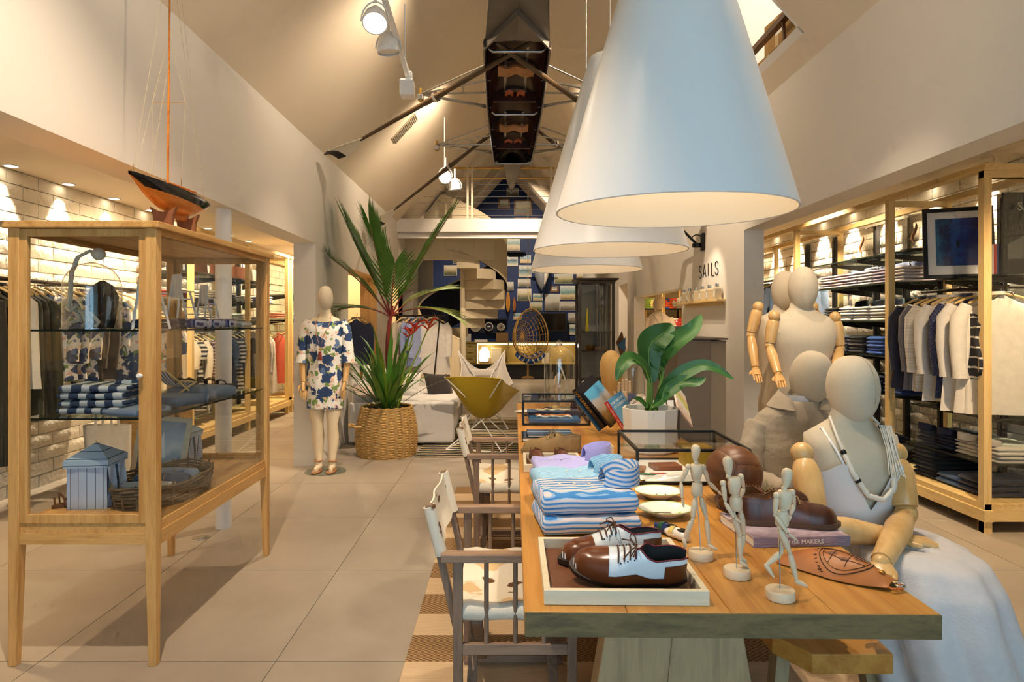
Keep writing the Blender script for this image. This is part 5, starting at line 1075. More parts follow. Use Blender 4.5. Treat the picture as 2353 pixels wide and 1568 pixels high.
def folded(label, mat, size, loc, rz=0, group=None, seed=0, collar=True, cmat=None, name='folded_shirt', amp=0.006, n=(22, 22), up=0.05, cat='shirt', buttons=False):
    """A folded shirt: soft slab, collar band and collar leaf at its +x end."""
    w_, d_, h_ = size; t_ = thing(name, label, cat, loc, rz, group); n1, n2 = n
    def body(u, v):
        a = 2*math.pi*u; c_, s_ = math.cos(a), math.sin(a); x = (v-0.5)*w_; e = min(1.0, (min(v, 1-v)*n2/1.2)**0.5) if 0 < v < 1 else 0.0
        yy = d_/2*math.copysign(abs(c_)**0.28, c_)*(0.93+0.07*e); zz = h_/2*math.copysign(abs(s_)**0.55, s_)*(0.25+0.75*e)
        p = V(x*(0.96+0.04*e), yy, h_/2+zz); q = V(x*11+seed*3.1, yy*11, seed)
        return V(p.x, p.y+amp*0.7*mnoise.noise(q), max(0.0005, p.z + (amp*mnoise.noise(q+V(5,0,0)) if s_ > 0 else 0)))
    mb = MB().grid(body, n1, n2, True); mb.f.append(tuple(range(n1-1, -1, -1))); mb.f.append(tuple(n2*n1+j for j in range(n1)))
    mb.build('body', mat, t_, 80)
    if collar:
        r = d_*0.19; cx = w_/2-r*0.75
        def leaf(u, v):
            a = math.radians(-145+290*u); rr = r*(1.0+0.42*math.sin(math.pi*min(1, v*0.62))); z = h_*0.98 + up*(math.sin(math.pi*min(1.0, v*0.75+0.02))) * (0.55+0.45*math.cos(a*0.5))
            k = 1.0 + (0.35*v if abs(math.degrees(a)) > 120 else 0)
            return V(cx - rr*1.05*math.cos(a)*-1*k*0.9, rr*math.sin(a)*1.12, max(h_+0.002, z*(1 - 0.55*max(0, v-0.55)/0.45)))
        MB().grid(leaf, 22, 6).thick(0.002).build('collar', cmat or mat, t_, 70)
        if buttons:
            for k in range(4): MB().lathe([(0.005, 0), (0.005, 0.002), (0.001, 0.0025)], 12, (cx - r*1.2 - 0.05*k, 0.002*k, h_+0.001)).build('button', M['bead'], t_, 40)
            MB().tube([V(cx-r*1.1-0.02*k, 0.012, h_+0.0015) for k in range(12)], 0.0008, 5).build('placket', cmat or mat, t_)
    return t_
def open_box(name, label, cat, loc, sx, sy, h, t, mat, bmat, rz=0, group=None):
    o = thing(name, label, cat, loc, rz, group)
    MB().box(0, sx, 0, t, 0, h).build('side', mat, o, bevel=0.0015); MB().box(0, sx, sy-t, sy, 0, h).build('side', mat, o, bevel=0.0015)
    MB().box(0, t, t, sy-t, 0, h).build('side', mat, o, bevel=0.0015); MB().box(sx-t, sx, t, sy-t, 0, h).build('side', mat, o, bevel=0.0015)
    MB().box(t, sx-t, t, sy-t, 0.001, 0.006).build('bottom', bmat, o); return o
def book(label, loc, size, cover, M3=None, group=None, spine_txt=None, cover_txt=None, tcol=None, spine=None, page='#efe8d8', name='book'):
    """local: x width (spine at x=0), y height, z thickness"""
    a, b, c = size; o = thing(name, label, 'book', loc, 0, group)
    if M3 is not None: o.rotation_mode = 'QUATERNION'; o.rotation_quaternion = M3.to_quaternion()
    MB().box(0.003, a-0.003, 0.003, b-0.003, 0.002, c-0.002).build('pages', plain('pages', page, 0.9), o)
    MB().box(0, a, 0, b, c-0.002, c).build('front_cover', cover, o); MB().box(0, a, 0, b, 0, 0.002).build('back_cover', cover, o); MB().box(-0.001, 0.002, 0, b, 0, c).build('spine', spine or cover, o)
    tc = tcol or M['white']
    if spine_txt: text_mb(spine_txt[0], spine_txt[1], Matrix(((0,0,-1,-0.0015),(-1,0,0,b/2+spine_txt[2]),(0,1,0,c/2),(0,0,0,1)))).build('spine_lettering', spine_txt[3] if len(spine_txt) > 3 else tc, o)
    if cover_txt:
        for k, (s_, sz_, x, y) in enumerate(cover_txt): text_mb(s_, sz_, Matrix.Translation((x, y, c+0.0006))).build('cover_lettering', tc, o)
    return o
def frame_from(xa, ya): x = Vector(xa).normalized(); y = Vector(ya); y = (y - x*y.dot(x)).normalized(); z = x.cross(y); return Matrix((x, y, z)).transposed()

# ================================================================== ON THE TABLE
lin2 = lambda h: plain('c_'+h.strip('#'), h, 0.55)
# ---- wooden tray with two-tone brogues
M['leatherpad'] = plain('brown_leather_pad', '#6b3f22', 0.55, 0, 80, 0.1, 0.05)
open_box('shoe_tray', 'pale wooden tray lined with brown leather at the table front', 'tray', (0.0935, 1.527, TZ+0.001), 0.394, 0.382, 0.035, 0.016, M['whitewood'], M['leatherpad'], TROT)
mBro = dict(upper=plain('white_calf', '#dfe6ea', 0.35), toe=plain('chestnut_calf', '#6e3a1c', 0.25, 0, 9, 0.05, 0.3), sole=plain('dark_sole', '#2b1a12', 0.5), lining=plain('black_lining', '#1b1917', 0.7), lace=plain('brown_lace', '#4a2814', 0.7), side=1, trim=plain('burgundy_trim', '#6a1a26', 0.5))
s1 = shoe('brogue_shoe', 'two-tone brown and white brogue lying tilted in front in the tray', 'shoe', 0.285, mBro, 'two-tone brogues in the tray')
place(s1, (0.315, 1.652, TZ+0.030), (math.radians(-26), math.radians(-3), math.pi-0.10))
s2 = shoe('brogue_shoe', 'two-tone brown and white brogue standing behind its pair in the tray', 'shoe', 0.285, mBro, 'two-tone brogues in the tray', mirror=-1)
place(s2, (0.295, 1.79, TZ+0.008), (0, 0, math.pi+0.12))
# ---- folded shirts
def shirt_stripe(name, c, period, ax='y'): return stripes(name, c, ax, period, 0.85, 0.006, diag=-2.3)
M['sh1'] = shirt_stripe('blue_white_wide_stripe', [(0.36, '#e3d6d6'), (0.16, '#8fb5dc'), (0.30, '#3f86c9'), (0.18, '#a9c6e4')], 0.034)
M['sh2'] = shirt_stripe('sky_blue_fine_stripe', [(0.5, '#7fb6dd'), (0.5, '#a9d0ea')], 0.016); M['sh3'] = fabric('lilac_oxford', '#a3a2dc', 90, 0.25, 0.9, 0.05)
tg = 'folded shirts on the table'
folded('blue and white wide-striped folded shirt at the bottom of the front pile', M['sh1'], (0.335, 0.25, 0.06), (0.265, 2.14, TZ+0.001), 0.10, tg, 1, False, amp=0.009)
folded('blue and white wide-striped folded shirt with open collar on top of the front pile', M['sh1'], (0.33, 0.25, 0.07), (0.262, 2.15, TZ+0.062), 0.10, tg, 2, True, None, up=0.08, amp=0.011, buttons=True)
folded('sky blue fine-striped folded shirt under its twin in the middle pile', M['sh2'], (0.32, 0.24, 0.05), (0.265, 2.42, TZ+0.001), 0.10, tg, 3, False, amp=0.01)
folded('sky blue fine-striped folded shirt with collar on top of the middle pile', M['sh2'], (0.32, 0.24, 0.062), (0.262, 2.41, TZ+0.052), 0.12, tg, 4, True, None, up=0.06, amp=0.011, buttons=True)
folded('lilac folded shirt at the bottom of the back pile', M['sh3'], (0.31, 0.23, 0.045), (0.262, 2.70, TZ+0.001), 0.06, tg, 5, False, amp=0.01)
folded('lilac folded shirt with raised collar on top of the back pile', M['sh3'], (0.31, 0.23, 0.05), (0.27, 2.70, TZ+0.047), 0.08, tg, 6, True, None, up=0.075, amp=0.018, buttons=True)
# ---- artist's manikins
def manikin(Y, ox, label, j, base):
    sc_ = 4.02
    def J(cx, cy, dy=0.0): return P(1560+cx/sc_, 1010+cy/sc_, Y+dy)
    b = J(*base); b.z = TZ+0.001; t_ = thing('artist_manikin', label, 'manikin', b, group='jointed wooden artist manikins on the table')
    Q = lambda *a: J(*a) - b
    m = M['manikin']; u = Y/F/sc_       # metres per crop pixel
    R0 = base[2]*u if len(base) > 2 else 0.033
    MB().lathe([(0.034, 0), (0.0345, 0.002), (0.0345, 0.020), (0.033, 0.022), (0.001, 0.022)], 36).build('base', m, t_, 40)
    pe = Q(*j['pelvis']); MB().tube([V(0, 0, 0.02), V(pe.x*0.3, 0.006, pe.z*0.5), pe + V(0, 0.01, 0)], 0.0016, 6).build('rod', M['steel'], t_)
    h0, h1 = Q(*j['head'][0]), Q(*j['head'][1]); mb = MB(); d = h1-h0; rr = 0.0125*1.05
    mb.tube([h0, h0+d*0.12, h0+d*0.4, h0+d*0.7, h0+d*0.9, h0+d*0.985, h1], [rr*0.45, rr*0.62, rr*0.88, rr*1.03, rr*0.85, rr*0.4, rr*0.05], 16).build('head', m, t_, 60)
    nk_ = Q(*j['neck']); MB().tube([nk_, h0+d*0.1], 0.006, 10).ball(nk_, 0.0075, 10, 7).build('neck', m, t_, 60)
    c = Q(*j['chest']); w_ = j.get('cw', 0.017); MB().hloft([(c.x, c.y, c.z-0.022, w_*0.62, 0.010), (c.x, c.y, c.z-0.020, w_*0.78, 0.012), (c.x, c.y, c.z+0.006, w_, 0.015, 0.8), (c.x, c.y, c.z+0.021, w_*0.98, 0.012, 0.7), (c.x, c.y, c.z+0.024, w_*0.8, 0.009, 0.7)], 20).build('chest', m, t_, 50)
    MB().hloft([(pe.x, pe.y, pe.z-0.019, w_*0.8, 0.011), (pe.x, pe.y, pe.z-0.015, w_*0.95, 0.014), (pe.x, pe.y, pe.z+0.006, w_*0.98, 0.014), (pe.x, pe.y, pe.z+0.018, w_*0.82, 0.012), (pe.x, pe.y, pe.z+0.020, w_*0.4, 0.008)], 20).build('pelvis', m, t_, 50)
    MB().ball((c+pe)/2, 0.010, 10, 7).build('waist_ball', m, t_, 60)
    def seg(a, b_, r, nm):
        d_ = b_-a; MB().tube([a+d_*0.05, a+d_*0.12, a+d_*0.35, a+d_*0.8, a+d_*0.95], [r*0.6, r*0.85, r, r*0.75, r*0.5], 12).build(nm, m, t_, 60); MB().ball(a, r*0.72, 9, 6).build('joint', m, t_, 60)
    for arm in j['arms']:
        S, E, W, Hh = [Q(*p) for p in arm]; MB().ball(S, 0.0085, 10, 7).build('shoulder', m, t_, 60)
        seg(S, E, 0.0070, 'upper_arm'); seg(E, W, 0.0062, 'forearm'); MB().tube([W, W.lerp(Hh, 0.4), W.lerp(Hh, 0.8), Hh], [(0.003, 0.004), (0.004, 0.006), (0.003, 0.005), (0.001, 0.002)], 10).build('hand', m, t_, 60)
    for leg in j['legs']:
        S, E, W, Hh = [Q(*p) for p in leg]
        seg(S, E, 0.0090, 'thigh'); seg(E, W, 0.0078, 'shin'); MB().tube([W.lerp(Hh, -0.12), W, W.lerp(Hh, 0.4), W.lerp(Hh, 0.8), Hh], [0.003, (0.006, 0.006), (0.006, 0.008), (0.004, 0.007), (0.001, 0.002)], 12).build('foot', m, t_, 60)
manikin(1.83, 0, 'striding wooden artist manikin at the left of the three', dict(head=((150, 195), (158, 48)), neck=(158, 212), chest=(162, 305), pelvis=(168, 460), arms=(((85, 252), (20, 400, .01), (30, 550), (47, 632)), ((226, 258), (278, 400, .01), (360, 478), (400, 520))), legs=(((150, 545), (125, 740), (50, 922, .01), (58, 1012, .01)), ((207, 550), (255, 730), (278, 975), (362, 1028)))), (203, 1062))
manikin(1.70, 0, 'wooden artist manikin turned sideways in the middle of the three', dict(head=((462, 328), (446, 158)), neck=(458, 342), chest=(512, 430), pelvis=(528, 592), arms=(((408, 405, -.012), (430, 590, -.014), (512, 727, -.02), (592, 782, -.02)), ((572, 345, .01), (600, 450, .03), (570, 540, .035), (560, 590, .03))), legs=(((505, 690, -.006), (560, 890, -.006), (572, 1132, -.004), (642, 1176)), ((570, 670, .01), (602, 880, .012), (560, 1085, .012), (630, 1135, .01)))), (535, 1205))
manikin(1.566, 0, 'walking wooden artist manikin nearest the table edge', dict(head=((985, 440), (1006, 266)), neck=(972, 458), chest=(978, 560), pelvis=(952, 730), arms=(((902, 518, -.012), (888, 702, -.014), (1008, 870, -.02), (1098, 938, -.02)), ((1045, 490, .01), (1065, 600, .03), (1030, 700, .03), (1010, 760, .03))), legs=(((932, 820, -.006), (1025, 1050, -.006), (1088, 1312, -.004), (1195, 1365)), ((960, 850, .01), (945, 1045, .012), (805, 1165, .012), (882, 1282, .01)))), (935, 1398))
# ---- brown brogue pair on a book
mBr = dict(upper=plain('oiled_brown_leather', '#5d3320', 0.34, 0, 16, 0.06, 0.25), toe=plain('oiled_brown_leather_dark', '#4d2819', 0.34, 0, 16, 0.06, 0.25), sole=plain('brown_crepe_sole', '#5e4028', 0.7), lining=plain('tan_lining', '#8a5a2e', 0.7), lace=plain('olive_waxed_lace', '#8c7a4e', 0.8), trim=plain('brown_trim', '#6a3c22', 0.5))
M['bkcov'] = picture('mauve_photo_cover', [(0, '#8e7a86'), (0.35, '#d8c3cf'), (0.6, '#8d6a62'), (0.8, '#e3d4dc'), (1, '#5b4a5e')], 'X', 7, 0.9, 3)
bq = T(1650, 1252)
book('mauve coffee-table book lying under the brown shoes', (1.045, 1.935, TZ+0.001), (0.26, 0.30, 0.028), M['bkcov'], frame_from((-0.06, 1, 0), (-1, -0.06, 0)), spine_txt=('and the MAKERS', 0.019, 0.0))
b1 = shoe('brown_shoe', 'dark brown laced shoe standing on the mauve book', 'shoe', 0.30, mBr, 'brown laced shoes on the mauve book'); place(b1, (0.905, 2.045, TZ+0.030), (0, 0, -0.16))
b2 = shoe('brown_shoe', 'dark brown laced shoe tilted on its side behind its pair', 'shoe', 0.30, mBr, 'brown laced shoes on the mauve book', mirror=-1); place(b2, (0.885, 2.20, TZ+0.05), (math.radians(48), 0, -0.10))
# ---- old leather ball
M['balll'] = plain('old_ball_leather', '#6b4023', 0.42, 0, 22, 0.12, 0.2)
lb = thing('leather_ball', 'old brown leather football with laced seam', 'ball', (0.865, 2.42, TZ+0.106)); rb = 0.105
lb.rotation_euler = (0.3, 0.2, 0.4)
for ax in range(3):
    for sg in (-1, 1):
        for k in range(3):
            def pf(u, v):
                a, b_ = (-1+2*u)*0.985, (-1+2/3*k+2/3*v)*0.985; c_ = [0, 0, 0]; c_[ax] = sg; c_[(ax+1) % 3] = a; c_[(ax+2) % 3] = b_
                d = Vector(c_).normalized(); e = min(min(u, 1-u)*7, min(v, 1-v)*4, 1.0); return d*rb*(0.985+0.015*e**0.5)
            MB().grid(pf, 14, 6).build('panel', M['balll'], lb, 80)
MB().ball((0, 0, 0), rb*0.972, 20, 14).build('bladder', lin2('#2c1a10'), lb)
for k in range(5): MB().tube([V(-0.03+0.015*k, -rb*0.98, 0.012), V(-0.03+0.015*k, -rb*1.03, 0.0), V(-0.03+0.015*k, -rb*0.98, -0.012)], 0.002, 5).build('lace', lin2('#b59b6a'), lb)
# ---- plates
M['ceram'] = plain('white_glaze', '#f3efe2', 0.12); 
for (px, py, r, rx, lab) in ((1513, 1137, 0.092, 0.10, 'white oval plate with painted chillies, farther one'), (1528, 1178, 0.094, 0.12, 'white oval plate with painted lines, nearer one')):
    p = T(px, py, 0.012); o = thing('ceramic_plate', lab, 'plate', (p.x, p.y, TZ+0.001), group='white plates on the table')
    MB().lathe([(0.045, 0), (0.05, 0.004), (r*0.8, 0.016), (r, 0.026), (r*1.0, 0.029), (r*0.78, 0.020), (0.045, 0.010), (0.001, 0.009)], 48, (0, 0, 0), 0.86).build('dish', M['ceram'], o, 50)
    MB().tube([V(r*0.99*math.cos(k*0.1309), 0.86*r*0.99*math.sin(k*0.1309), 0.0285) for k in range(48)], 0.0016, 5, close=True).build('green_rim', lin2('#b9c86a'), o)
    for k in range(2):
        if 'chillies' in lab: MB().tube([V(-0.02+0.035*k, -0.02, 0.0125), V(-0.01+0.035*k, -0.012, 0.013), V(-0.006+0.035*k, 0.008, 0.0125)], [0.001, 0.003, 0.001], 6).build('painted_chilli', lin2('#6b2b22'), o)
        else: MB().tube([V(-0.05, -0.02+0.014*k, 0.012), V(0.02, -0.015+0.016*k, 0.011)], 0.0014, 5).build('painted_stem', lin2('#5a3a22'), o)
    MB().tube([V(-0.03, -0.03, 0.0125), V(0.0, -0.035, 0.0118), V(0.03, -0.028, 0.0125), V(0.055, -0.005, 0.0145)], 0.0018, 5).build('painted_leaf', lin2('#c9d48a'), o)
# ---- painted ceramic clogs
for i, (dx, dy, c1, c2, lab) in enumerate(((0.0, 0.0, '#e9d27a', '#f2ecdc', 'little yellow and white ceramic clog in front'), (-0.022, 0.045, '#2f5a3e', '#27366e', 'little green and blue ceramic clog behind the yellow one'))):
    p = T(1556, 1240); o = thing('ceramic_clog', lab, 'ornament', (p.x+dx, p.y+dy, TZ+0.001), 2.2, 'small ceramic clogs')
    MB().tube([(-0.04, 0, 0.014), (-0.03, 0, 0.016), (0.0, 0, 0.019), (0.025, 0, 0.016), (0.04, 0, 0.018), (0.048, 0, 0.026)], [(0.012, 0.012), (0.015, 0.017), (0.018, 0.018), (0.015, 0.018), (0.011, 0.012), 0.002], 16).build('body', plain('clog_glaze', c2, 0.15), o, 60)
    MB().tube([(0.004, 0, 0.021), (0.022, 0, 0.02)], [(0.0175, 0.0185), (0.0155, 0.0185)], 16, False).build('band', plain('clog_band', c1, 0.15), o, 60)
    MB().hloft([(-0.018, 0, 0.030, 0.016, 0.012), (-0.018, 0, 0.0345, 0.017, 0.013)], 14).build('opening', M['black'], o, 60)
# ---- leather pouch with the globe stamp
M['vegtan'] = plain('veg_tan_leather', '#b06a32', 0.42, 0, 60, 0.06, 0.12); M['stamp'] = plain('burnt_stamp', '#3a1c0e', 0.7)
pc = thing('leather_pouch', 'tan leather travel pouch stamped with a round globe', 'pouch', (0.90, 1.735, TZ+0.001), math.radians(-52))
def pouch(u, v):                 # u along 0.30 m, v across
    x = -0.13+0.27*u; wd = 0.078*(1-0.55*max(0, (u-0.55)/0.45)**1.3); y = (2*v-1)*wd; h = 0.004 + 0.045*math.sin(math.pi*min(1, u*0.92+0.06))**0.9*(1-abs(2*v-1)**2.2) + 0.012*u*(1-abs(2*v-1))
    return V(x, y, h + 0.006*max(0, u-0.8)*abs(2*v-1)*5)
MB().grid(pouch, 30, 20).thick(0.0025).build('body', M['vegtan'], pc, 60)
def on(u, v, dz=0.0012): p = pouch(u, v); return p + V(0, 0, dz)
def ring(r, n=40): return [on(0.58+r*math.cos(2*math.pi*k/n)*0.9, 0.5+r*math.sin(2*math.pi*k/n)*1.6) for k in range(n)]
for r, wv in ((0.27, 0.0013), (0.235, 0.0008)): MB().tube(ring(r), wv, 5, close=True).build('stamped_ring', M['stamp'], pc)
for dv in (-0.2, 0.0, 0.2): MB().tube([on(0.58-0.2+0.4*k/10, 0.5+dv*(1-0.4*abs(k/5-1))) for k in range(11)], 0.0007, 5).build('stamped_meridian', M['stamp'], pc)
for du in (-0.1, 0.05): MB().tube([on(0.58+du, 0.18+0.64*k/10) for k in range(11)], 0.0007, 5).build('stamped_parallel', M['stamp'], pc)
for u_, v_ in ((0.47, 0.4), (0.52, 0.62), (0.63, 0.55), (0.6, 0.33), (0.70, 0.48)): MB().add([on(u_+0.045*math.cos(k*1.05)*(1+0.3*math.sin(k*2.3)), v_+0.06*math.sin(k*1.05)*(1+0.3*math.cos(k*1.9)), 0.0009) for k in range(6)], [(0, 1, 2, 3, 4, 5)]).build('stamped_land', plain('stamp_land', '#7a4522', 0.6), pc)
tx = 'World Traveller'
for k, ch in enumerate(tx):
    if ch == ' ': continue
    an = math.radians(118+k*8.8); u_, v_ = 0.58+0.315*math.cos(an)*0.9, 0.5-0.315*math.sin(an)*1.6 + 0.5*0
    if not (0.02 < u_ < 0.98 and 0.02 < v_ < 0.98): continue
    p = on(u_, v_, 0.0005); ex = (on(u_, v_+0.02)-on(u_, v_-0.02)).normalized(); ex = -ex if False else ex; t_an = V(-math.sin(an)*-1, 0, 0)
    tang = (on(u_-0.01*math.sin(an)*0.9, v_-0.01*math.cos(an)*1.6)-p).normalized(); nrm = (on(u_+0.01, v_)-p).cross(on(u_, v_+0.01)-p).normalized()
    if nrm.z < 0: nrm = -nrm
    yv = nrm.cross(tang); Mx = Matrix((tang, yv, nrm)).transposed().to_4x4(); Mx.translation = p; text_mb(ch, 0.015, Mx, 0.0004).build('stamped_letter', M['stamp'], pc)
MB().lathe([(0.008, 0), (0.008, 0.003), (0.003, 0.005)], 14, on(0.9, 0.5, 0)).build('snap', M['brass'], pc, 50); MB().tube([(0.12, -0.02, 0.012), (0.15, -0.035, 0.01), (0.165, -0.01, 0.008), (0.15, 0.01, 0.01)], 0.003, 6).build('cord', lin2('#d9722a'), pc, 60); MB().tube([V(0.155+0.012*math.cos(k*0.6), 0.012*math.sin(k*0.6), 0.012) for k in range(10)], 0.0025, 6, close=True).build('key_ring', M['chrome'], pc, 60)
# ---- acrylic sheet under the manikin
MB().box(-0.05, 0.05, -0.06, 0.06, 0, 0.002).build('acrylic_plate', M['glass'], label='thin clear acrylic plate under the first manikin', cat='plate').location = (0.5, 1.83, TZ+0.0003)
bpy.data.objects['acrylic_plate'].rotation_euler.z = 0.1
# ---- glass display boxes with black frames
def glass_box(label, x0, x1, y0, y1, h):
    cx, cy = (x0+x1)/2, (y0+y1)/2; o = thing('glass_display_box', label, 'display box', (cx, cy, TZ+0.001), TROT, 'black-framed glass boxes on the table'); a, b = (x1-x0)/2, (y1-y0)/2; e = 0.006
    for sx in (-1, 1):
        for sy in (-1, 1): MB().box(sx*a-e, sx*a+e, sy*b-e, sy*b+e, 0, h).build('upright', M['black'], o)
    for z in (e, h):
        for s in (-1, 1): MB().box(-a, a, s*b-e, s*b+e, z-e, z+e).build('rail', M['black'], o); MB().box(s*a-e, s*a+e, -b, b, z-e, z+e).build('rail', M['black'], o)
    for s in (-1, 1): MB().box(-a+e, a-e, s*b-0.0015, s*b+0.0015, 2*e, h-e).build('pane', M['glass'], o); MB().box(s*a-0.0015, s*a+0.0015, -b+e, b-e, 2*e, h-e).build('pane', M['glass'], o)
    MB().box(-a+e, a-e, -b+e, b-e, h-0.002, h+0.001).build('lid', M['glass'], o); return o
glass_box('black-framed glass box holding notebooks and pens', 0.555, 1.02, 2.66, 3.13, 0.143)
glass_box('black-framed glass box with shell necklaces near the leaning books', 0.125, 0.56, 4.2, 4.62, 0.158)
def flat(name, label, cat, x, y, z, sx, sy, h, mat, rz=0, group=None, bevel=0.002): o = MB().box(-sx/2, sx/2, -sy/2, sy/2, 0, h).build(name, mat, None, bevel=bevel, label=label, cat=cat, group=group); o.location = (x, y, z); o.rotation_euler.z = rz; return o
flat('paper_sheet', 'white paper lining in the notebook display box', 'paper', 0.78, 2.92, TZ+0.0045, 0.40, 0.40, 0.002, M['white'])
flat('leather_notebook', 'small tan leather notebook inside the glass box', 'notebook', 0.735, 2.93, TZ+0.007, 0.13, 0.09, 0.02, plain('notebook_leather', '#7a4226', 0.5), 0.1)
flat('leather_notebook', 'tan notebook half hidden at the left in the glass box', 'notebook', 0.60, 2.9, TZ+0.007, 0.07, 0.1, 0.012, plain('notebook_tan', '#a0683c', 0.5), -0.3)
flat('mustard_box', 'mustard yellow card box at the back of the glass box', 'box', 0.90, 3.02, TZ+0.007, 0.13, 0.12, 0.09, plain('mustard_card', '#a8861c', 0.6))
for i, (c, n_) in enumerate((('#2c6b45', 'green'), ('#c8472e', 'red'), ('#2f4f9e', 'blue'), ('#1d1d22', 'black'), ('#d98032', 'orange'))):
    o = MB().tube([(-0.06, 0, 0), (0.045, 0, 0), (0.06, 0, 0)], [0.004, 0.004, 0.001], 8).build('pencil', plain('pen_'+n_, c, 0.35), None, 60, label=n_ + ' pen lying before the tan notebook', cat='pen', group='pens in the glass box'); o.location = (0.64+0.06*i, 2.80+0.012*(i % 2), TZ+0.0115); o.rotation_euler.z = -0.25+0.12*i
o = MB().grid(lambda u, v: V((u-0.5)*0.36, (v-0.5)*0.07, 0.003+0.028*math.sin(math.pi*u)**0.6*math.sin(math.pi*v)+0.006*mnoise.noise(V(u*6, v*6, 2))), 24, 10).thick(0.002).build('wax_paper', M['ceram'], None, 60, label='crumpled white tissue along the front of the glass box', cat='paper'); o.location = (0.77, 2.715, TZ+0.007)
# ---- white pot with big-leaved plant
pp = (0.766, 3.37, TZ+0.001)
pt = thing('plant_pot', 'white faceted ceramic pot on the table', 'pot', pp); M['potw'] = plain('matt_white_ceramic', '#e6e1d6', 0.55, 0, 30, 0.05)
mb = MB().lathe([(0.125, 0), (0.135, 0.01), (0.146, 0.21), (0.147, 0.228), (0.143, 0.230), (0.134, 0.228), (0.130, 0.19)], 10); mb.f.pop(-1); mb.build('pot', M['potw'], pt, 20); MB().lathe([(0.133, 0.195), (0.06, 0.205), (0.002, 0.20)], 24).build('soil', M['soil'], pt, 40)
M['bigleaf'] = plain('glossy_leaf', '#2c5f24', 0.42, 0, 9, 0.06, 0.22); M['stalk'] = plain('leaf_stalk', '#6f9a3c', 0.4)
ft = thing('potted_plant', 'glossy broad-leaved plant growing in the white pot', 'plant', (pp[0], pp[1], pp[2]+0.20))
def bigleaf(base, path, wmax, twist=0.0, curl=0.35):
    o0 = Vector((pp[0], pp[1], pp[2]+0.20)); pts = [P(px, py, pp[1]+dy) - o0 for px, py, dy in path]
    n = 16; D = []
    for k in range(n+1):           # Catmull-Rom through the given midrib
        i = k/n*(len(pts)-1); a = int(min(len(pts)-2, i)); t_ = i-a; p0 = pts[max(0, a-1)]; p1 = pts[a]; p2 = pts[a+1]; p3 = pts[min(len(pts)-1, a+2)]
        D.append(0.5*((2*p1)+(p2-p0)*t_+(2*p0-5*p1+4*p2-p3)*t_*t_+(3*p1-p0-3*p2+p3)*t_**3))
    b = Vector(base); s_ = MB().tube([b, b.lerp(D[0], 0.5)+V(0.005, 0, 0.01), D[0]], [0.011, 0.009, 0.007], 8).build('stalk', M['stalk'], ft, 60)
    def fn(u, v):
        i = u*n; a = int(min(n-1, i)); c = D[a].lerp(D[a+1], i-a); t_ = (D[min(n, a+1)]-D[max(0, a)]).normalized()
        up = V(0.1, -0.75, 0.65); sd = t_.cross(up).normalized(); nn = sd.cross(t_); sd = Quaternion(t_, twist*u) @ sd; nn = Quaternion(t_, twist*u) @ nn
        w_ = wmax*math.sin(math.pi*min(1, 0.04+u*0.96))**0.75*(1-0.25*u); q = 2*v-1; return c + sd*q*w_ + nn*(curl*abs(q)**1.4*w_ + 0.05*w_*math.sin(u*14)*q)
    MB().grid(fn, 26, 10).build('leaf', M['bigleaf'], s_, 70); MB().tube(D, [0.004*(1-k/(n+2)) for k in range(n+1)], 6).build('midrib', M['stalk'], s_, 60)
bigleaf((0, 0, 0), [(1497, 880, 0), (1490, 815, 0), (1500, 785, 0.01), (1530, 762, 0.03), (1545, 745, 0.05)], 0.085, 0.3, 0.3)
bigleaf((0.02, 0.01, 0), [(1525, 850, 0.03), (1510, 828, 0.02), (1545, 795, 0.0), (1590, 760, -0.02), (1612, 722, 0)], 0.072, -0.3, 0.35)
bigleaf((-0.02, 0, 0), [(1490, 870, -0.03), (1478, 842, -0.06), (1450, 825, -0.1), (1428, 845, -0.13), (1417, 876, -0.14)], 0.05, 0.2, 0.25)
bigleaf((0.02, -0.02, 0), [(1510, 920, -0.05), (1535, 890, -0.06), (1570, 858, -0.08), (1625, 840, -0.1), (1688, 873, -0.12)], 0.046, 0.4, 0.3)
bigleaf((0.03, -0.01, 0), [(1505, 930, -0.06), (1530, 905, -0.1), (1565, 880, -0.1), (1600, 880, -0.12), (1622, 868, -0.12)], 0.042, 0.2, 0.4)
bigleaf((0.0, -0.03, 0), [(1500, 935, -0.08), (1520, 920, -0.1), (1525, 900, -0.1), (1534, 885, -0.1)], 0.03, 0, 0.4); bigleaf((-0.03, -0.02, 0), [(1485, 935, -0.08), (1470, 920, -0.1), (1455, 916, -0.12)], 0.02, 0, 0.3)
bigleaf((0.03, 0.05, 0), [(1520, 880, 0.06), (1512, 845, 0.1), (1500, 838, 0.12), (1492, 842, 0.12)], 0.035, 0, 0.3)
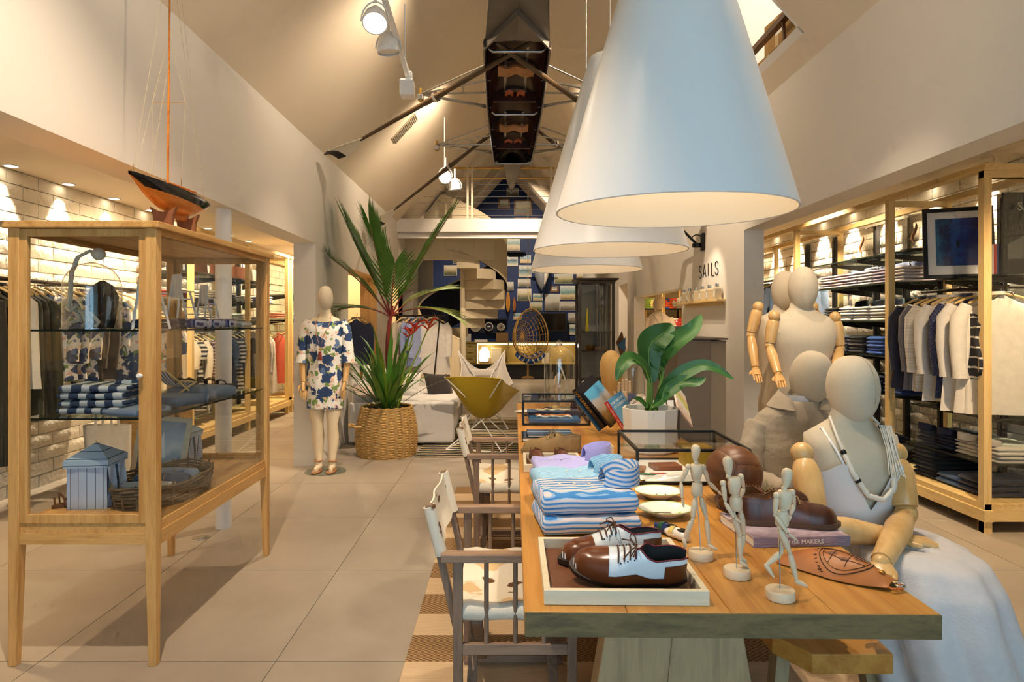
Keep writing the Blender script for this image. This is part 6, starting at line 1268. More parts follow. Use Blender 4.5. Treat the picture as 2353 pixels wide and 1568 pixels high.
# ---- leaning books
M['cv_ivy'] = plain('black_jacket', '#15161f', 0.4); M['gold'] = plain('gold_foil', '#c9a548', 0.35, 0.4); M['red'] = plain('red_cloth', '#c6241e', 0.5)
M['cv_hut'] = picture('beach_hut_cover', [(0.0, '#2a1c0e'), (0.3, '#8a6228'), (0.5, '#a5927c'), (0.68, '#b8b0a8'), (0.78, '#5aa6cc'), (1, '#5fb4dc')], 'Y', 5, 0.3, 2); M['cv_surf'] = picture('surf_cover', [(0.0, '#d9d2c6'), (0.12, '#34536e'), (0.25, '#6fa6c8'), (1, '#4f8fb8')], 'Y', 3, 0.12, 5)
def lean(px, py, Y, rise, size, cover, lab, **kw):     # spine rises to the upper left, cover faces the viewer
    a = math.radians(rise); yv = V(-math.cos(a), 0.10, math.sin(a)); xv = V(math.sin(a)*0.72, 0.60, math.cos(a)*0.60); R_ = frame_from(yv, -xv); R_ = Matrix((xv, yv, xv.cross(yv)))
    x = xv - yv.normalized()*xv.dot(yv.normalized()); Mx = frame_from(x, yv); return book(lab, P(px, py, Y), size, cover, Mx, 'books leaning on the table', **kw)
lean(1376, 992, 3.90, 52, (0.17, 0.25, 0.012), plain('teal_jacket', '#35607e', 0.4), 'slim teal book leaning at the bottom of the slanting books')
lean(1384, 986, 3.86, 52, (0.19, 0.29, 0.030), M['cv_ivy'], 'thick black book with gold lettering on its spine', spine_txt=('IVY LEAGUE', 0.030, 0.05, M['gold']))
lean(1402, 984, 3.76, 50, (0.165, 0.25, 0.018), M['cv_hut'], 'book with thatched beach hut on a blue and brown cover', spine=M['cv_ivy'])
lean(1437, 1000, 3.62, 57, (0.14, 0.215, 0.030), M['cv_surf'], 'red-spined surfing book leaning against the pot', spine=M['red'], spine_txt=('THE HISTORY OF SURFING', 0.0165, 0.0), cover_txt=(('THE HISTORY', 0.021, 0.072, 0.185), ('OF SURFING', 0.021, 0.072, 0.160)))
# ---- small box with coasters, tan shoe, tray behind the shirts, dark books
ob = open_box('wooden_box', 'small pale wooden box with lenses beside the leaning books', 'box', (0.43, 3.22, TZ+0.001), 0.12, 0.09, 0.05, 0.006, M['whitewood'], M['whitewood'])
for k in range(2):
    o = MB().lathe([(0.026, -0.003), (0.028, 0), (0.026, 0.003)], 24).build('glass_lens', M['glassg'], None, 40, label=('round glass lens standing at the left in the small box', 'round glass lens standing at the right in the small box')[k], cat='lens', group='lenses in the small box'); o.location = (0.475+0.04*k, 3.262, TZ+0.036); o.rotation_euler = (1.2, 0.2*k, 0.3)
mTan = dict(upper=plain('sand_suede', '#9b8058', 0.9, 0, 90, 0.2, 0.06), toe=plain('sand_suede_dark', '#94794f', 0.9, 0, 90, 0.2, 0.06), sole=plain('sand_sole', '#8a7452', 0.8), lining=plain('sand_lining', '#8b7657', 0.8), lace=plain('sand_lace', '#8a7048', 0.8))
st_ = shoe('suede_shoe', 'sand-coloured suede laced shoe beyond the lilac shirts', 'shoe', 0.305, mTan); place(st_, (0.243, 3.33, TZ+0.002), (0, 0, math.pi+0.06))
open_box('shoe_tray', 'pale wooden tray with brown moccasins behind the lilac shirts', 'tray', (0.085, 2.88, TZ+0.001), 0.27, 0.27, 0.035, 0.014, M['whitewood'], M['leatherpad'], TROT)
mMoc = dict(upper=plain('maroon_leather', '#5f3322', 0.45, 0, 20, 0.05, 0.15), sole=plain('moc_sole', '#d9cdb6', 0.7), lining=plain('moc_lining', '#77796a', 0.8), lace=M['white'])
for k in range(2): place(shoe('moccasin', ('brown boat shoe at the left in the far tray', 'brown boat shoe at the right in the far tray')[k], 'shoe', 0.2, mMoc, 'brown boat shoes in the far tray', laces=False), (0.15+0.12*k, 3.02, TZ+0.008), (0, 0, -math.pi/2+0.15))
book('dark blue hardback lying flat beside the suede shoe', (0.10, 3.62, TZ+0.001), (0.30, 0.22, 0.022), plain('blueblack_jacket', '#12181c', 0.2), None, 'books lying flat'); book('thin black magazine lying on the dark blue hardback', (0.13, 3.64, TZ+0.024), (0.26, 0.19, 0.012), picture('sea_magazine', [(0, '#0d1418'), (0.5, '#24507a'), (0.6, '#b9cde0'), (0.7, '#182a3c'), (1, '#101417')], 'Y', 4, 0.2, 8, 0.15), None, 'books lying flat')
# ---- inside the far glass box
flat('blue_book', 'flat blue book at the front of the far glass box', 'book', 0.33, 4.32, TZ+0.0145, 0.34, 0.18, 0.022, plain('sea_blue_jacket', '#1d5c8c', 0.3), 0.0, 'books lying flat')
flat('navy_cloth', 'folded navy cloth in the far glass box', 'cloth', 0.34, 4.47, TZ+0.0145, 0.36, 0.14, 0.05, fabric('navy_linen', '#151d36'), 0.03)
for k, (c, lab) in enumerate((('#e8e0d0', 'white coral branch necklace in the far glass box'), ('#c87a3c', 'string of orange beads in the far glass box'), ('#e3d2ae', 'rope bracelet coil in the far glass box'))):
    o = MB().tube([V(-0.12+0.024*i, 0.02*math.sin(i*1.7+k), 0.006+0.003*math.sin(i*2.3)) for i in range(11)], [0.005+0.003*(i % 2) for i in range(11)], 8).build('bead_necklace', plain('beads_%d' % k, c, 0.5), None, 60, label=lab, cat='necklace', group='necklaces in the far glass box'); o.location = (0.33, 4.30+0.06*k, TZ+0.038 + (0.03 if k == 2 else 0))
o = MB().hloft([(0, 0, 0, 0.10, 0.04, 0.7), (0, 0, 0.012, 0.13, 0.055, 0.7), (0, 0, 0.014, 0.12, 0.05, 0.7), (0, 0, 0.006, 0.10, 0.04, 0.7)], 28).build('oval_tray', M['ceram'], None, 50, label='white oval dish at the left edge beyond the glass box', cat='dish'); o.location = (0.20, 4.80, TZ+0.001)
# ---- bell jar with wooden hand
def bell_jar(label, loc, r, h, base=True):
    o = thing('bell_jar', label, 'bell jar', loc); pr = [(r, 0.0), (r, h-r*1.0)] + [(r*math.cos(a), h-r+r*math.sin(a)) for a in [math.pi/2*k/10 for k in range(1, 10)]] + [(r*0.12, h)]
    mb = MB().lathe(pr, 40); mb.f.pop(-2); mb.build('dome', M['dome'], o, 60); MB().ball((0, 0, h+0.018), 0.022, 12, 8).build('knob', M['dome'], o, 60)
    if base: MB().lathe([(r*1.05, -0.0), (r*1.05, 0.004), (r*0.4, 0.005)], 40).build('foot_ring', M['dome'], o, 40)
    return o
bj = P(1285, 0, 5.0); bell_jar('tall glass bell jar over a wooden hand on the table', (bj.x, 5.0, TZ+0.001), 0.118, 0.50)
wh = thing('wooden_hand', 'jointed wooden hand under the bell jar', 'artist hand', (bj.x-0.02, 5.0, TZ+0.007)); MB().lathe([(0.035, 0), (0.03, 0.02), (0.022, 0.03)], 20).build('stand', M['pine'], wh, 50); MB().tube([(0, 0, 0.02), (0, 0, 0.10)], [0.024, 0.028], 14).build('wrist', M['manikin'], wh, 50); hand(wh, V(0, 0, 0.10), V(0.01, -0.01, 0.29), 0.036, M['manikin'], 0.1)
o = MB().tube([V(-0.02, 0, 0.36), V(0.02, 0, 0.30), V(0.055, 0, 0.20), V(0.06, 0, 0.12), V(0.05, 0.01, 0.05), V(0.07, 0, 0.02)], [0.006]*6, 8).tube([V(0.055+0.014*math.cos(k), 0.0, 0.14+0.014*math.sin(k)) for k in range(7)], 0.006, 8, close=True).build('cotton_rope', plain('white_rope', '#e8dfcb', 0.9, 0, 90, 0.6), None, 60, label='knotted white rope hanging inside the bell jar', cat='rope'); o.location = (bj.x, 5.0, TZ+0.008)
o = MB().tube([V(0.018*math.cos(k*0.5), 0.018*math.sin(k*0.5), 0.008*math.sin(k*1.3)) for k in range(13)], 0.008, 8, close=True).build('cotton_rope', bpy.data.materials['white_rope'], None, 60, label='white rope knot tied on the bell jar knob', cat='rope'); o.location = (bj.x, 5.0, TZ+0.505)
# ---- wig head, hand, caps, bowl, second jar, books behind the pot
wg = thing('hat_form', 'plain wooden hat-display head beyond the books', 'display head', (0.77, 4.62, TZ+0.001)); mb = MB(); R = []
MB().hloft([(0, 0, 0, 0.055, 0.055), (0, 0, 0.02, 0.052, 0.052), (0, 0, 0.10, 0.046, 0.048), (0, 0, 0.17, 0.050, 0.055), (0, -0.005, 0.24, 0.070, 0.078), (0, 0, 0.32, 0.084, 0.098), (0, 0.005, 0.39, 0.080, 0.098), (0, 0.01, 0.44, 0.060, 0.078), (0, 0.01, 0.468, 0.03, 0.04), (0, 0.01, 0.475, 0.004, 0.005)], 28).build('head', wood('pale_turned_wood', '#cf9f56', '#dfb46c', 'z', 0.5, 5, 0.2), wg, 60); MB().lathe([(0.065, 0), (0.065, 0.012), (0.05, 0.016)], 24).build('base', M['pine'], wg, 40)
wh2 = thing('wooden_hand', 'upright wooden hand display beside the wooden head', 'artist hand', (0.81, 4.35, TZ+0.001)); MB().tube([(0, 0, 0), (0, 0, 0.13)], [0.04, 0.035], 14).build('wrist', M['manikin'], wh2, 50); hand(wh2, V(0, 0, 0.12), V(0, -0.01, 0.30), 0.045, M['manikin'], 0.15)
def cap(loc, lab, c1, c2, rz): 
    o = thing('baseball_cap', lab, 'cap', loc, rz, 'caps on the table'); MB().hloft([(0, 0, 0, 0.08, 0.09), (0, 0, 0.04, 0.078, 0.088), (0, 0, 0.075, 0.06, 0.07), (0, 0, 0.095, 0.03, 0.034), (0, 0, 0.10, 0.004, 0.004)], 24).build('crown', fabric('cap_'+c1.strip('#'), c1), o, 60)
    MB().grid(lambda u, v: V((u-0.5)*0.15, -0.075-0.07*v*math.sin(math.pi*(0.15+0.7*u)), 0.008-0.012*(2*u-1)**2), 12, 5).thick(0.003).build('visor', fabric('cap_'+c2.strip('#'), c2), o, 60); MB().ball((0, 0, 0.10), 0.007, 8, 5).build('button', M['white'], o)
cap((0.615, 4.75, TZ+0.06), 'dark trucker cap with printed front near the wooden head', '#2c2620', '#3a332a', -0.5); cap((0.665, 4.98, TZ+0.14), 'white cap with red and blue band above the dark one', '#e6dfd2', '#b23a34', 0.4)
flat('cap_stand', 'low wooden block carrying the caps', 'stand', 0.64, 4.83, TZ+0.001, 0.20, 0.24, 0.058, M['frame_b']); flat('cap_stand', 'taller wooden block carrying the white cap', 'stand', 0.665, 5.02, TZ+0.06, 0.14, 0.12, 0.079, M['frame_b'])
o = thing('glass_bowl', 'cobalt blue glass bowl beyond the leaning books', 'bowl', (0.555, 4.85, TZ+0.001)); mb = MB().lathe([(0.04, 0), (0.06, 0.03), (0.05, 0.09), (0.062, 0.12), (0.066, 0.125), (0.058, 0.118), (0.045, 0.08), (0.05, 0.03), (0.03, 0.012)], 28); mb.f.pop(-1); mb.build('bowl', plain('cobalt_glass', '#10144e', 0.06), o, 50)
bell_jar('wide glass bell jar beyond the potted plant', (1.02, 5.12, TZ+0.001), 0.10, 0.40)
for k, (c, x, y, lab) in enumerate((('#233a6e', 0.93, 4.35, 'navy book leaning behind the pot'), ('#c9bfae', 0.97, 4.33, 'grey book leaning beside the navy one'))):
    book(lab, (x-0.12, y, TZ+0.07), (0.15, 0.22, 0.025), plain('jacket_%d' % k, c, 0.4), frame_from((0.75, 0.1, 0.65), (0.15, 1, 0.1)), 'books behind the pot')
book('open art magazine leaning behind the pot at the right', (0.99, 3.68, TZ+0.18), (0.20, 0.25, 0.010), picture('art_magazine', [(0, '#d7b9a6'), (0.4, '#efe6d8'), (0.6, '#c9d04e'), (0.8, '#e8c9b0'), (1, '#dfe4e6')], 'Y', 5, 0.5, 4), frame_from((0.55, 0.5, -0.62), (0.3, 0.9, 0.25)), 'books behind the pot')
flat('card_stand', 'low grey block with small tags behind the pot', 'stand', 0.93, 3.75, TZ+0.001, 0.16, 0.12, 0.17, plain('slate_block', '#4a463f', 0.6))
flat('card_stand', 'brown cork block behind the plant', 'stand', 0.92, 4.45, TZ+0.001, 0.22, 0.20, 0.065, M['frame_b'])
for k in range(3):
    o = MB().box(-0.018, 0.018, -0.002, 0.002, 0, 0.05).build('price_tag', M['white'], None, label=('left', 'middle', 'right')[k] + ' one of three small white tags on the grey block', cat='tag', group='tags on the grey block'); o.location = (0.88+0.045*k, 3.74, TZ+0.1715); o.rotation_euler.x = -0.2
# ================================================================== INSIDE THE OAK VITRINE
def VQ(px, py, z):                    # point on the horizontal plane z under a pixel
    Y = F*(EYE-z)/(py-CY); return V((px-CX)/F*Y, Y, z)
zt1, zt2, zt3 = 1.407, 1.033, 0.5955
# floor: striped bathing tents, basket of rolled towels, sandals, picture
M['tent'] = stripes('tent_stripe', [(0.06, '#27385e'), (0.94, '#c6d2e8')], 'x', 0.035); M['tentr'] = stripes('tent_roof_stripe', [(0.08, '#27385e'), (0.92, '#bcd0e6')], 'z', 0.028)
def tent(loc, rz, s, label):
    t_ = thing('bathing_tent', label, 'model tent', loc, rz, 'striped toy bathing tents'); a = 0.085*s; h = 0.20*s
    for k, (p, q) in enumerate(((V(-a, -a, 0), V(a, -a, 0)), (V(a, -a, 0), V(a, a, 0)), (V(a, a, 0), V(-a, a, 0)), (V(-a, a, 0), V(-a, -a, 0)))):
        if k == 1:
            for u0, u1, sw_ in ((0, 0.46, 0.25), (0.54, 1, -0.1)):
                MB().grid(lambda u, v: p.lerp(q, u0+(u1-u0)*u*(1-0.35*v*(1-v)*3*abs(sw_))) + V(0.012*math.sin(u*6+v*3), 0, h*(1-v)), 10, 8).build('wall', M['tent'], t_, 60)
        else: MB().grid(lambda u, v: p.lerp(q, u) + V(0.003*math.sin(u*9), 0.003*math.cos(u*8), h*v), 10, 4).build('wall', M['tent'], t_, 60)
    b = a*1.12; R = [[V(-b, -b, h-0.012), V(b, -b, h-0.012), V(b, b, h-0.012), V(-b, b, h-0.012)], [V(-b, -b, h+0.02), V(b, -b, h+0.02), V(b, b, h+0.02), V(-b, b, h+0.02)], [V(-0.003, -0.003, h+0.085*s), V(0.003, -0.003, h+0.085*s), V(0.003, 0.003, h+0.085*s), V(-0.003, 0.003, h+0.085*s)]]
    mb = MB().rings(R); mb.build('roof', M['tentr'], t_); MB().ball((0, 0, h+0.09*s), 0.004, 8, 6).build('finial', M['brass'], t_)
tent((VQ(192, 1172, zt3).x, VQ(192, 1172, zt3).y+0.09, zt3), 0.12, 1.0, 'striped blue toy bathing tent nearest in the cabinet')
pt2 = V(-1.94, 3.79, zt3); tent((-1.905, 3.76, zt3), -0.1, 0.92, 'striped blue toy bathing tent at the back of the cabinet')
M['wicker'] = plain('grey_willow', '#7a664c', 0.8, 0, 90, 0.3, 0.25)
bs = thing('willow_tray', 'oval grey willow basket tray with rolled towels in the cabinet', 'basket', (-1.665, 3.13, zt3)); rx_, ry_ = 0.185, 0.30
MB().hloft([(0, 0, 0.0, rx_*0.93, ry_*0.95), (0, 0, 0.008, rx_*0.93, ry_*0.95)], 40).build('bottom', M['wicker'], bs)
for k in range(9):
    z = 0.008+0.0115*k; g = 0.94+0.011*k; ph = k*0.9
    for q in range(1): MB().tube([V(rx_*(g+0.022*math.sin(9*a+k*math.pi)) * math.cos(a), ry_*(g+0.014*math.sin(9*a+k*math.pi))*math.sin(a), z+0.006*math.sin(4*a+ph)) for a in [2*math.pi*i/72 for i in range(72)]], 0.0062, 6, close=True).build('willow_strand', M['wicker'], bs, 70)
for k in range(18): a = 2*math.pi*k/18; MB().tube([V(rx_*0.95*math.cos(a), ry_*0.96*math.sin(a), 0), V(rx_*1.04*math.cos(a), ry_*1.03*math.sin(a), 0.115)], 0.005, 6).build('stake', M['wicker'], bs, 70)
M['tow1'] = fabric('denim_blue_cloth', '#3f5673'); M['tow2'] = fabric('pale_blue_cloth', '#8ba0bd'); M['tow3'] = fabric('white_linen_cloth', '#d5d0c8')
def rolled(loc, rz, L, r, mat, lab):
    t_ = thing('rolled_towel', lab, 'towel', loc, rz, 'rolled towels in the willow tray'); MB().tube([(-L/2, 0, 0), (-L/2+0.01, 0, 0), (0, 0.004, 0.003), (L/2-0.01, 0, 0), (L/2, 0, 0)], [r*0.8, r, r*1.03, r, r*0.8], 16).build('roll', mat, t_, 60)
    MB().tube([V(0.02, (r*1.06)*math.cos(k*0.4488), (r*1.06)*math.sin(k*0.4488)) for k in range(14)], 0.0025, 6, close=True).build('twine', M['rigging'], t_, 60)
rolled((-1.66, 2.98, zt3+0.055), 0.05, 0.24, 0.042, M['tow3'], 'white rolled towel in front in the willow tray'); rolled((-1.655, 3.09, zt3+0.065), 0.1, 0.25, 0.045, M['tow1'], 'dark blue rolled towel in the middle of the willow tray'); rolled((-1.67, 3.22, zt3+0.065), 0.0, 0.24, 0.042, M['tow2'], 'pale blue rolled towel at the back of the willow tray')
pf = thing('picture_frame', 'wood-framed yacht picture leaning inside the cabinet', 'picture frame', (-1.86, 3.40, zt3)); pf.rotation_euler = (-0.22, 0.12, 0.25)
MB().box(-0.13, -0.105, 0, 0.02, 0, 0.34).box(0.105, 0.13, 0, 0.02, 0, 0.34).box(-0.105, 0.105, 0, 0.02, 0, 0.025).box(-0.105, 0.105, 0, 0.02, 0.315, 0.34).build('frame', M['whitewood'], pf); MB().box(-0.105, 0.105, 0.008, 0.014, 0.025, 0.315).build('print', picture('yacht_print', [(0, '#6f7a80'), (0.35, '#9fb0ba'), (0.5, '#d8dcd8'), (0.7, '#b4c2cc'), (1, '#8e9fb2')], 'Z', 4, 0.4, 12), pf); MB().add([V(-0.03, 0.006, 0.12), V(0.03, 0.006, 0.12), V(0.0, 0.006, 0.26)], [(0, 1, 2)]).build('sail', M['white'], pf)
def sandal(loc, rz, label, mat, group, s=1.0):
    t_ = thing('sandal', label, 'sandal', loc, rz, group); out = [V(0.125*math.cos(a), 0.04*math.sin(a)*(1+0.25*math.cos(a)), 0) for a in [2*math.pi*k/24 for k in range(24)]]
    MB().prism([p*s for p in out], (0, 0, 0.014*s)).build('sole', mat, t_, 40)
    for x, h in ((0.05, 0.04), (-0.02, 0.055), (-0.08, 0.06)): MB().tube([V(x, -0.042, 0.012)*s, V(x-0.008, -0.03, h*0.85)*s, V(x-0.01, 0, h)*s, V(x-0.008, 0.03, h*0.85)*s, V(x, 0.042, 0.012)*s], [(0.003, 0.009)]*5, 8).build('strap', mat, t_, 60)
    MB().tube([V(-0.11, 0, 0.012)*s, V(-0.115, 0, 0.05)*s], [(0.003, 0.012)]*2, 8).build('heel_strap', mat, t_, 60)
sandal((-1.965, 2.98, zt3), 0.9, 'brown strappy leather sandal on the cabinet floor', plain('sandal_brown', '#6a4226', 0.6), 'brown sandals on the cabinet floor'); sandal((-1.98, 3.10, zt3), 0.7, 'brown strappy leather sandal behind the other one', plain('sandal_brown_2', '#63402a', 0.6), 'brown sandals on the cabinet floor')
# middle shelf: navy check shirts, denim, deck chair, sandals
M['navychk'] = stripes('navy_white_check', [(0.5, '#2a3b56'), (0.5, '#b9bcbc')], 'x', 0.075, 0.9, 0.02); M['denim'] = fabric('light_denim', '#6e8199', 120, 0.3); M['denimd'] = fabric('mid_denim', '#50657f', 120, 0.3)
for k in range(4): folded('navy and white banded folded knit, %s of the pile' % ('bottom', 'second from the bottom', 'second from the top', 'top')[k], M['navychk'], (0.30, 0.24, 0.032), (-1.815+0.008*(k % 2), 2.90, zt2+0.0005+0.0325*k), 0.05*(k-1), 'banded knits on the cabinet shelf', 20+k, k == 3, None, up=0.02, amp=0.008, name='folded_knit', cat='knitwear')
folded('light denim folded shirt beside the banded knits', M['denim'], (0.20, 0.20, 0.03), (-1.62, 2.82, zt2+0.0005), 1.2, 'denim pieces on the cabinet shelf', 31, False, amp=0.008, name='folded_denim'); folded('folded jeans behind the light denim shirt', M['denimd'], (0.22, 0.26, 0.05), (-1.62, 3.12, zt2+0.0005), 1.3, 'denim pieces on the cabinet shelf', 32, False, amp=0.008, name='folded_jeans', cat='jeans'); folded('pale denim folded trousers toward the back of the cabinet', M['denim'], (0.22, 0.28, 0.06), (-1.63, 3.44, zt2+0.0005), 1.4, 'denim pieces on the cabinet shelf', 33, False, amp=0.008, name='folded_jeans', cat='jeans')
dk = thing('toy_deck_chair', 'tiny blue striped deck chair on the cabinet shelf', 'toy chair', (-1.72, 3.34, zt2+0.001), 2.6); M['dkst'] = stripes('deck_stripe', [(0.5, '#4a5c9a'), (0.5, '#e5e2da')], 'x', 0.03)
for x in (-0.06, 0.06): MB().bar((x, -0.09, 0.0), (x, 0.09, 0.16), 0.008, 0.008).bar((x, 0.09, 0.0), (x, -0.08, 0.09), 0.008, 0.008).build('frame', M['pine'], dk)
MB().grid(lambda u, v: V(-0.055+0.11*u, -0.08+0.165*v, 0.085+0.07*v-0.05*math.sin(math.pi*v)), 8, 10).thick(0.002).build('sling', M['dkst'], dk, 60); MB().bar((-0.06, 0.088, 0.156), (0.06, 0.088, 0.156), 0.008, 0.008).bar((-0.06, -0.08, 0.088), (0.06, -0.08, 0.088), 0.008, 0.008).build('rung', M['pine'], dk)
M['sblk'] = plain('dark_sandal', '#3a2e2c', 0.6); flat('shoe_box', 'flat dark blue box carrying the dark sandals', 'box', -1.72, 3.66, zt2+0.0005, 0.28, 0.20, 0.03, plain('navy_box', '#22263c', 0.7)); sandal((-1.77, 3.64, zt2+0.031), 1.2, 'dark strappy sandal at the left on the flat box', M['sblk'], 'dark sandals in the cabinet'); sandal((-1.66, 3.66, zt2+0.031), 1.1, 'dark strappy sandal at the right on the flat box', M['sblk'], 'dark sandals in the cabinet')
# top shelf: bell jar with ship's rope, folded scarves, lifeguard chairs
jx = P(212, 0, 3.0).x; bell_jar('glass bell jar with thick rope through its top in the cabinet', (jx, 3.0, zt1), 0.122, 0.31)
M['rope'] = plain('cotton_rope', '#e6dcc4', 0.9, 0, 160, 0.5)
rt = thing('ship_rope', 'thick white knotted ship rope through the bell jar', 'rope', (jx, 3.0, zt1))
path = [V(0.03, 0, 0.355), V(-0.01, -0.01, 0.362), V(-0.06, -0.01, 0.335), V(-0.09, -0.01, 0.26), V(-0.095, -0.01, 0.18), V(-0.10, -0.01, 0.12), V(-0.11, -0.01, 0.10), V(-0.08, -0.03, 0.085), V(-0.06, -0.02, 0.11), V(-0.09, 0.01, 0.105), V(-0.07, 0, 0.07), V(-0.05, 0, 0.04), V(-0.09, -0.01, 0.03), V(-0.10, -0.02, 0.012)]
D2 = dens(path, 5)
for ph in (0, 2.09, 4.19): MB().tube([p + V(0.0055*math.cos(i*0.7+ph), 0.0055*math.sin(i*0.7+ph), 0.003*math.sin(i*0.7+ph)) for i, p in enumerate(D2)], 0.0062, 7).build('strand', M['rope'], rt, 70)
for k in range(3): MB().tube([V(-0.06, 0, 0.085), V(-0.03+0.02*k, -0.02, 0.07), V(-0.01+0.03*k, -0.03, 0.03), V(-0.02+0.03*k, -0.04, 0.009)], 0.009, 7).build('tail', M['rope'], rt, 70)
MB().ball((0.03, 0, 0.35), 0.03, 12, 8).build('knot', M['rope'], rt, 60)
ck_ = thing('tin_case', 'dark shell-shaped case standing inside the bell jar', 'case', (jx+0.03, 3.03, zt1+0.002)); MB().hloft([(0, 0, 0, 0.05, 0.03), (0, 0, 0.06, 0.065, 0.035), (0, 0, 0.15, 0.075, 0.035), (0.0, 0, 0.20, 0.05, 0.03), (0, 0, 0.225, 0.01, 0.01)], 20).build('shell', plain('dark_lacquer', '#16191b', 0.1), ck_, 60); MB().box(-0.03, 0.0, -0.04, -0.033, 0.05, 0.16).build('label_plate', plain('teal_plate', '#255a66', 0.2), ck_)
M['navyp'] = blotch('navy_white_print', '#1f2a4e', [(0.2, '#d9d6d0', 1.3)], 22)
for k in range(2): folded(('navy printed scarf folded flat, lower one', 'navy printed scarf folded flat, upper one')[k], M['navyp'], (0.2, 0.16, 0.022), (-1.63, 3.02, zt1+0.0005+0.0225*k), 0.15, 'navy scarves on the top shelf', 40+k, False, amp=0.006, name='folded_scarf', cat='scarf')
M['purp'] = stripes('violet_print', [(0.4, '#4a4a86'), (0.25, '#8f90c4'), (0.2, '#2c2f66'), (0.15, '#cfd0e8')], 'x', 0.05, 0.9, 0.03)
for k in range(3): folded('violet patterned towel, %s of three along the shelf' % ('first', 'second', 'third')[k], M['purp'], (0.17, 0.18, 0.045), (-1.61, 3.26+0.17*k, zt1+0.0005), 0.1*k, 'violet towels on the top shelf', 44+k, False, amp=0.008, name='folded_towel', cat='towel')
folded('white folded towel at the end of the top shelf', M['tow3'], (0.17, 0.16, 0.035), (-1.60, 3.78, zt1+0.0005), 0.05, 'violet towels on the top shelf', 49, False, amp=0.004, name='folded_towel', cat='towel')
def guard_chair(loc, rz, s, label):
    t_ = thing('toy_lifeguard_chair', label, 'toy chair', loc, rz, 'toy lifeguard chairs'); w_ = 0.05*s
    for x in (-w_, w_):
        MB().bar((x*1.25, -0.06*s, 0), (x, -0.02*s, 0.17*s), 0.008*s, 0.01*s).build('leg', M['wplastic'], t_); MB().bar((x*1.25, 0.06*s, 0), (x, 0.03*s, 0.26*s), 0.008*s, 0.01*s).build('leg', M['wplastic'], t_); MB().bar((x*1.05, -0.05*s, 0.165*s), (x*1.05, 0.035*s, 0.165*s), 0.012*s, 0.008*s).build('arm', M['wplastic'], t_)
    for z in (0.03, 0.07): MB().bar((-w_*1.2, -0.052*s+z*0.2*s, z*s), (w_*1.2, -0.052*s+z*0.2*s, z*s), 0.014*s, 0.006*s).build('rung', M['wplastic'], t_)
    for k in range(3): MB().box(-w_, w_, (-0.04+0.024*k)*s, (-0.02+0.024*k)*s, 0.118*s, 0.124*s).build('seat_slat', M['wplastic'], t_)
    for k in range(4): MB().box(-w_+0.026*k*s, -w_+0.02*s+0.026*k*s, 0.03*s, 0.036*s, 0.13*s, 0.27*s).build('back_slat', M['wplastic'], t_)
guard_chair((-1.575, 2.85, zt1+0.001), 2.4, 0.95, 'white toy lifeguard chair at the cabinet corner'); guard_chair((-1.665, 3.30, zt1+0.047), 2.5, 0.85, 'white toy lifeguard chair standing on the violet towels'); guard_chair((-1.68, 3.62, zt1+0.047), 2.5, 0.72, 'white toy lifeguard chair farthest along the shelf')
# ================================================================== AISLES: RAILS, SHELVING, CLOTHES
def garment(name, label, cat, mat, w_, L, loc, rz, group, sleeves=0.55, flare=1.1, col=None, hmat=None, seed=0, belt=None, cuff=None, thick=0.055):
    """hung garment: hook at origin, shoulders along local x, thickness along y"""
    t_ = thing(name, label, cat, loc, rz, group); hm = hmat or M['pinex']
    h_ = MB().tube([(-w_*0.42, 0, -0.115), (-w_*0.25, 0, -0.075), (0, 0, -0.045), (w_*0.25, 0, -0.075), (w_*0.42, 0, -0.115)], [(0.010, 0.012)]*5, 8).build('hanger', hm, t_, 60)
    MB().tube([V(0, 0, -0.05), V(0, 0, -0.01)] + [V(0.018*math.sin(a), 0, 0.012-0.018*math.cos(a)) for a in (0.3, 1.2, 2.2, 3.2, 4.2)], 0.0022, 5).build('hook', M['steel'], h_, 60)
    top = -0.06
    def body(u, v):
        a = 2*math.pi*u; z = top - L*v
        hwid = (0.055 + (w_*0.5-0.055)*min(1, v*L/0.075)**0.6) if v*L < 0.075 else w_*0.5*(1 + (flare-1)*((v*L-0.075)/max(0.01, L-0.075)))
        th = thick*(0.45+0.55*min(1, v*6)); f = 1 + 0.10*v*math.sin(5*a+seed) + 0.05*v*math.sin(11*a+2*seed)
        c_, s_ = math.cos(a), math.sin(a); drop = (0.055*min(1, (abs(c_))**1.6) if v < 0.03 else 0.055*abs(c_)**1.6*max(0, 1-v*5))
        return V(hwid*f*math.copysign(abs(c_)**0.75, c_), th*f*math.copysign(abs(s_)**0.9, s_), z-drop)
    MB().grid(body, 30, 16, True).build('body', mat, t_, 70)
    if sleeves:
        for s in (-1, 1):
            q = [V(s*w_*0.44, 0, top-0.07), V(s*w_*0.54, 0.004, top-0.16), V(s*w_*0.57, 0.0, top-0.07-sleeves*0.5), V(s*w_*0.56, -0.012, top-0.07-sleeves*0.8), V(s*w_*0.55, -0.02, top-0.07-sleeves)]
            sl_ = MB().tube(q, [(0.045, 0.035), (0.062, 0.045), (0.055, 0.042), (0.05, 0.038), (0.045, 0.038)], 14).build('sleeve', mat, t_, 60)
            MB().tube([q[-1]+V(0, 0, 0.035), q[-1]+V(0, 0, 0.0)], [(0.05, 0.043)]*2, 14).build('cuff', cuff or mat, sl_, 60)
    if col is not False:
        MB().grid(lambda u, v: V((0.052+0.022*v)*math.cos(math.radians(-60+300*u)+0.5), (0.042+0.018*v)*math.sin(math.radians(-60+300*u)+0.5), top+0.004+0.035*math.sin(math.pi*min(1, 0.15+0.62*v))-0.025*v), 18, 4).thick(0.003).build('collar', col or mat, t_, 60)
    return t_
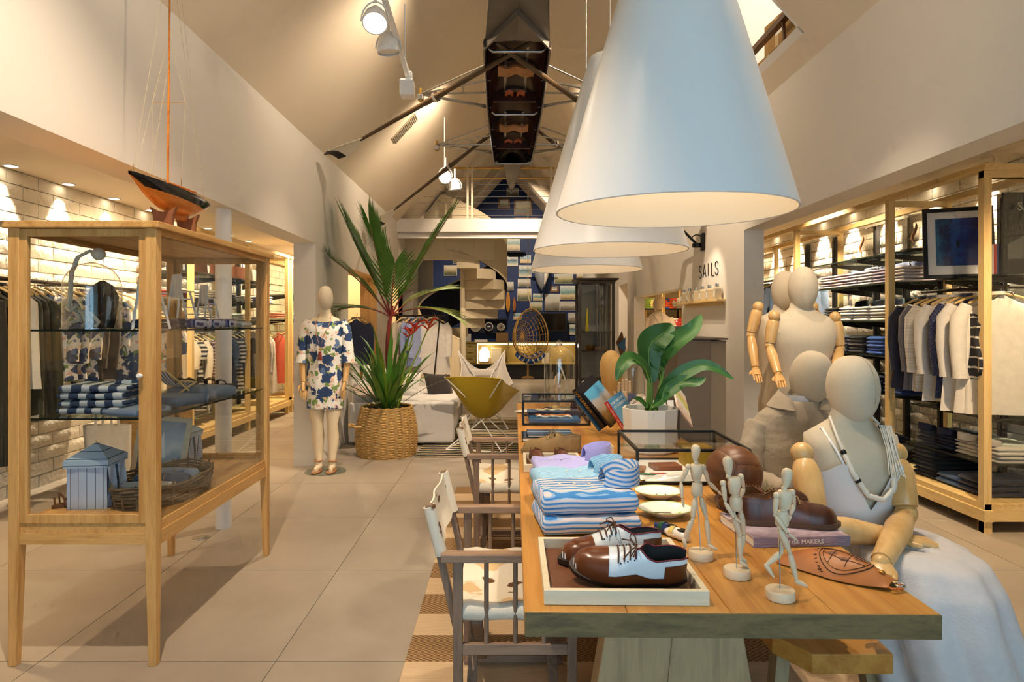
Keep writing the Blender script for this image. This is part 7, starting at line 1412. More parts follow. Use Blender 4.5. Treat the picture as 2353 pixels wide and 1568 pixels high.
# ---------------- left rail
rl = thing('clothes_rail', 'dark steel rail on the left brick wall', 'rail', (-3.66, 4.3, 1.757)); MB().tube([(0, 0, 0), (0, 2.42, 0)], 0.016, 10).build('bar', M['dkmetal'], rl, 60)
for y in (0.05, 1.2, 2.36): MB().tube([(0, y, 0), (-0.36, y, 0)], 0.010, 8).build('bracket', M['dkmetal'], rl, 60)
M['olive'] = fabric('olive_cloth', '#2f3320'); M['blackgr'] = fabric('black_green_cloth', '#1a1c14'); M['wcot'] = fabric('white_cotton', '#e9e2d4'); M['brownj'] = fabric('brown_jacket', '#4a3d30'); M['cream_c'] = fabric('cream_cotton', '#e6d8ba')
LG = [(0.10, 'dress', 'long dark olive dress nearest on the left rail', 'blackgr', 0.44, 1.25, 0.0), (0.20, 'dress', 'long dark olive dress second on the left rail', 'olive', 0.42, 1.2, 0.0), (0.30, 'dress', 'long dark green dress third on the left rail', 'blackgr', 0.43, 1.2, 0.0), (0.42, 'vest', 'white sleeveless top between olive garments', 'wcot', 0.40, 0.75, 0.0),
      (0.52, 'trousers', 'olive trousers hung by the white top', 'olive', 0.34, 1.0, 0.0), (0.60, 'trousers', 'dark olive trousers second of three', 'blackgr', 0.34, 1.0, 0.0), (0.68, 'trousers', 'olive trousers last of three', 'olive', 0.34, 1.0, 0.0), (0.80, 'blouse', 'blue floral blouse with long sleeves, nearest of four', 'floral', 0.42, 0.72, 0.5),
      (0.92, 'blouse', 'blue floral blouse second of four', 'floral', 0.42, 0.72, 0.52), (1.04, 'blouse', 'blue floral blouse third of four', 'floral', 0.42, 0.75, 0.5), (1.16, 'jacket', 'brown jacket on the left rail behind the bell jar', 'brownj', 0.44, 0.75, 0.58), (1.28, 'jacket', 'second brown jacket farther along the left rail', 'brownj', 0.44, 0.75, 0.58),
      (1.44, 'blouse', 'blue floral tunic farthest of the floral pieces', 'floral', 0.44, 0.85, 0.4), (1.6, 'shirt', 'cream cotton shirt toward the end of the left rail', 'cream_c', 0.42, 0.8, 0.5), (1.76, 'shirt', 'white cotton shirt at the end of the left rail', 'wcot', 0.42, 0.8, 0.5)]
for i, (y, nm, lab, mt, w_, L, sl_) in enumerate(LG): garment('hanging_'+nm, lab, nm, M[mt], w_, L, (-3.66, 4.3+y, 1.757), 0.12*math.sin(i*2.3), 'clothes on the left rail', sl_, 1.15, None if nm != 'trousers' else False, seed=i)
fl = garment('hanging_blouse', 'blue floral shirt turned to face the room below the jar', 'blouse', M['floral'], 0.46, 0.62, (-3.30, 6.0, 1.56), 0.9, 'clothes on the left rail', 0.3, 1.1, seed=3)
bg_ = thing('canvas_bag', 'white canvas tote bag standing under the left rail', 'bag', (-3.45, 5.55, 0)); mb = MB().hloft([(0, 0, 0.0, 0.16, 0.09, 0.6), (0, 0, 0.05, 0.18, 0.10, 0.6), (0.01, 0, 0.3, 0.18, 0.09, 0.6), (0, 0, 0.55, 0.20, 0.06, 0.6)], 24); mb.f.pop(-1); mb.build('bag', M['wcot'], bg_, 60)
for s in (-1, 1): MB().tube([(-0.07, s*0.05, 0.53), (-0.06, s*0.05, 0.75), (0.06, s*0.05, 0.75), (0.07, s*0.05, 0.53)], [(0.012, 0.003)]*4, 8).build('handle', M['wcot'], bg_, 60)
wb = thing('wicker_hamper', 'square woven hamper on the floor of the left aisle', 'basket', (-3.35, 6.15, 0)); 
def wf_(u, v):
    a = 2*math.pi*u; c_, s_ = math.cos(a), math.sin(a); r = 1 + 0.02*(1 if (int(round(u*48))//1 + int(round(v*30))) % 2 else -1); return V(0.26*r*math.copysign(abs(c_)**0.4, c_), 0.26*r*math.copysign(abs(s_)**0.4, s_), 0.62*v)
MB().grid(wf_, 48, 30, True).build('weave', M['wick'], wb, 70); MB().tube([V(0.27*math.copysign(abs(math.cos(k*.131))**.4, math.cos(k*.131)), 0.27*math.copysign(abs(math.sin(k*.131))**.4, math.sin(k*.131)), 0.62) for k in range(48)], 0.014, 6, close=True).build('rim', M['wick'], wb, 70)
# ---------------- shelving frames
def unit(name, label, x_front, x_back, ys, z_top, base=0.36, foot=True, ends=True):
    d = 0.055; sg = 1 if x_back > x_front else -1; o = thing(name, label, 'shelving', (x_front, ys[0], 0)); xb = x_back-x_front
    for y in ys:
        yy = y-ys[0]
        MB().box(*sorted((0, sg*d)), yy-d/2, yy+d/2, base*0.0+0.0, z_top).build('post', M['pine'], o, bevel=0.003)
        MB().box(*sorted((xb-sg*d*0.8, xb)), yy-d*0.4, yy+d*0.4, 0.0, z_top).build('back_post', M['pine'], o)
        MB().box(*sorted((sg*d, xb-sg*d*0.8)), yy-d*0.4, yy+d*0.4, z_top-0.05, z_top-0.005).build('cross_rail', M['pinex'], o)
    l = ys[-1]-ys[0]
    MB().box(*sorted((-sg*0.008, sg*(d+0.006))), -d/2-0.02, l+d/2+0.02, z_top, z_top+0.045).build('top_rail', M['piney'], o, bevel=0.003); MB().box(*sorted((xb-sg*d, xb)), -d/2, l+d/2, z_top-0.02, z_top+0.03).build('top_rail', M['piney'], o)
    MB().box(*sorted((sg*0.004, xb)), -d/2, l+d/2, base-0.05, base).build('base_deck', M['piney'], o, bevel=0.003); MB().box(*sorted((-sg*0.012, sg*d)), -d/2-0.02, l+d/2+0.02, base-0.12, base-0.04).build('base_rail', M['piney'], o, bevel=0.003)
    return o
Z3 = 2.475
ru = unit('shelving_frame', 'long pine and glass shelving frame along the right brick wall', 3.26, 3.8, [4.38, 5.46, 7.2, 8.9, 10.6], Z3, 0.2)
for sx in (0, 0.485): MB().box(sx, sx+0.055, -0.03, 0.03, 0.0, 0.09).build('foot', M['pine'], ru)
MB().box(0.0, 0.54, -0.03, 0.02, 0.08, 0.16).build('end_rail', M['pinex'], ru); MB().box(0.0, 0.54, -0.03, 0.02, Z3-0.05, Z3+0.045).build('end_rail', M['pinex'], ru)
MB().box(0.055, 0.5, -0.003, 0.003, 0.2, Z3-0.05).build('end_pane', M['glass'], ru)
M['slot'] = plain('slotted_black_steel', '#1d1a15', 0.5, 0.4)
def shelf_run(x0, x1, ya, yb, z, par_label, brackets, group, mat=None, t=0.012):
    o = thing('wall_shelf', par_label, 'shelf', ((x0+x1)/2, ya, z-t), group=group); hx = abs(x1-x0)/2
    MB().box(-hx, hx, 0, yb-ya, 0, t).build('glass_board', mat or M['glassg'], o); MB().box(*( (-hx-0.002, -hx+0.002) if x0 > 0 else (hx-0.002, hx+0.002)), 0, yb-ya, 0, t).build('edge', M['gedge'], o)
    for y in brackets:
        s = 1 if x0 > 0 else -1
        MB().prism([V(s*hx, y-ya-0.006, 0), V(-s*hx*0.75, y-ya-0.006, 0), V(-s*hx*0.75, y-ya-0.006, -0.02), V(s*hx, y-ya-0.006, -0.075)], (0, 0.012, 0)).build('bracket', M['slot'], o)
    return o
def standards(x, ys, z1, label, group):
    for i, y in enumerate(ys):
        o = thing('shelf_upright', ORD[i] + ' ' + label, 'upright', (x, y, 0.2), group=group); MB().box(-0.02, 0.02, -0.028, 0.028, 0, z1-0.2).build('channel', M['slot'], o)
        MB().box(-0.028, -0.02, -0.018, 0.018, 0.02, z1-0.24).build('slot_strip', M['black'], o)
standards(3.925, [4.62, 5.05, 5.75, 6.25, 6.75, 7.6, 8.3], 2.45, 'black slotted steel upright on the right brick wall', 'black shelf uprights on the right wall')
R1, R2 = (4.41, 5.40), (5.52, 7.15); G = 'glass shelves of the right frame'
shelf_run(3.42, 3.88, *R1, 1.775, 'glass shelf carrying the big framed picture', (4.62, 5.05), G); shelf_run(3.42, 3.88, *R1, 0.76, 'glass shelf above the folded knits in the near bay', (4.62, 5.05), G); shelf_run(3.36, 3.88, *R1, 0.45, 'glass shelf under the folded white shirts in the near bay', (4.62, 5.05), G)
for z, l in ((2.05, 'top glass shelf with bell jars in the second bay'), (1.79, 'glass shelf with striped shirts in the second bay'), (1.45, 'glass shelf with white shirts in the second bay'), (1.136, 'glass shelf with blue knits in the second bay'), (0.80, 'lowest glass shelf in the second bay')): shelf_run(3.38, 3.88, *R2, z, l, (5.75, 6.25, 6.75), G)
# ---------------- stacks of folded clothes
SHC = {}
def stack(nm, lab, cat, mat, size, n, loc, rz, group, collar=True, cmat=None, up=0.03, seed=0):
    key = (mat.name, size, collar, cmat.name if cmat else '')
    for k in range(n):
        c = collar and k == n-1; kk = key + (c,); r_ = n-1-k
        l = loc[0]+0.006*math.sin(k*2.1+seed), loc[1]+0.006*math.cos(k*1.7+seed), loc[2] + 0.0006 + k*size[2]*0.93
        tl = lab if n == 1 else lab + (', top one', ', second from top', ', third from top', ', fourth from top', ', fifth from top', ', sixth from top', ', seventh from top', ', bottom one')[7 if k == 0 else r_]
        assert len(tl.replace('-', ' ').split()) <= 16, tl
        if kk in SHC: o = dup(SHC[kk], l, rz+0.02*math.sin(k+seed), tl, group)
        else: SHC[kk] = o = folded(tl, mat, size, l, rz+0.02*math.sin(k+seed), group, seed, c, cmat, nm, 0.005, (14, 12), up, cat)
m_ = {}
def fab(h): 
    if h not in m_: m_[h] = fabric('cloth_'+h.strip('#'), h)
    return m_[h]
gy = 'folded shirts on the right shelves'; sz1 = (0.40, 0.23, 0.03)
# orientation: shirts lie with their collar to the wall: local +x -> world +x
for y, c, cc, lab in ((5.62, '#d8cfd0', '#8b8a94', 'grey-white shirt by the pine post, upper shelf'), (5.86, '#8c84a0', '#5f6480', 'violet-grey shirt on the upper shelf'), (6.11, '#e6dcdc', '#7d82a0', 'white blue-collared shirt on the upper shelf'), (6.36, '#cfc2d2', '#8b90ac', 'pale lilac shirt on the upper shelf'), (6.61, '#dcb9bc', '#a7adc4', 'pink striped shirt on the upper shelf'), (6.88, '#dbc3c6', '#9fb0cf', 'rose sky-collared shirt on the upper shelf')):
    stack('folded_shirt', lab, 'shirt', fab(c), sz1, 5, (3.62, y, 1.79), 0, gy, True, fab(cc), 0.09)
for y, c, cc, lab in ((5.64, '#d9d2d6', '#55555a', 'grey shirt by the pine post, middle shelf'), (5.90, '#eee8e6', '#6a6a72', 'charcoal-collared white shirt on the middle shelf'), (6.18, '#efeae8', '#8d94a6', 'steel-collared white shirt on the middle shelf'), (6.47, '#f0ecea', '#9a9ba4', 'bright white shirt on the middle shelf'), (6.78, '#1a1a20', '#111114', 'black shirt on the middle shelf')):
    stack('folded_shirt', lab, 'shirt', fab(c), sz1, 5, (3.62, y, 1.45), 0, gy, True, fab(cc), 0.09)
for y, cs, lab in ((5.66, ('#e9e5e6', '#3a4a7a'), 'white and navy striped knit'), (5.98, ('#2f5fc0', '#1c2746'), 'bright blue knit'), (6.30, ('#16181f', '#16181f'), 'black knit'), (6.60, ('#5a5f78', '#5a5f78'), 'slate knit')):
    stack('folded_knit', lab + ' on the fourth shelf of the second bay', 'knitwear', fab(cs[0]), (0.36, 0.26, 0.036), 5, (3.62, y, 1.136), 0, 'folded knits on the right shelves', False)
for y, c, lab in ((5.70, '#24408c', 'royal blue knit'), (6.05, '#1e2c54', 'navy knit'), (6.4, '#d9d6d0', 'black and white striped knit'), (6.75, '#2a3140', 'dark denim')):
    stack('folded_knit', lab + ' on the lowest shelf of the second bay', 'knitwear', M['navychk'] if 'striped' in lab else fab(c), (0.36, 0.26, 0.036), 4, (3.62, y, 0.80), 0, 'folded knits on the right shelves', False)
M['dots'] = blotch('navy_dots', '#20263e', [(0.16, '#c9c9cf', 1.0)], 60)
for y, mt, cm, lab in ((5.22, fab('#3a3a44'), M['dots'], 'charcoal dotted shirt'), (4.99, M['dots'], M['dots'], 'navy dotted shirt'), (4.76, fab('#e9dfce'), fab('#efe8dc'), 'cream shirt'), (4.54, fab('#cfc8ba'), fab('#c5bdb0'), 'grey checked shirt')):
    stack('folded_shirt', lab + ' on the low shelf of the near bay', 'shirt', mt, (0.42, 0.22, 0.03), 4, (3.62, y, 0.45), math.pi, gy, True, cm, 0.06)
for y, c, n, h, lab in ((5.15, '#101114', 8, 0.034, 'black trousers'), (4.86, '#3a5478', 2, 0.045, 'blue jeans'), (4.62, '#1b2238', 3, 0.045, 'dark jeans')):
    stack('folded_trousers', lab + ' on the base of the near bay', 'trousers', fab(c), (0.46, 0.27, h), n, (3.58, y, 0.2), 0.0, 'folded trousers on the base', False)
for y, c, n, lab in ((5.75, '#15161a', 3, 'black jeans'), (6.15, '#2a3550', 4, 'indigo jeans')): stack('folded_trousers', lab + ' on the base of the second bay', 'trousers', fab(c), (0.46, 0.27, 0.045), n, (3.58, y, 0.2), 0.0, 'folded trousers on the base', False)
# ---------------- near bay: rail, shirts, framed picture, poster
rr = thing('clothes_rail', 'dark steel rail in the near bay of the right frame', 'rail', (3.50, 4.45, 1.69)); MB().tube([(0, 0, 0), (0, 0.92, 0)], 0.013, 10).build('bar', M['dkmetal'], rr, 60)
for y in (0.18, 0.62): MB().tube([(0, y, 0), (0.40, y, 0.0)], 0.009, 8).build('bracket', M['dkmetal'], rr, 60)
M['gdots'] = blotch('grey_dotted', '#6e6c72', [(0.12, '#d8d4cf', 1)], 34); M['wdots'] = blotch('navy_white_spots', '#27315a', [(0.2, '#dfe0e6', 1)], 52); M['wave'] = stripes('white_texture', [(0.7, '#ece6dc'), (0.3, '#cfc6b8')], 'z', 0.012)
for i, (y, mt, lab, w_, L) in enumerate(((0.86, fab('#2f3242'), 'charcoal shirt farthest on the near rail', 0.44, 0.74), (0.74, M['gdots'], 'grey dotted shirt on the near rail', 0.44, 0.74), (0.62, M['wave'], 'white textured shirt on the near rail', 0.44, 0.74), (0.48, fab('#efe8de'), 'plain white shirt in the middle of the near rail', 0.46, 0.80), (0.36, M['wdots'], 'navy spotted shirt on the near rail', 0.45, 0.76), (0.22, fab('#f0e9dc'), 'large cream shirt on the near rail', 0.48, 0.84), (0.06, fab('#ece3d2'), 'cream shirt nearest the pine post', 0.48, 0.84))):
    garment('hanging_shirt', lab, 'shirt', mt, w_, L, (3.50, 4.45+y, 1.69), 0.12*math.sin(i*1.9)-0.1, 'shirts on the near right rail', 0.52, 1.12, seed=i)
M['sash'] = stripes('charcoal_stripe', [(0.82, '#23262c'), (0.18, '#d8d2c4')], 'z', 0.07, 0.9, 0.02)
sv = thing('folded_scarf', 'charcoal striped pullover draped over the cream shirt', 'pullover', (3.28, 4.52, 1.42)); MB().grid(lambda u, v: V(-0.02+0.05*math.sin(math.pi*u), -0.14+0.28*u*(1-0.2*v)+0.02*math.sin(v*6), -0.46*v*(0.75+0.25*math.sin(math.pi*u)) + 0.08*math.sin(math.pi*u)), 14, 14).thick(0.02).build('drape', M['sash'], sv, 60); MB().grid(lambda u, v: V(0.0, 0.12+0.12*v, -0.02-0.16*v-0.10*u), 6, 6).thick(0.02).build('sleeve', M['sash'], sv, 60)
fp = thing('picture_frame', 'large black-framed blue underwater photograph on the upper shelf', 'picture frame', (3.50, 4.93, 1.777)); fp.rotation_euler = (0, 0.13, 1.15); W2, H2 = 0.46, 0.56
MB().box(-0.012, 0.012, -W2/2, -W2/2+0.03, 0, H2).box(-0.012, 0.012, W2/2-0.03, W2/2, 0, H2).box(-0.012, 0.012, -W2/2+0.03, W2/2-0.03, 0, 0.03).box(-0.012, 0.012, -W2/2+0.03, W2/2-0.03, H2-0.03, H2).build('frame', M['black'], fp)
MB().box(-0.004, 0.006, -W2/2+0.03, W2/2-0.03, 0.03, H2-0.03).build('mount', M['white'], fp); MB().box(-0.006, -0.0035, -W2/2+0.085, W2/2-0.085, 0.10, H2-0.085).build('print', picture('underwater_print', [(0, '#1d2350'), (0.35, '#23357e'), (0.55, '#2a58a8'), (0.75, '#17224c'), (1, '#2f6a96')], 'Y', 5, 0.9, 6, 0.3), fp); MB().ball((-0.006, 0.0, 0.27), (0.001, 0.012, 0.03), 8, 6).build('swimmer', M['navyin'], fp)
for k, (c, lab) in enumerate((('#e8e2d4', 'white paperback beside the big photograph'), ('#c24a3a', 'red and white paperback beside the big photograph'), ('#4a5f8c', 'blue paperback beside the big photograph'))):
    o = MB().box(-0.07, 0.07, -0.011, 0.011, 0, 0.22).build('paperback', plain('paperback_%d' % k, c, 0.5), None, bevel=0.002, label=lab, cat='book', group='paperbacks beside the photograph'); o.location = (3.56, 4.58-0.024*k, 1.7755); o.rotation_euler = (0.0, 0, 0)
ps = thing('poster_frame', 'dark sailing poster with grey capitals beside the corner post', 'poster', (3.67, 4.415, 1.777)); MB().box(-0.23, 0.23, 0, 0.018, 0, 0.56).build('board', plain('poster_ink', '#2a2b29', 0.3), ps); text_mb('SAILING', 0.085, Matrix.Translation((0.02, -0.001, 0.46)) @ RX(math.pi/2).to_4x4()).build('lettering', plain('poster_letter', '#8f8d86', 0.4), ps)
MB().add([V(-0.2, -0.001, 0.2), V(-0.05, -0.001, 0.28), V(0.1, -0.001, 0.17), V(0.22, -0.001, 0.22), V(0.22, -0.001, 0.1), V(-0.2, -0.001, 0.1)], [(0, 1, 2, 3, 4, 5)]).build('skyline', plain('poster_hill', '#4b4d4a', 0.4), ps)
# bell jars with seahorses on the top shelf
for k, (y, kind) in enumerate(((5.62, 'square glass cloche'), (5.95, 'round glass cloche'), (6.45, 'round glass cloche at the left'))):
    lab = kind + ' with a dried seahorse on the top shelf'; o = thing('glass_cloche', lab, 'cloche', (3.60, y, 2.0506)); r = 0.085
    mb = MB().lathe([(r, 0.03), (r, 0.26)] + [(r*math.cos(a), 0.26+r*math.sin(a)) for a in (0.3, 0.6, 0.9, 1.2, 1.45)] if k else [(r*1.2, 0.03), (r*1.2, 0.33), (r*0.2, 0.335)], 28 if k else 4); mb.f.pop(-2); mb.build('dome', M['dome'], o, 40 if k else 20); MB().lathe([(r*1.35, 0), (r*1.35, 0.02), (r*1.25, 0.03), (0.01, 0.03)], 28).build('base', M['black'], o, 40)
    MB().tube([V(0, 0, 0.03), V(0, 0, 0.10)], 0.002, 5).build('pin', M['steel'], o); MB().tube([V(0, 0.035*math.sin(t*5)*(1-0.3*t), 0.08+0.17*t) for t in [i/14 for i in range(15)]] + [V(0, -0.03, 0.24)], [0.004+0.010*math.sin(math.pi*i/15) for i in range(16)], 8).build('seahorse', plain('coral_tan', '#a8714a', 0.7), o, 60)
# second bay hanging denim behind the torsos, by the pier
r2 = thing('clothes_rail', 'short dark rail in the far bay beyond the second post', 'rail', (3.46, 7.3, 1.98)); MB().tube([(0, 0, 0), (0, 1.4, 0)], 0.013, 8).build('bar', M['dkmetal'], r2, 60); MB().tube([(0, 0.3, 0), (0.44, 0.3, 0)], 0.009, 8).tube([(0, 1.1, 0), (0.44, 1.1, 0)], 0.009, 8).build('bracket', M['dkmetal'], r2, 60)
for i, (y, c, lab) in enumerate(((0.15, '#7d93b4', 'light denim shirt nearest in the far bay'), (0.32, '#5e7ba4', 'mid denim shirt second in the far bay'), (0.55, '#8ea3c2', 'pale blue shirt third in the far bay'), (0.85, '#39414f', 'dark denim jacket in the far bay'), (1.1, '#4f5f70', 'grey-blue jacket farthest in the far bay'))): garment('hanging_shirt', lab, 'shirt', fab(c), 0.46, 0.78, (3.46, 7.3+y, 1.98), 0.1*math.sin(i*2), 'denim in the far bay', 0.5, 1.1, seed=i)
# ---------------- left frames beyond the vitrine
lu = unit('shelving_frame', 'pine shelving frame beyond the cabinet on the left', -3.41, -3.9, [7.0, 8.55, 10.1], Z3-0.02, 0.24); lu2 = unit('shelving_frame', 'second pine shelving frame by the dress mannequin', -3.41, -3.9, [10.28, 12.2], Z3-0.02, 0.24)
GL = 'glass shelves of the left frames'
standards(-4.03, [7.4, 8.2, 8.9, 9.7], 2.42, 'black slotted steel upright on the left brick wall', 'black shelf uprights on the left wall')
for z, l in ((2.02, 'top glass shelf with bags of the left frame'), (1.72, 'second glass shelf of the left frame'), (1.46, 'third glass shelf of the left frame')): shelf_run(-3.98, -3.5, 7.05, 10.05, z, l, (7.4, 8.2, 8.9, 9.7), GL)
shelf_run(-3.98, -3.5, 10.35, 12.1, 1.5, 'glass shelf of the second left frame', (10.8, 11.6), GL); shelf_run(-3.98, -3.5, 10.35, 12.1, 1.9, 'upper glass shelf of the second left frame', (10.8, 11.6), GL)
M['bwp'] = blotch('black_white_weave', '#e4dfd6', [(0.3, '#1c1b1d', 1)], 46)
for y, mt, n, lab in ((7.25, fab('#b23a3a'), 3, 'red scarves'), (7.6, M['bwp'], 3, 'black and white printed tops'), (8.0, fab('#d9d0c0'), 4, 'cream tops'), (8.4, M['navychk'], 3, 'navy striped tops'), (8.95, M['bwp'], 3, 'monochrome printed tops by the middle post'), (9.35, fab('#2c3a86'), 3, 'royal blue tops'), (9.75, fab('#eae6e0'), 4, 'white tops at the end')): stack('folded_tshirt', lab + ' on the second left shelf', 'top', mt, (0.34, 0.30, 0.03), n, (-3.74, y, 1.72), 0, 'folded tops on the left shelves', False)
for y, mt, n, lab in ((7.3, fab('#c9a07c'), 3, 'tan knits'), (7.7, fab('#e9e3d8'), 3, 'white knits'), (8.15, M['bwp'], 2, 'speckled knits'), (8.9, fab('#e8e2d8'), 3, 'off-white knits by the middle post'), (9.4, fab('#d8cdbb'), 2, 'beige knits')): stack('folded_knit', lab + ' on the third left shelf', 'knitwear', mt, (0.34, 0.30, 0.035), n, (-3.74, y, 1.46), 0, 'folded knits on the left shelves', False)
for y, mt, n, lab in ((10.7, fab('#d98a70'), 3, 'coral tops'), (11.3, fab('#e6ded2'), 4, 'ivory tops')): stack('folded_tshirt', lab + ' in the second left frame', 'top', mt, (0.34, 0.34, 0.035), n, (-3.74, y, 1.5), 0, 'folded tops on the left shelves', False)
def handbag(loc, rz, mat, lab, s=1.0):
    o = thing('handbag', lab, 'handbag', loc, rz, 'bags on the top left shelf'); MB().hloft([(0, 0, 0, 0.13*s, 0.05*s, 0.6), (0, 0, 0.02*s, 0.14*s, 0.055*s, 0.6), (0, 0, 0.15*s, 0.13*s, 0.045*s, 0.6), (0, 0, 0.2*s, 0.115*s, 0.02*s, 0.6)], 20).build('body', mat, o, 60); MB().tube([V(-0.08*s, 0, 0.19*s), V(-0.06*s, 0, 0.33*s), V(0.06*s, 0, 0.33*s), V(0.08*s, 0, 0.19*s)], 0.007*s, 8).build('handle', mat, o, 60)
for y, c, lab in ((7.3, M['navychk'], 'navy striped beach bag on the top left shelf'), (7.8, fab('#8a5a44'), 'brown leather bag on the top left shelf'), (8.35, fab('#b0634a'), 'rust tote bag on the top left shelf'), (9.0, fab('#c9805f'), 'tan shoulder bag on the top left shelf'), (9.6, fab('#ded6c8'), 'white box bag on the top left shelf')): handbag((-3.74, y, 2.0206), 1.3, c, lab)
l3 = thing('clothes_rail', 'dark rail below the shelves of the left frame', 'rail', (-3.70, 7.1, 1.34)); MB().tube([(0, 0, 0), (0, 2.9, 0)], 0.013, 8).build('bar', M['dkmetal'], l3, 60); MB().tube([(0, 0.3, 0), (-0.32, 0.3, 0)], 0.009, 8).tube([(0, 2.5, 0), (-0.32, 2.5, 0)], 0.009, 8).build('bracket', M['dkmetal'], l3, 60)
M['chev'] = stripes('black_wave_print', [(0.5, '#2a211f'), (0.3, '#7a4a44'), (0.2, '#d8cfc4')], 'z', 0.04, 0.9, 0.04); M['bstr'] = stripes('black_grey_stripe', [(0.5, '#2b2a2c'), (0.5, '#c9c4ba')], 'z', 0.05)
for i, (y, mt, nm, lab, L, sl_) in enumerate(((0.1, fab('#d8cbb0'), 'dress', 'cream dress nearest in the left frame', 0.8, 0.3), (0.25, M['bstr'], 'dress', 'grey striped dress in the left frame', 0.85, 0.2), (0.42, fab('#e8dcc6'), 'shirt', 'long cream shirt in the left frame', 0.75, 0.5), (0.6, M['chev'], 'dress', 'brown wave-print dress in the left frame', 0.8, 0.4), (0.78, fab('#e6ded0'), 'shirt', 'ivory shirt in the left frame', 0.7, 0.5), (0.95, fab('#9aa02c'), 'blouse', 'lime top in the left frame', 0.7, 0.2), (1.15, fab('#243048'), 'dress', 'navy dress in the left frame', 0.7, 0.3), (1.35, M['bstr'], 'dress', 'dark striped dress past the middle post', 0.75, 0.3), (1.55, fab('#1c2233'), 'dress', 'black-blue dress past the middle post', 0.85, 0.2), (1.8, fab('#22262c'), 'dress', 'charcoal dress past the middle post', 0.9, 0.2), (2.3, M['bwp'], 'blouse', 'black and white woven blouse near the frame end', 0.62, 0.5), (2.45, M['bwp'], 'blouse', 'black and white woven blouse last but one', 0.62, 0.5), (2.62, fab('#efe6d8'), 'trousers', 'white trousers at the frame end', 0.9, 0))): garment('hanging_'+nm, lab, nm, mt, 0.40, L, (-3.70, 7.1+y, 1.34), 0.1*math.sin(i*2.1), 'clothes in the left frame', sl_, 1.15, None if nm != 'trousers' else False, seed=i)
for i, (y, c, lab) in enumerate(((10.55, '#c9604a', 'coral dress in the second left frame'), (10.8, '#e6d8c4', 'cream blouse in the second left frame'), (11.1, '#b4473c', 'red dress in the second left frame'))): garment('hanging_dress', lab, 'dress', fab(c), 0.40, 0.8, (-3.70, y, 1.3), 0.05, 'clothes in the second left frame', 0.3, 1.2, seed=i)
# coats on the A-frame rack
for i, (x, mt, lab, L) in enumerate(((0.26, fab('#eee6da'), 'long white linen coat at the right of the A-frame rail', 0.82), (0.06, fab('#9aa6cc'), 'pale blue striped shirt on the A-frame rail', 0.7), (-0.05, fab('#8f9cc4'), 'blue shirt on the A-frame rail', 0.7), (-0.18, fab('#c9b9a0'), 'beige shirt at the left of the A-frame rail', 0.65))): garment('hanging_coat', lab, 'coat', mt, 0.40, L, (-1.32+x, 9.5, 1.555), (0.15 if i == 0 else 1.0), 'coats on the A-frame rail', 0.5, 1.15, seed=i)
# ================================================================== WALL FITTINGS AND THE RIGHT-HAND OPENINGS
# ---- SAILS lettering on the wall (reads toward the viewer's left as it recedes)
M['letter'] = plain('black_letter', '#17181a', 0.5)
# individual letters
sg = thing('wall_sign', 'thin black sign lettering on the pale right wall', 'sign', (XR, 6.5, 1.9))
tot = XR*F/(1606-CX) - XR*F/(1652-CX)
for i, ch in enumerate('SAILS'):
    px = (1610.4, 1620, 1628.7, 1638.5, 1648)[i]; y = XR*F/(px-CX); z = EYE-((626, 623, 620, 618.5, 616)[i]-CY)/F*y
    W = 0.010
    mb = MB(); h, wd = 0.064, 0.05
    ypos = lambda u: y - u      # u to the right of the letter = nearer
    S = {'S': [[(0.9, 0.82), (0.7, 0.97), (0.45, 1.0), (0.2, 0.94), (0.08, 0.78), (0.2, 0.6), (0.5, 0.5), (0.8, 0.4), (0.93, 0.22), (0.8, 0.06), (0.5, 0.0), (0.2, 0.04), (0.05, 0.2)]], 'A': [[(0, 0), (0.5, 1.0), (1, 0)], [(0.2, 0.33), (0.8, 0.33)]], 'I': [[(0.5, 0), (0.5, 1)]], 'L': [[(0.15, 1), (0.15, 0), (0.9, 0)]]}[ch]
    for st_ in S: mb.tube([V(0, -(u-0.5)*2*wd, (v-0.5)*2*h) for u, v in st_], 0.0042, 6)
    o = mb.build('letter', M['letter'], sg); o.location = (-0.006, y-6.5, z-1.9)
mb = MB()
for k in range(9): mb.box(-0.004, -0.002, -0.20+0.042*k, -0.172+0.042*k, -0.145, -0.13)
mb.build('faint_line', plain('faint_letter', '#b39c82', 0.8), sg)
# ---- shelf with bottles
ya, yb = XR*F/(1668-CX), XR*F/(1574-CX); zs = EYE-(689-CY)/F*6.2
bs_ = thing('bottle_shelf', 'small oak wall shelf under the black sign lettering', 'shelf', (XR, ya, zs-0.024)); MB().box(-0.09, 0, 0, yb-ya, 0, 0.024).build('board', M['piney'], bs_, bevel=0.003); MB().box(-0.012, 0, 0.05, yb-ya-0.05, -0.03, 0).build('cleat', M['piney'], bs_)
for k in range(6):
    y = ya+0.09+ (yb-ya-0.22)*k/5; o = thing('scent_bottle', '%s of six square glass scent bottles on the wall shelf' % ('nearest', 'second nearest', 'third nearest', 'third farthest', 'second farthest', 'farthest')[k], 'bottle', (XR-0.05, y, zs+0.0006), group='scent bottles on the wall shelf')
    MB().rings([[V(sx*a, sy*a, z) for sx, sy in ((-1,-1),(1,-1),(1,1),(-1,1))] for z, a in ((0, 0.030), (0.095, 0.030), (0.11, 0.022), (0.115, 0.014))]).build('glass', plain('pale_scent_glass', '#cdbd9c', 0.15), o, bevel=0.003) if k == 0 else None
    if k: 
        for ch in bpy.data.objects['scent_bottle'].children: c = ch.copy(); COL.objects.link(c); c.parent = o
    else: MB().lathe([(0.017, 0.115), (0.017, 0.145), (0.002, 0.146)], 16).build('cap', M['steel'], o, 40); MB().box(-0.031, -0.030, -0.018, 0.018, 0.02, 0.075).build('label_paper', M['white'], o)
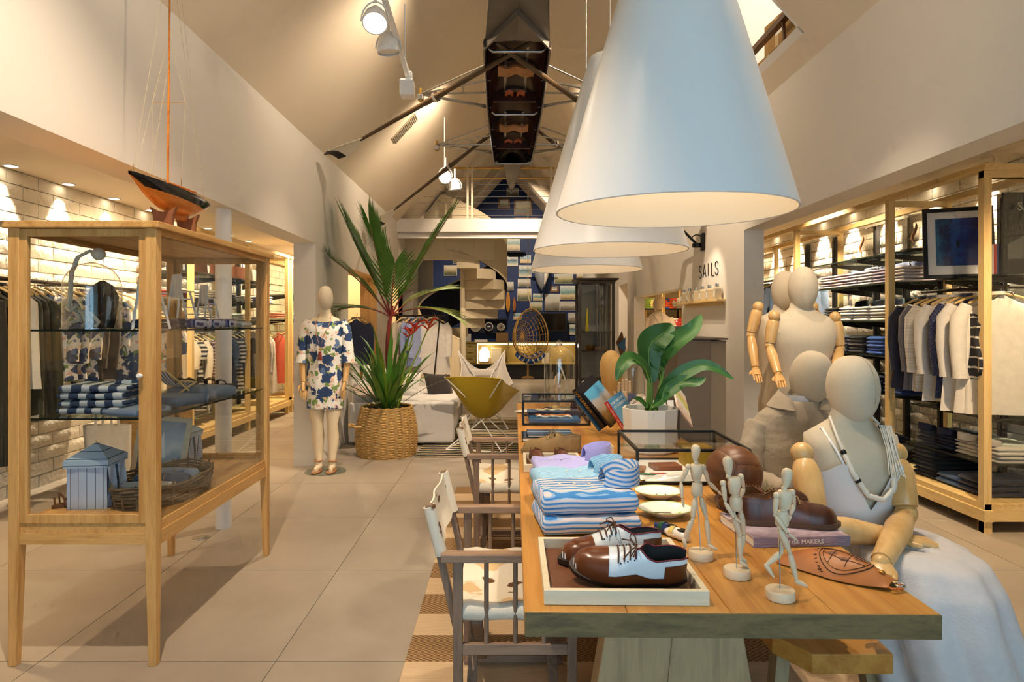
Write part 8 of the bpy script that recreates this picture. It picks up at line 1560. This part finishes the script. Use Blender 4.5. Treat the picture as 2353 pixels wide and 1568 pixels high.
spot('bottle_spot', (1.55, 6.0, 2.45), (2.05, 6.35, 1.6), 26, WARM2, 60, 0.6, 0.015)
# ---- black wall lamp
wl = thing('wall_lamp', 'black swing-arm wall lamp above the black sign lettering', 'lamp', P(1618, 556, XR*F/(1618-CX)))
MB().box(-0.03, 0.0, -0.035, 0.035, -0.09, 0.09).build('wall_plate', M['black'], wl, bevel=0.008); MB().lathe([(0.045, -0.02), (0.05, 0), (0.045, 0.02)], 16, (-0.06, 0.05, -0.03)).build('joint', M['black'], wl, 40)
MB().tube([(-0.06, 0.05, -0.02), (-0.25, 0.35, 0.30)], 0.014, 8).build('arm', M['black'], wl, 60); MB().tube([V(-0.06-0.06*math.cos(a), 0.05, 0.02+0.06*math.sin(a)) for a in [math.pi*k/8 for k in range(9)]], 0.006, 6).build('spring_bow', M['black'], wl, 60); MB().lathe([(0.03, 0.0), (0.075, -0.10), (0.07, -0.10), (0.02, -0.01)], 20, (-0.27, 0.37, 0.31)).build('shade', M['black'], wl, 50)
# ---- concrete counter and violet-lit panel
ct = thing('counter', 'grey concrete counter block before the pale wall', 'counter', (1.36, 5.02, 0)); MB().box(0, 0.255, 0, 0.9, 0, 1.30).build('block', M['concrete'], ct, bevel=0.004); MB().box(0.257, 0.385, 0.02, 0.85, 0, 1.295).build('side_block', plain('light_concrete', '#8c8274', 0.7), ct, bevel=0.003); MB().box(-0.02, 0.39, -0.01, 0.91, 1.301, 1.315).build('top', M['concrete'], ct, bevel=0.003)
vp = thing('violet_screen', 'tall narrow violet glowing screen edge beside the counter', 'screen', (1.76, 5.2, 0.3)); MB().box(0, 0.03, 0, 0.4, 0, 0.90).build('casing', M['white'], vp); MB().box(-0.0, 0.03, -0.004, 0, 0.01, 0.88).build('panel', glow('violet_glow', (0.35, 0.25, 0.95), 0.35), vp)
tl = thing('till_box', 'grey card terminal on top of the counter', 'terminal', (1.42, 5.3, 1.316)); MB().box(0, 0.14, 0, 0.16, 0, 0.09).build('case', M['concrete'], tl, bevel=0.01); MB().box(0.01, 0.13, -0.003, 0.0, 0.02, 0.07).build('screen', M['black'], tl)
# ---- shop displays seen through the right openings
rm = thing('shirt_mannequin', 'mannequin in an open white shirt seen through the wall window', 'mannequin', (2.72, 11.3, 0)); mb = MB(); egghead(mb, (0, 0, 1.79), 0.08, 0.10, 0.27); mb.build('head', M['linen'], rm, 60); MB().hloft([(0, 0, 0.9, 0.17, 0.12), (0, 0, 1.1, 0.16, 0.12), (0, 0, 1.4, 0.20, 0.13), (0, 0, 1.52, 0.21, 0.10), (0, 0, 1.58, 0.12, 0.08), (0, 0, 1.62, 0.07, 0.07)], 24).build('shirt', fab('#efe2d4'), rm, 60)
for s in (-1, 1): MB().tube([(s*0.19, 0, 1.52), (s*0.24, 0, 1.38), (s*0.25, -0.02, 1.15), (s*0.23, -0.03, 1.0)], [0.06, 0.07, 0.06, 0.055], 14).build('sleeve', fab('#efe2d4'), rm, 60); MB().add([V(s*0.03, -0.10, 1.62), V(s*0.10, -0.11, 1.56), V(s*0.03, -0.135, 1.44)], [(0, 1, 2)]).build('lapel', fab('#efe2d4'), rm)
MB().tube([(0, 0, 0), (0, 0, 1.65)], 0.05, 12).build('stand', M['linen'], rm, 60)
r4 = copy_tree(rm); r4.location = (2.34, 12.2, 0); tag(r4, 'second linen mannequin behind the white-shirted one')
rf = thing('shirt_mannequin', 'mannequin in a blue and yellow floral shirt beyond the far gap', 'mannequin', (2.50, 12.3, -0.05)); mb = MB(); egghead(mb, (0, 0, 1.79), 0.08, 0.10, 0.25); mb.build('head', M['linen'], rf, 60); MB().hloft([(0, 0, 0.95, 0.2, 0.13), (0, 0, 1.4, 0.22, 0.13), (0, 0, 1.54, 0.2, 0.10), (0, 0, 1.62, 0.07, 0.07)], 24).build('shirt', blotch('blue_yellow_floral', '#5570b8', [(0.3, '#d8b84a', 1.0)], 14), rf, 60); MB().tube([(0, 0, 0.05), (0, 0, 1.65)], 0.05, 12).build('stand', M['linen'], rf, 60)
r4.location = (2.95, 12.4, 0)
fu = unit('shelving_frame', 'pine shelving frame at the far end of the right aisle', 3.1, 3.9, [11.2, 12.6, 14.2], 2.42, 0.24)
wf2 = thing('wall_shelf', 'upper dark shelf with colourful knits at the aisle end', 'shelf', (3.0, 13.9, 1.74)); MB().box(-0.7, 0.95, 0, 0.5, -0.02, 0).build('board', M['slot'], wf2); wf3 = thing('wall_shelf', 'lower dark shelf with colourful knits at the aisle end', 'shelf', (3.0, 13.9, 1.30)); MB().box(-0.7, 0.95, 0, 0.5, -0.02, 0).build('board', M['slot'], wf3)
for w_ in (wf2, wf3): MB().box(-0.68, -0.64, 0.4, 0.5, -0.2, 0).build('bracket', M['slot'], w_); MB().box(0.88, 0.92, 0.4, 0.5, -0.2, 0).build('bracket', M['slot'], w_)
for i, (x, c, n_) in enumerate(((3.32, '#e8d27c', 'yellow'), (3.48, '#2f4f9e', 'blue'), (3.64, '#d9532a', 'orange'), (3.80, '#d8d2c4', 'white'), (3.16, '#7a8f3c', 'lime'), (2.9, '#c23a32', 'red'), (2.72, '#ece4d4', 'ivory'))):
    stack('folded_knit', n_ + ' knit pile on the upper shelf at the aisle end', 'knitwear', fab(c), (0.30, 0.15, 0.05), 5, (x, 14.1, 1.74), math.pi/2*0, 'knits at the aisle end', False)
for i, (x, c, n_) in enumerate(((3.34, '#d06a7c', 'pink'), (3.50, '#3a5aa8', 'blue'), (3.66, '#e6e0d6', 'white'), (3.82, '#c23a32', 'red'), (3.14, '#e3c37a', 'butter'))):
    stack('folded_knit', n_ + ' knit pile on the lower shelf at the aisle end', 'knitwear', fab(c), (0.30, 0.15, 0.05), 5, (x, 14.1, 1.30), 0, 'knits at the aisle end', False)
pn = thing('star_pennant', 'blue and tan hanging pennant near the far gap', 'pennant', (1.98, 10.9, 1.05)); MB().prism([V(-0.06, 0, 0.0), V(0.08, 0, 0.14), V(0.07, 0, -0.12)], (0, 0.02, 0)).build('flag', plain('pennant_blue', '#3f78b0', 0.7), pn); MB().prism([V(-0.08, 0.02, 0.05), V(0.02, 0.02, 0.25), V(0.09, 0.02, -0.05), V(0.0, 0.02, -0.2)], (0, 0.015, 0)).build('backing', M['frame_b'], pn)
# ---- things glimpsed through the left openings
fw = thing('orange_flowers', 'orange protea flowers in a brown vase behind the mannequin', 'flowers', (-2.72, 9.85, 1.10)); MB().hloft([(0, 0, 0, 0.08, 0.08), (0, 0, 0.1, 0.13, 0.13), (0, 0, 0.22, 0.09, 0.09), (0, 0, 0.3, 0.06, 0.06)], 20).build('vase', plain('terracotta_vase', '#7a3c2a', 0.5), fw, 60); rq = random.Random(4); M['ofl'] = plain('orange_petal', '#c9822a', 0.6)
for k in range(9):
    a = rq.uniform(0, 6.28); e = V(0.24*math.cos(a)*rq.uniform(0.3, 1), 0.2*math.sin(a), 0.50+rq.uniform(0, 0.2)); MB().tube([V(0, 0, 0.28), e*0.6+V(0, 0, 0.1), e], 0.006, 6).build('stem', M['leaf'], fw); mb = MB()
    for q in range(12): b = 2*math.pi*q/12; mb.tube([e, e+V(0.05*math.cos(b), 0.05*math.sin(b), 0.05), e+V(0.09*math.cos(b), 0.09*math.sin(b), 0.12)], [0.008, 0.011, 0.001], 5)
    mb.build('bloom', M['ofl'], fw, 60)
for k in range(6): a = k*1.05; mb = MB(); strip(mb, [V(0, 0, 0.25), V(0.15*math.cos(a), 0.15*math.sin(a), 0.40), V(0.28*math.cos(a), 0.25*math.sin(a), 0.38), V(0.36*math.cos(a), 0.32*math.sin(a), 0.28)], [0.01, 0.035, 0.03, 0.002], V(0, 0, 1)); mb.build('leaf', M['leaf'], fw, 60)
sdt = thing('side_table', 'white cube table under the orange flowers', 'table', (-2.72, 9.85, 0)); MB().box(-0.25, 0.25, -0.25, 0.25, 1.05, 1.10).build('top', M['white'], sdt, bevel=0.004)
for sx in (-1, 1):
    for sy in (-1, 1): MB().box(sx*0.23-0.02, sx*0.23+0.02, sy*0.23-0.02, sy*0.23+0.02, 0, 1.05).build('leg', M['white'], sdt)
stack('folded_tshirt', 'purple and white striped tops on the table by the pier', 'top', stripes('purple_stripe', [(0.5, '#e6e0ea'), (0.5, '#5d5590')], 'z', 0.02), (0.34, 0.26, 0.03), 3, (-2.15, 8.35, 0.92), 0.2, 'striped tops by the pier', False)
pk = thing('plinth', 'white plinth in the left opening', 'plinth', (-2.2, 8.35, 0)); MB().box(-0.22, 0.26, -0.2, 0.2, 0.0, 0.90).build('block', M['white'], pk, bevel=0.005); MB().box(-0.23, 0.27, -0.21, 0.21, 0.90, 0.92).build('top', M['white'], pk)
garment('hanging_jacket', 'navy jacket hung on the oak jamb in the left opening', 'jacket', fab('#1f2a46'), 0.36, 0.75, (-2.16, 9.3, 1.55), 0.3, None, 0.45, 1.05)
# ---- ceiling track with spots, vents
def track_spot(loc, d, label, on):
    o = thing('track_spot', label, 'spotlight', loc, group='white track spotlights'); d = Vector(d).normalized(); q = d.to_track_quat('Z', 'Y').to_matrix()
    prof = [(0.012, -0.13), (0.045, -0.11), (0.075, -0.05), (0.082, 0.0), (0.086, 0.0), (0.086, 0.03), (0.078, 0.03)]
    mb = MB().lathe(prof, 28); mb.f.pop(-1); mb.xform(q); mb.build('head', M['wplastic'], o, 40)
    MB().lathe([(0.078, 0.018), (0.04, 0.020), (0.002, 0.02)], 24).xform(q).build('lens', M['lampon2'] if on else M['white'], o, 40)
    MB().tube([V(0.10*math.cos(a), 0, 0.0) if 0 else (V(0.095*math.cos(a), 0, 0.13*math.sin(a))) for a in [math.pi*k/10 for k in range(11)]], 0.006, 6).build('yoke', M['white'], o, 60); MB().tube([(0, 0, 0.13), (0, 0, 0.26)], 0.012, 8).build('stem', M['white'], o, 60)
M['lampon2'] = glow('spot_face', (1, 0.9, 0.72), 25)
tr = thing('lighting_track', 'white lighting track and transformer box on the left slope', 'track', P(905, 90, 4.6)); b0 = P(905, 90, 4.6)
pa, pb_ = P(872, -40, 4.2)-b0, P(938, 175, 5.2)-b0; MB().bar(pa, pb_, 0.035, 0.035).build('rail', M['white'], tr); MB().cbox(P(936, 205, 5.2)-b0, (0.11, 0.13, 0.13)).build('transformer', M['wplastic'], tr, bevel=0.01); MB().cbox(P(940, 180, 5.2)-b0, (0.05, 0.05, 0.10)).build('adapter', M['wplastic'], tr, bevel=0.005)
MB().tube([P(930, 10, 4.6)-b0, P(931, 130, 4.6)-b0], 0.004, 5).build('cable', M['white'], tr)
track_spot(P(862, 48, 4.35), (0.05, -0.5, -0.8), 'bright white track spotlight facing the viewer', True); track_spot(P(893, 112, 4.75), (0.1, 0.1, -1), 'white track spotlight hanging straight down, unlit', False)
track_spot(P(1023, 407, 8.6), (0.05, -0.95, -0.3), 'bright spotlight far back below the oars', True); track_spot(P(1045, 432, 8.7), (0.1, 0.1, -1), 'unlit white spotlight beside the far bright one', False)
MB().tube([P(1021, 270, 8.6), P(1021, 400, 8.6)], 0.004, 5).build('lamp_cable', M['white'], label='thin white cable above the far spotlight', cat='cable')
def vent(px, py, Y, l, w_, label):
    c = P(px, py, Y); x = c.x; zz = ZE + (ZR-ZE)*(x-XL)/(XC-XL); s = (V(XC, 0, ZR)-V(XL, 0, ZE)).normalized(); o = thing('air_vent', label, 'vent', (x, Y, zz), group='vents on the left slope'); nrm = V(s.z, 0, -s.x)
    B = Matrix((s, V(0, 1, 0), s.cross(V(0, 1, 0)))).transposed()
    MB().cbox(nrm*0.006, (l, w_, 0.012), B).build('plate', plain('vent_cream', '#d9c8a8', 0.6), o); n_ = 16; vd_ = bpy.data.materials.get('vent_dark') or plain('vent_dark', '#5f574a', 0.6)
    for k in range(n_): MB().cbox(nrm*0.014 + s*(-l/2+l*(k+0.5)/n_), (l/n_*0.45, w_*0.9, 0.008), B).build('slat', vd_, o)
def slopeY(px, py):              # depth at which a pixel meets the left slope
    k = (ZR-ZE)/(XC-XL); a, b = (px-CX)/F, (CY-py)/F; return (ZE-EYE-k*XL)/(b-k*a)
vent(930, 295, slopeY(930, 295), 0.42, 0.24, 'cream slatted air vent on the left slope nearer one'); vent(1003, 462, slopeY(1003, 462), 0.55, 0.3, 'cream slatted air vent on the left slope farther one')
# ---- boxes in the loft
M['card'] = plain('cardboard', '#a8834a', 0.8, 0, 20, 0.1, 0.1)
for k, (x, y, z, sx, sy, h, lab) in enumerate(((2.28, 4.55, 3.2706, 0.40, 0.42, 0.40, 'taped cardboard box nearest in the loft hatch'), (2.30, 5.1, 3.2706, 0.42, 0.5, 0.30, 'lower cardboard box behind the first in the loft'), (2.35, 5.1, 3.5712, 0.38, 0.4, 0.3, 'cardboard box stacked on the lower one in the loft'))):
    o = thing('cardboard_box', lab, 'box', (x, y, z), 0.05*k, 'boxes in the loft'); MB().box(-sx/2, sx/2, -sy/2, sy/2, 0, h).build('carton', M['card'], o, bevel=0.004); MB().box(-sx/2-0.001, sx/2+0.001, -0.025, 0.025, 0, h+0.001).build('tape', plain('tape', '#c9ab78', 0.3), o); MB().box(-sx/2-0.002, -sx/2, -0.12, 0.02, h*0.5, h*0.7).build('label_sheet', M['white'], o)
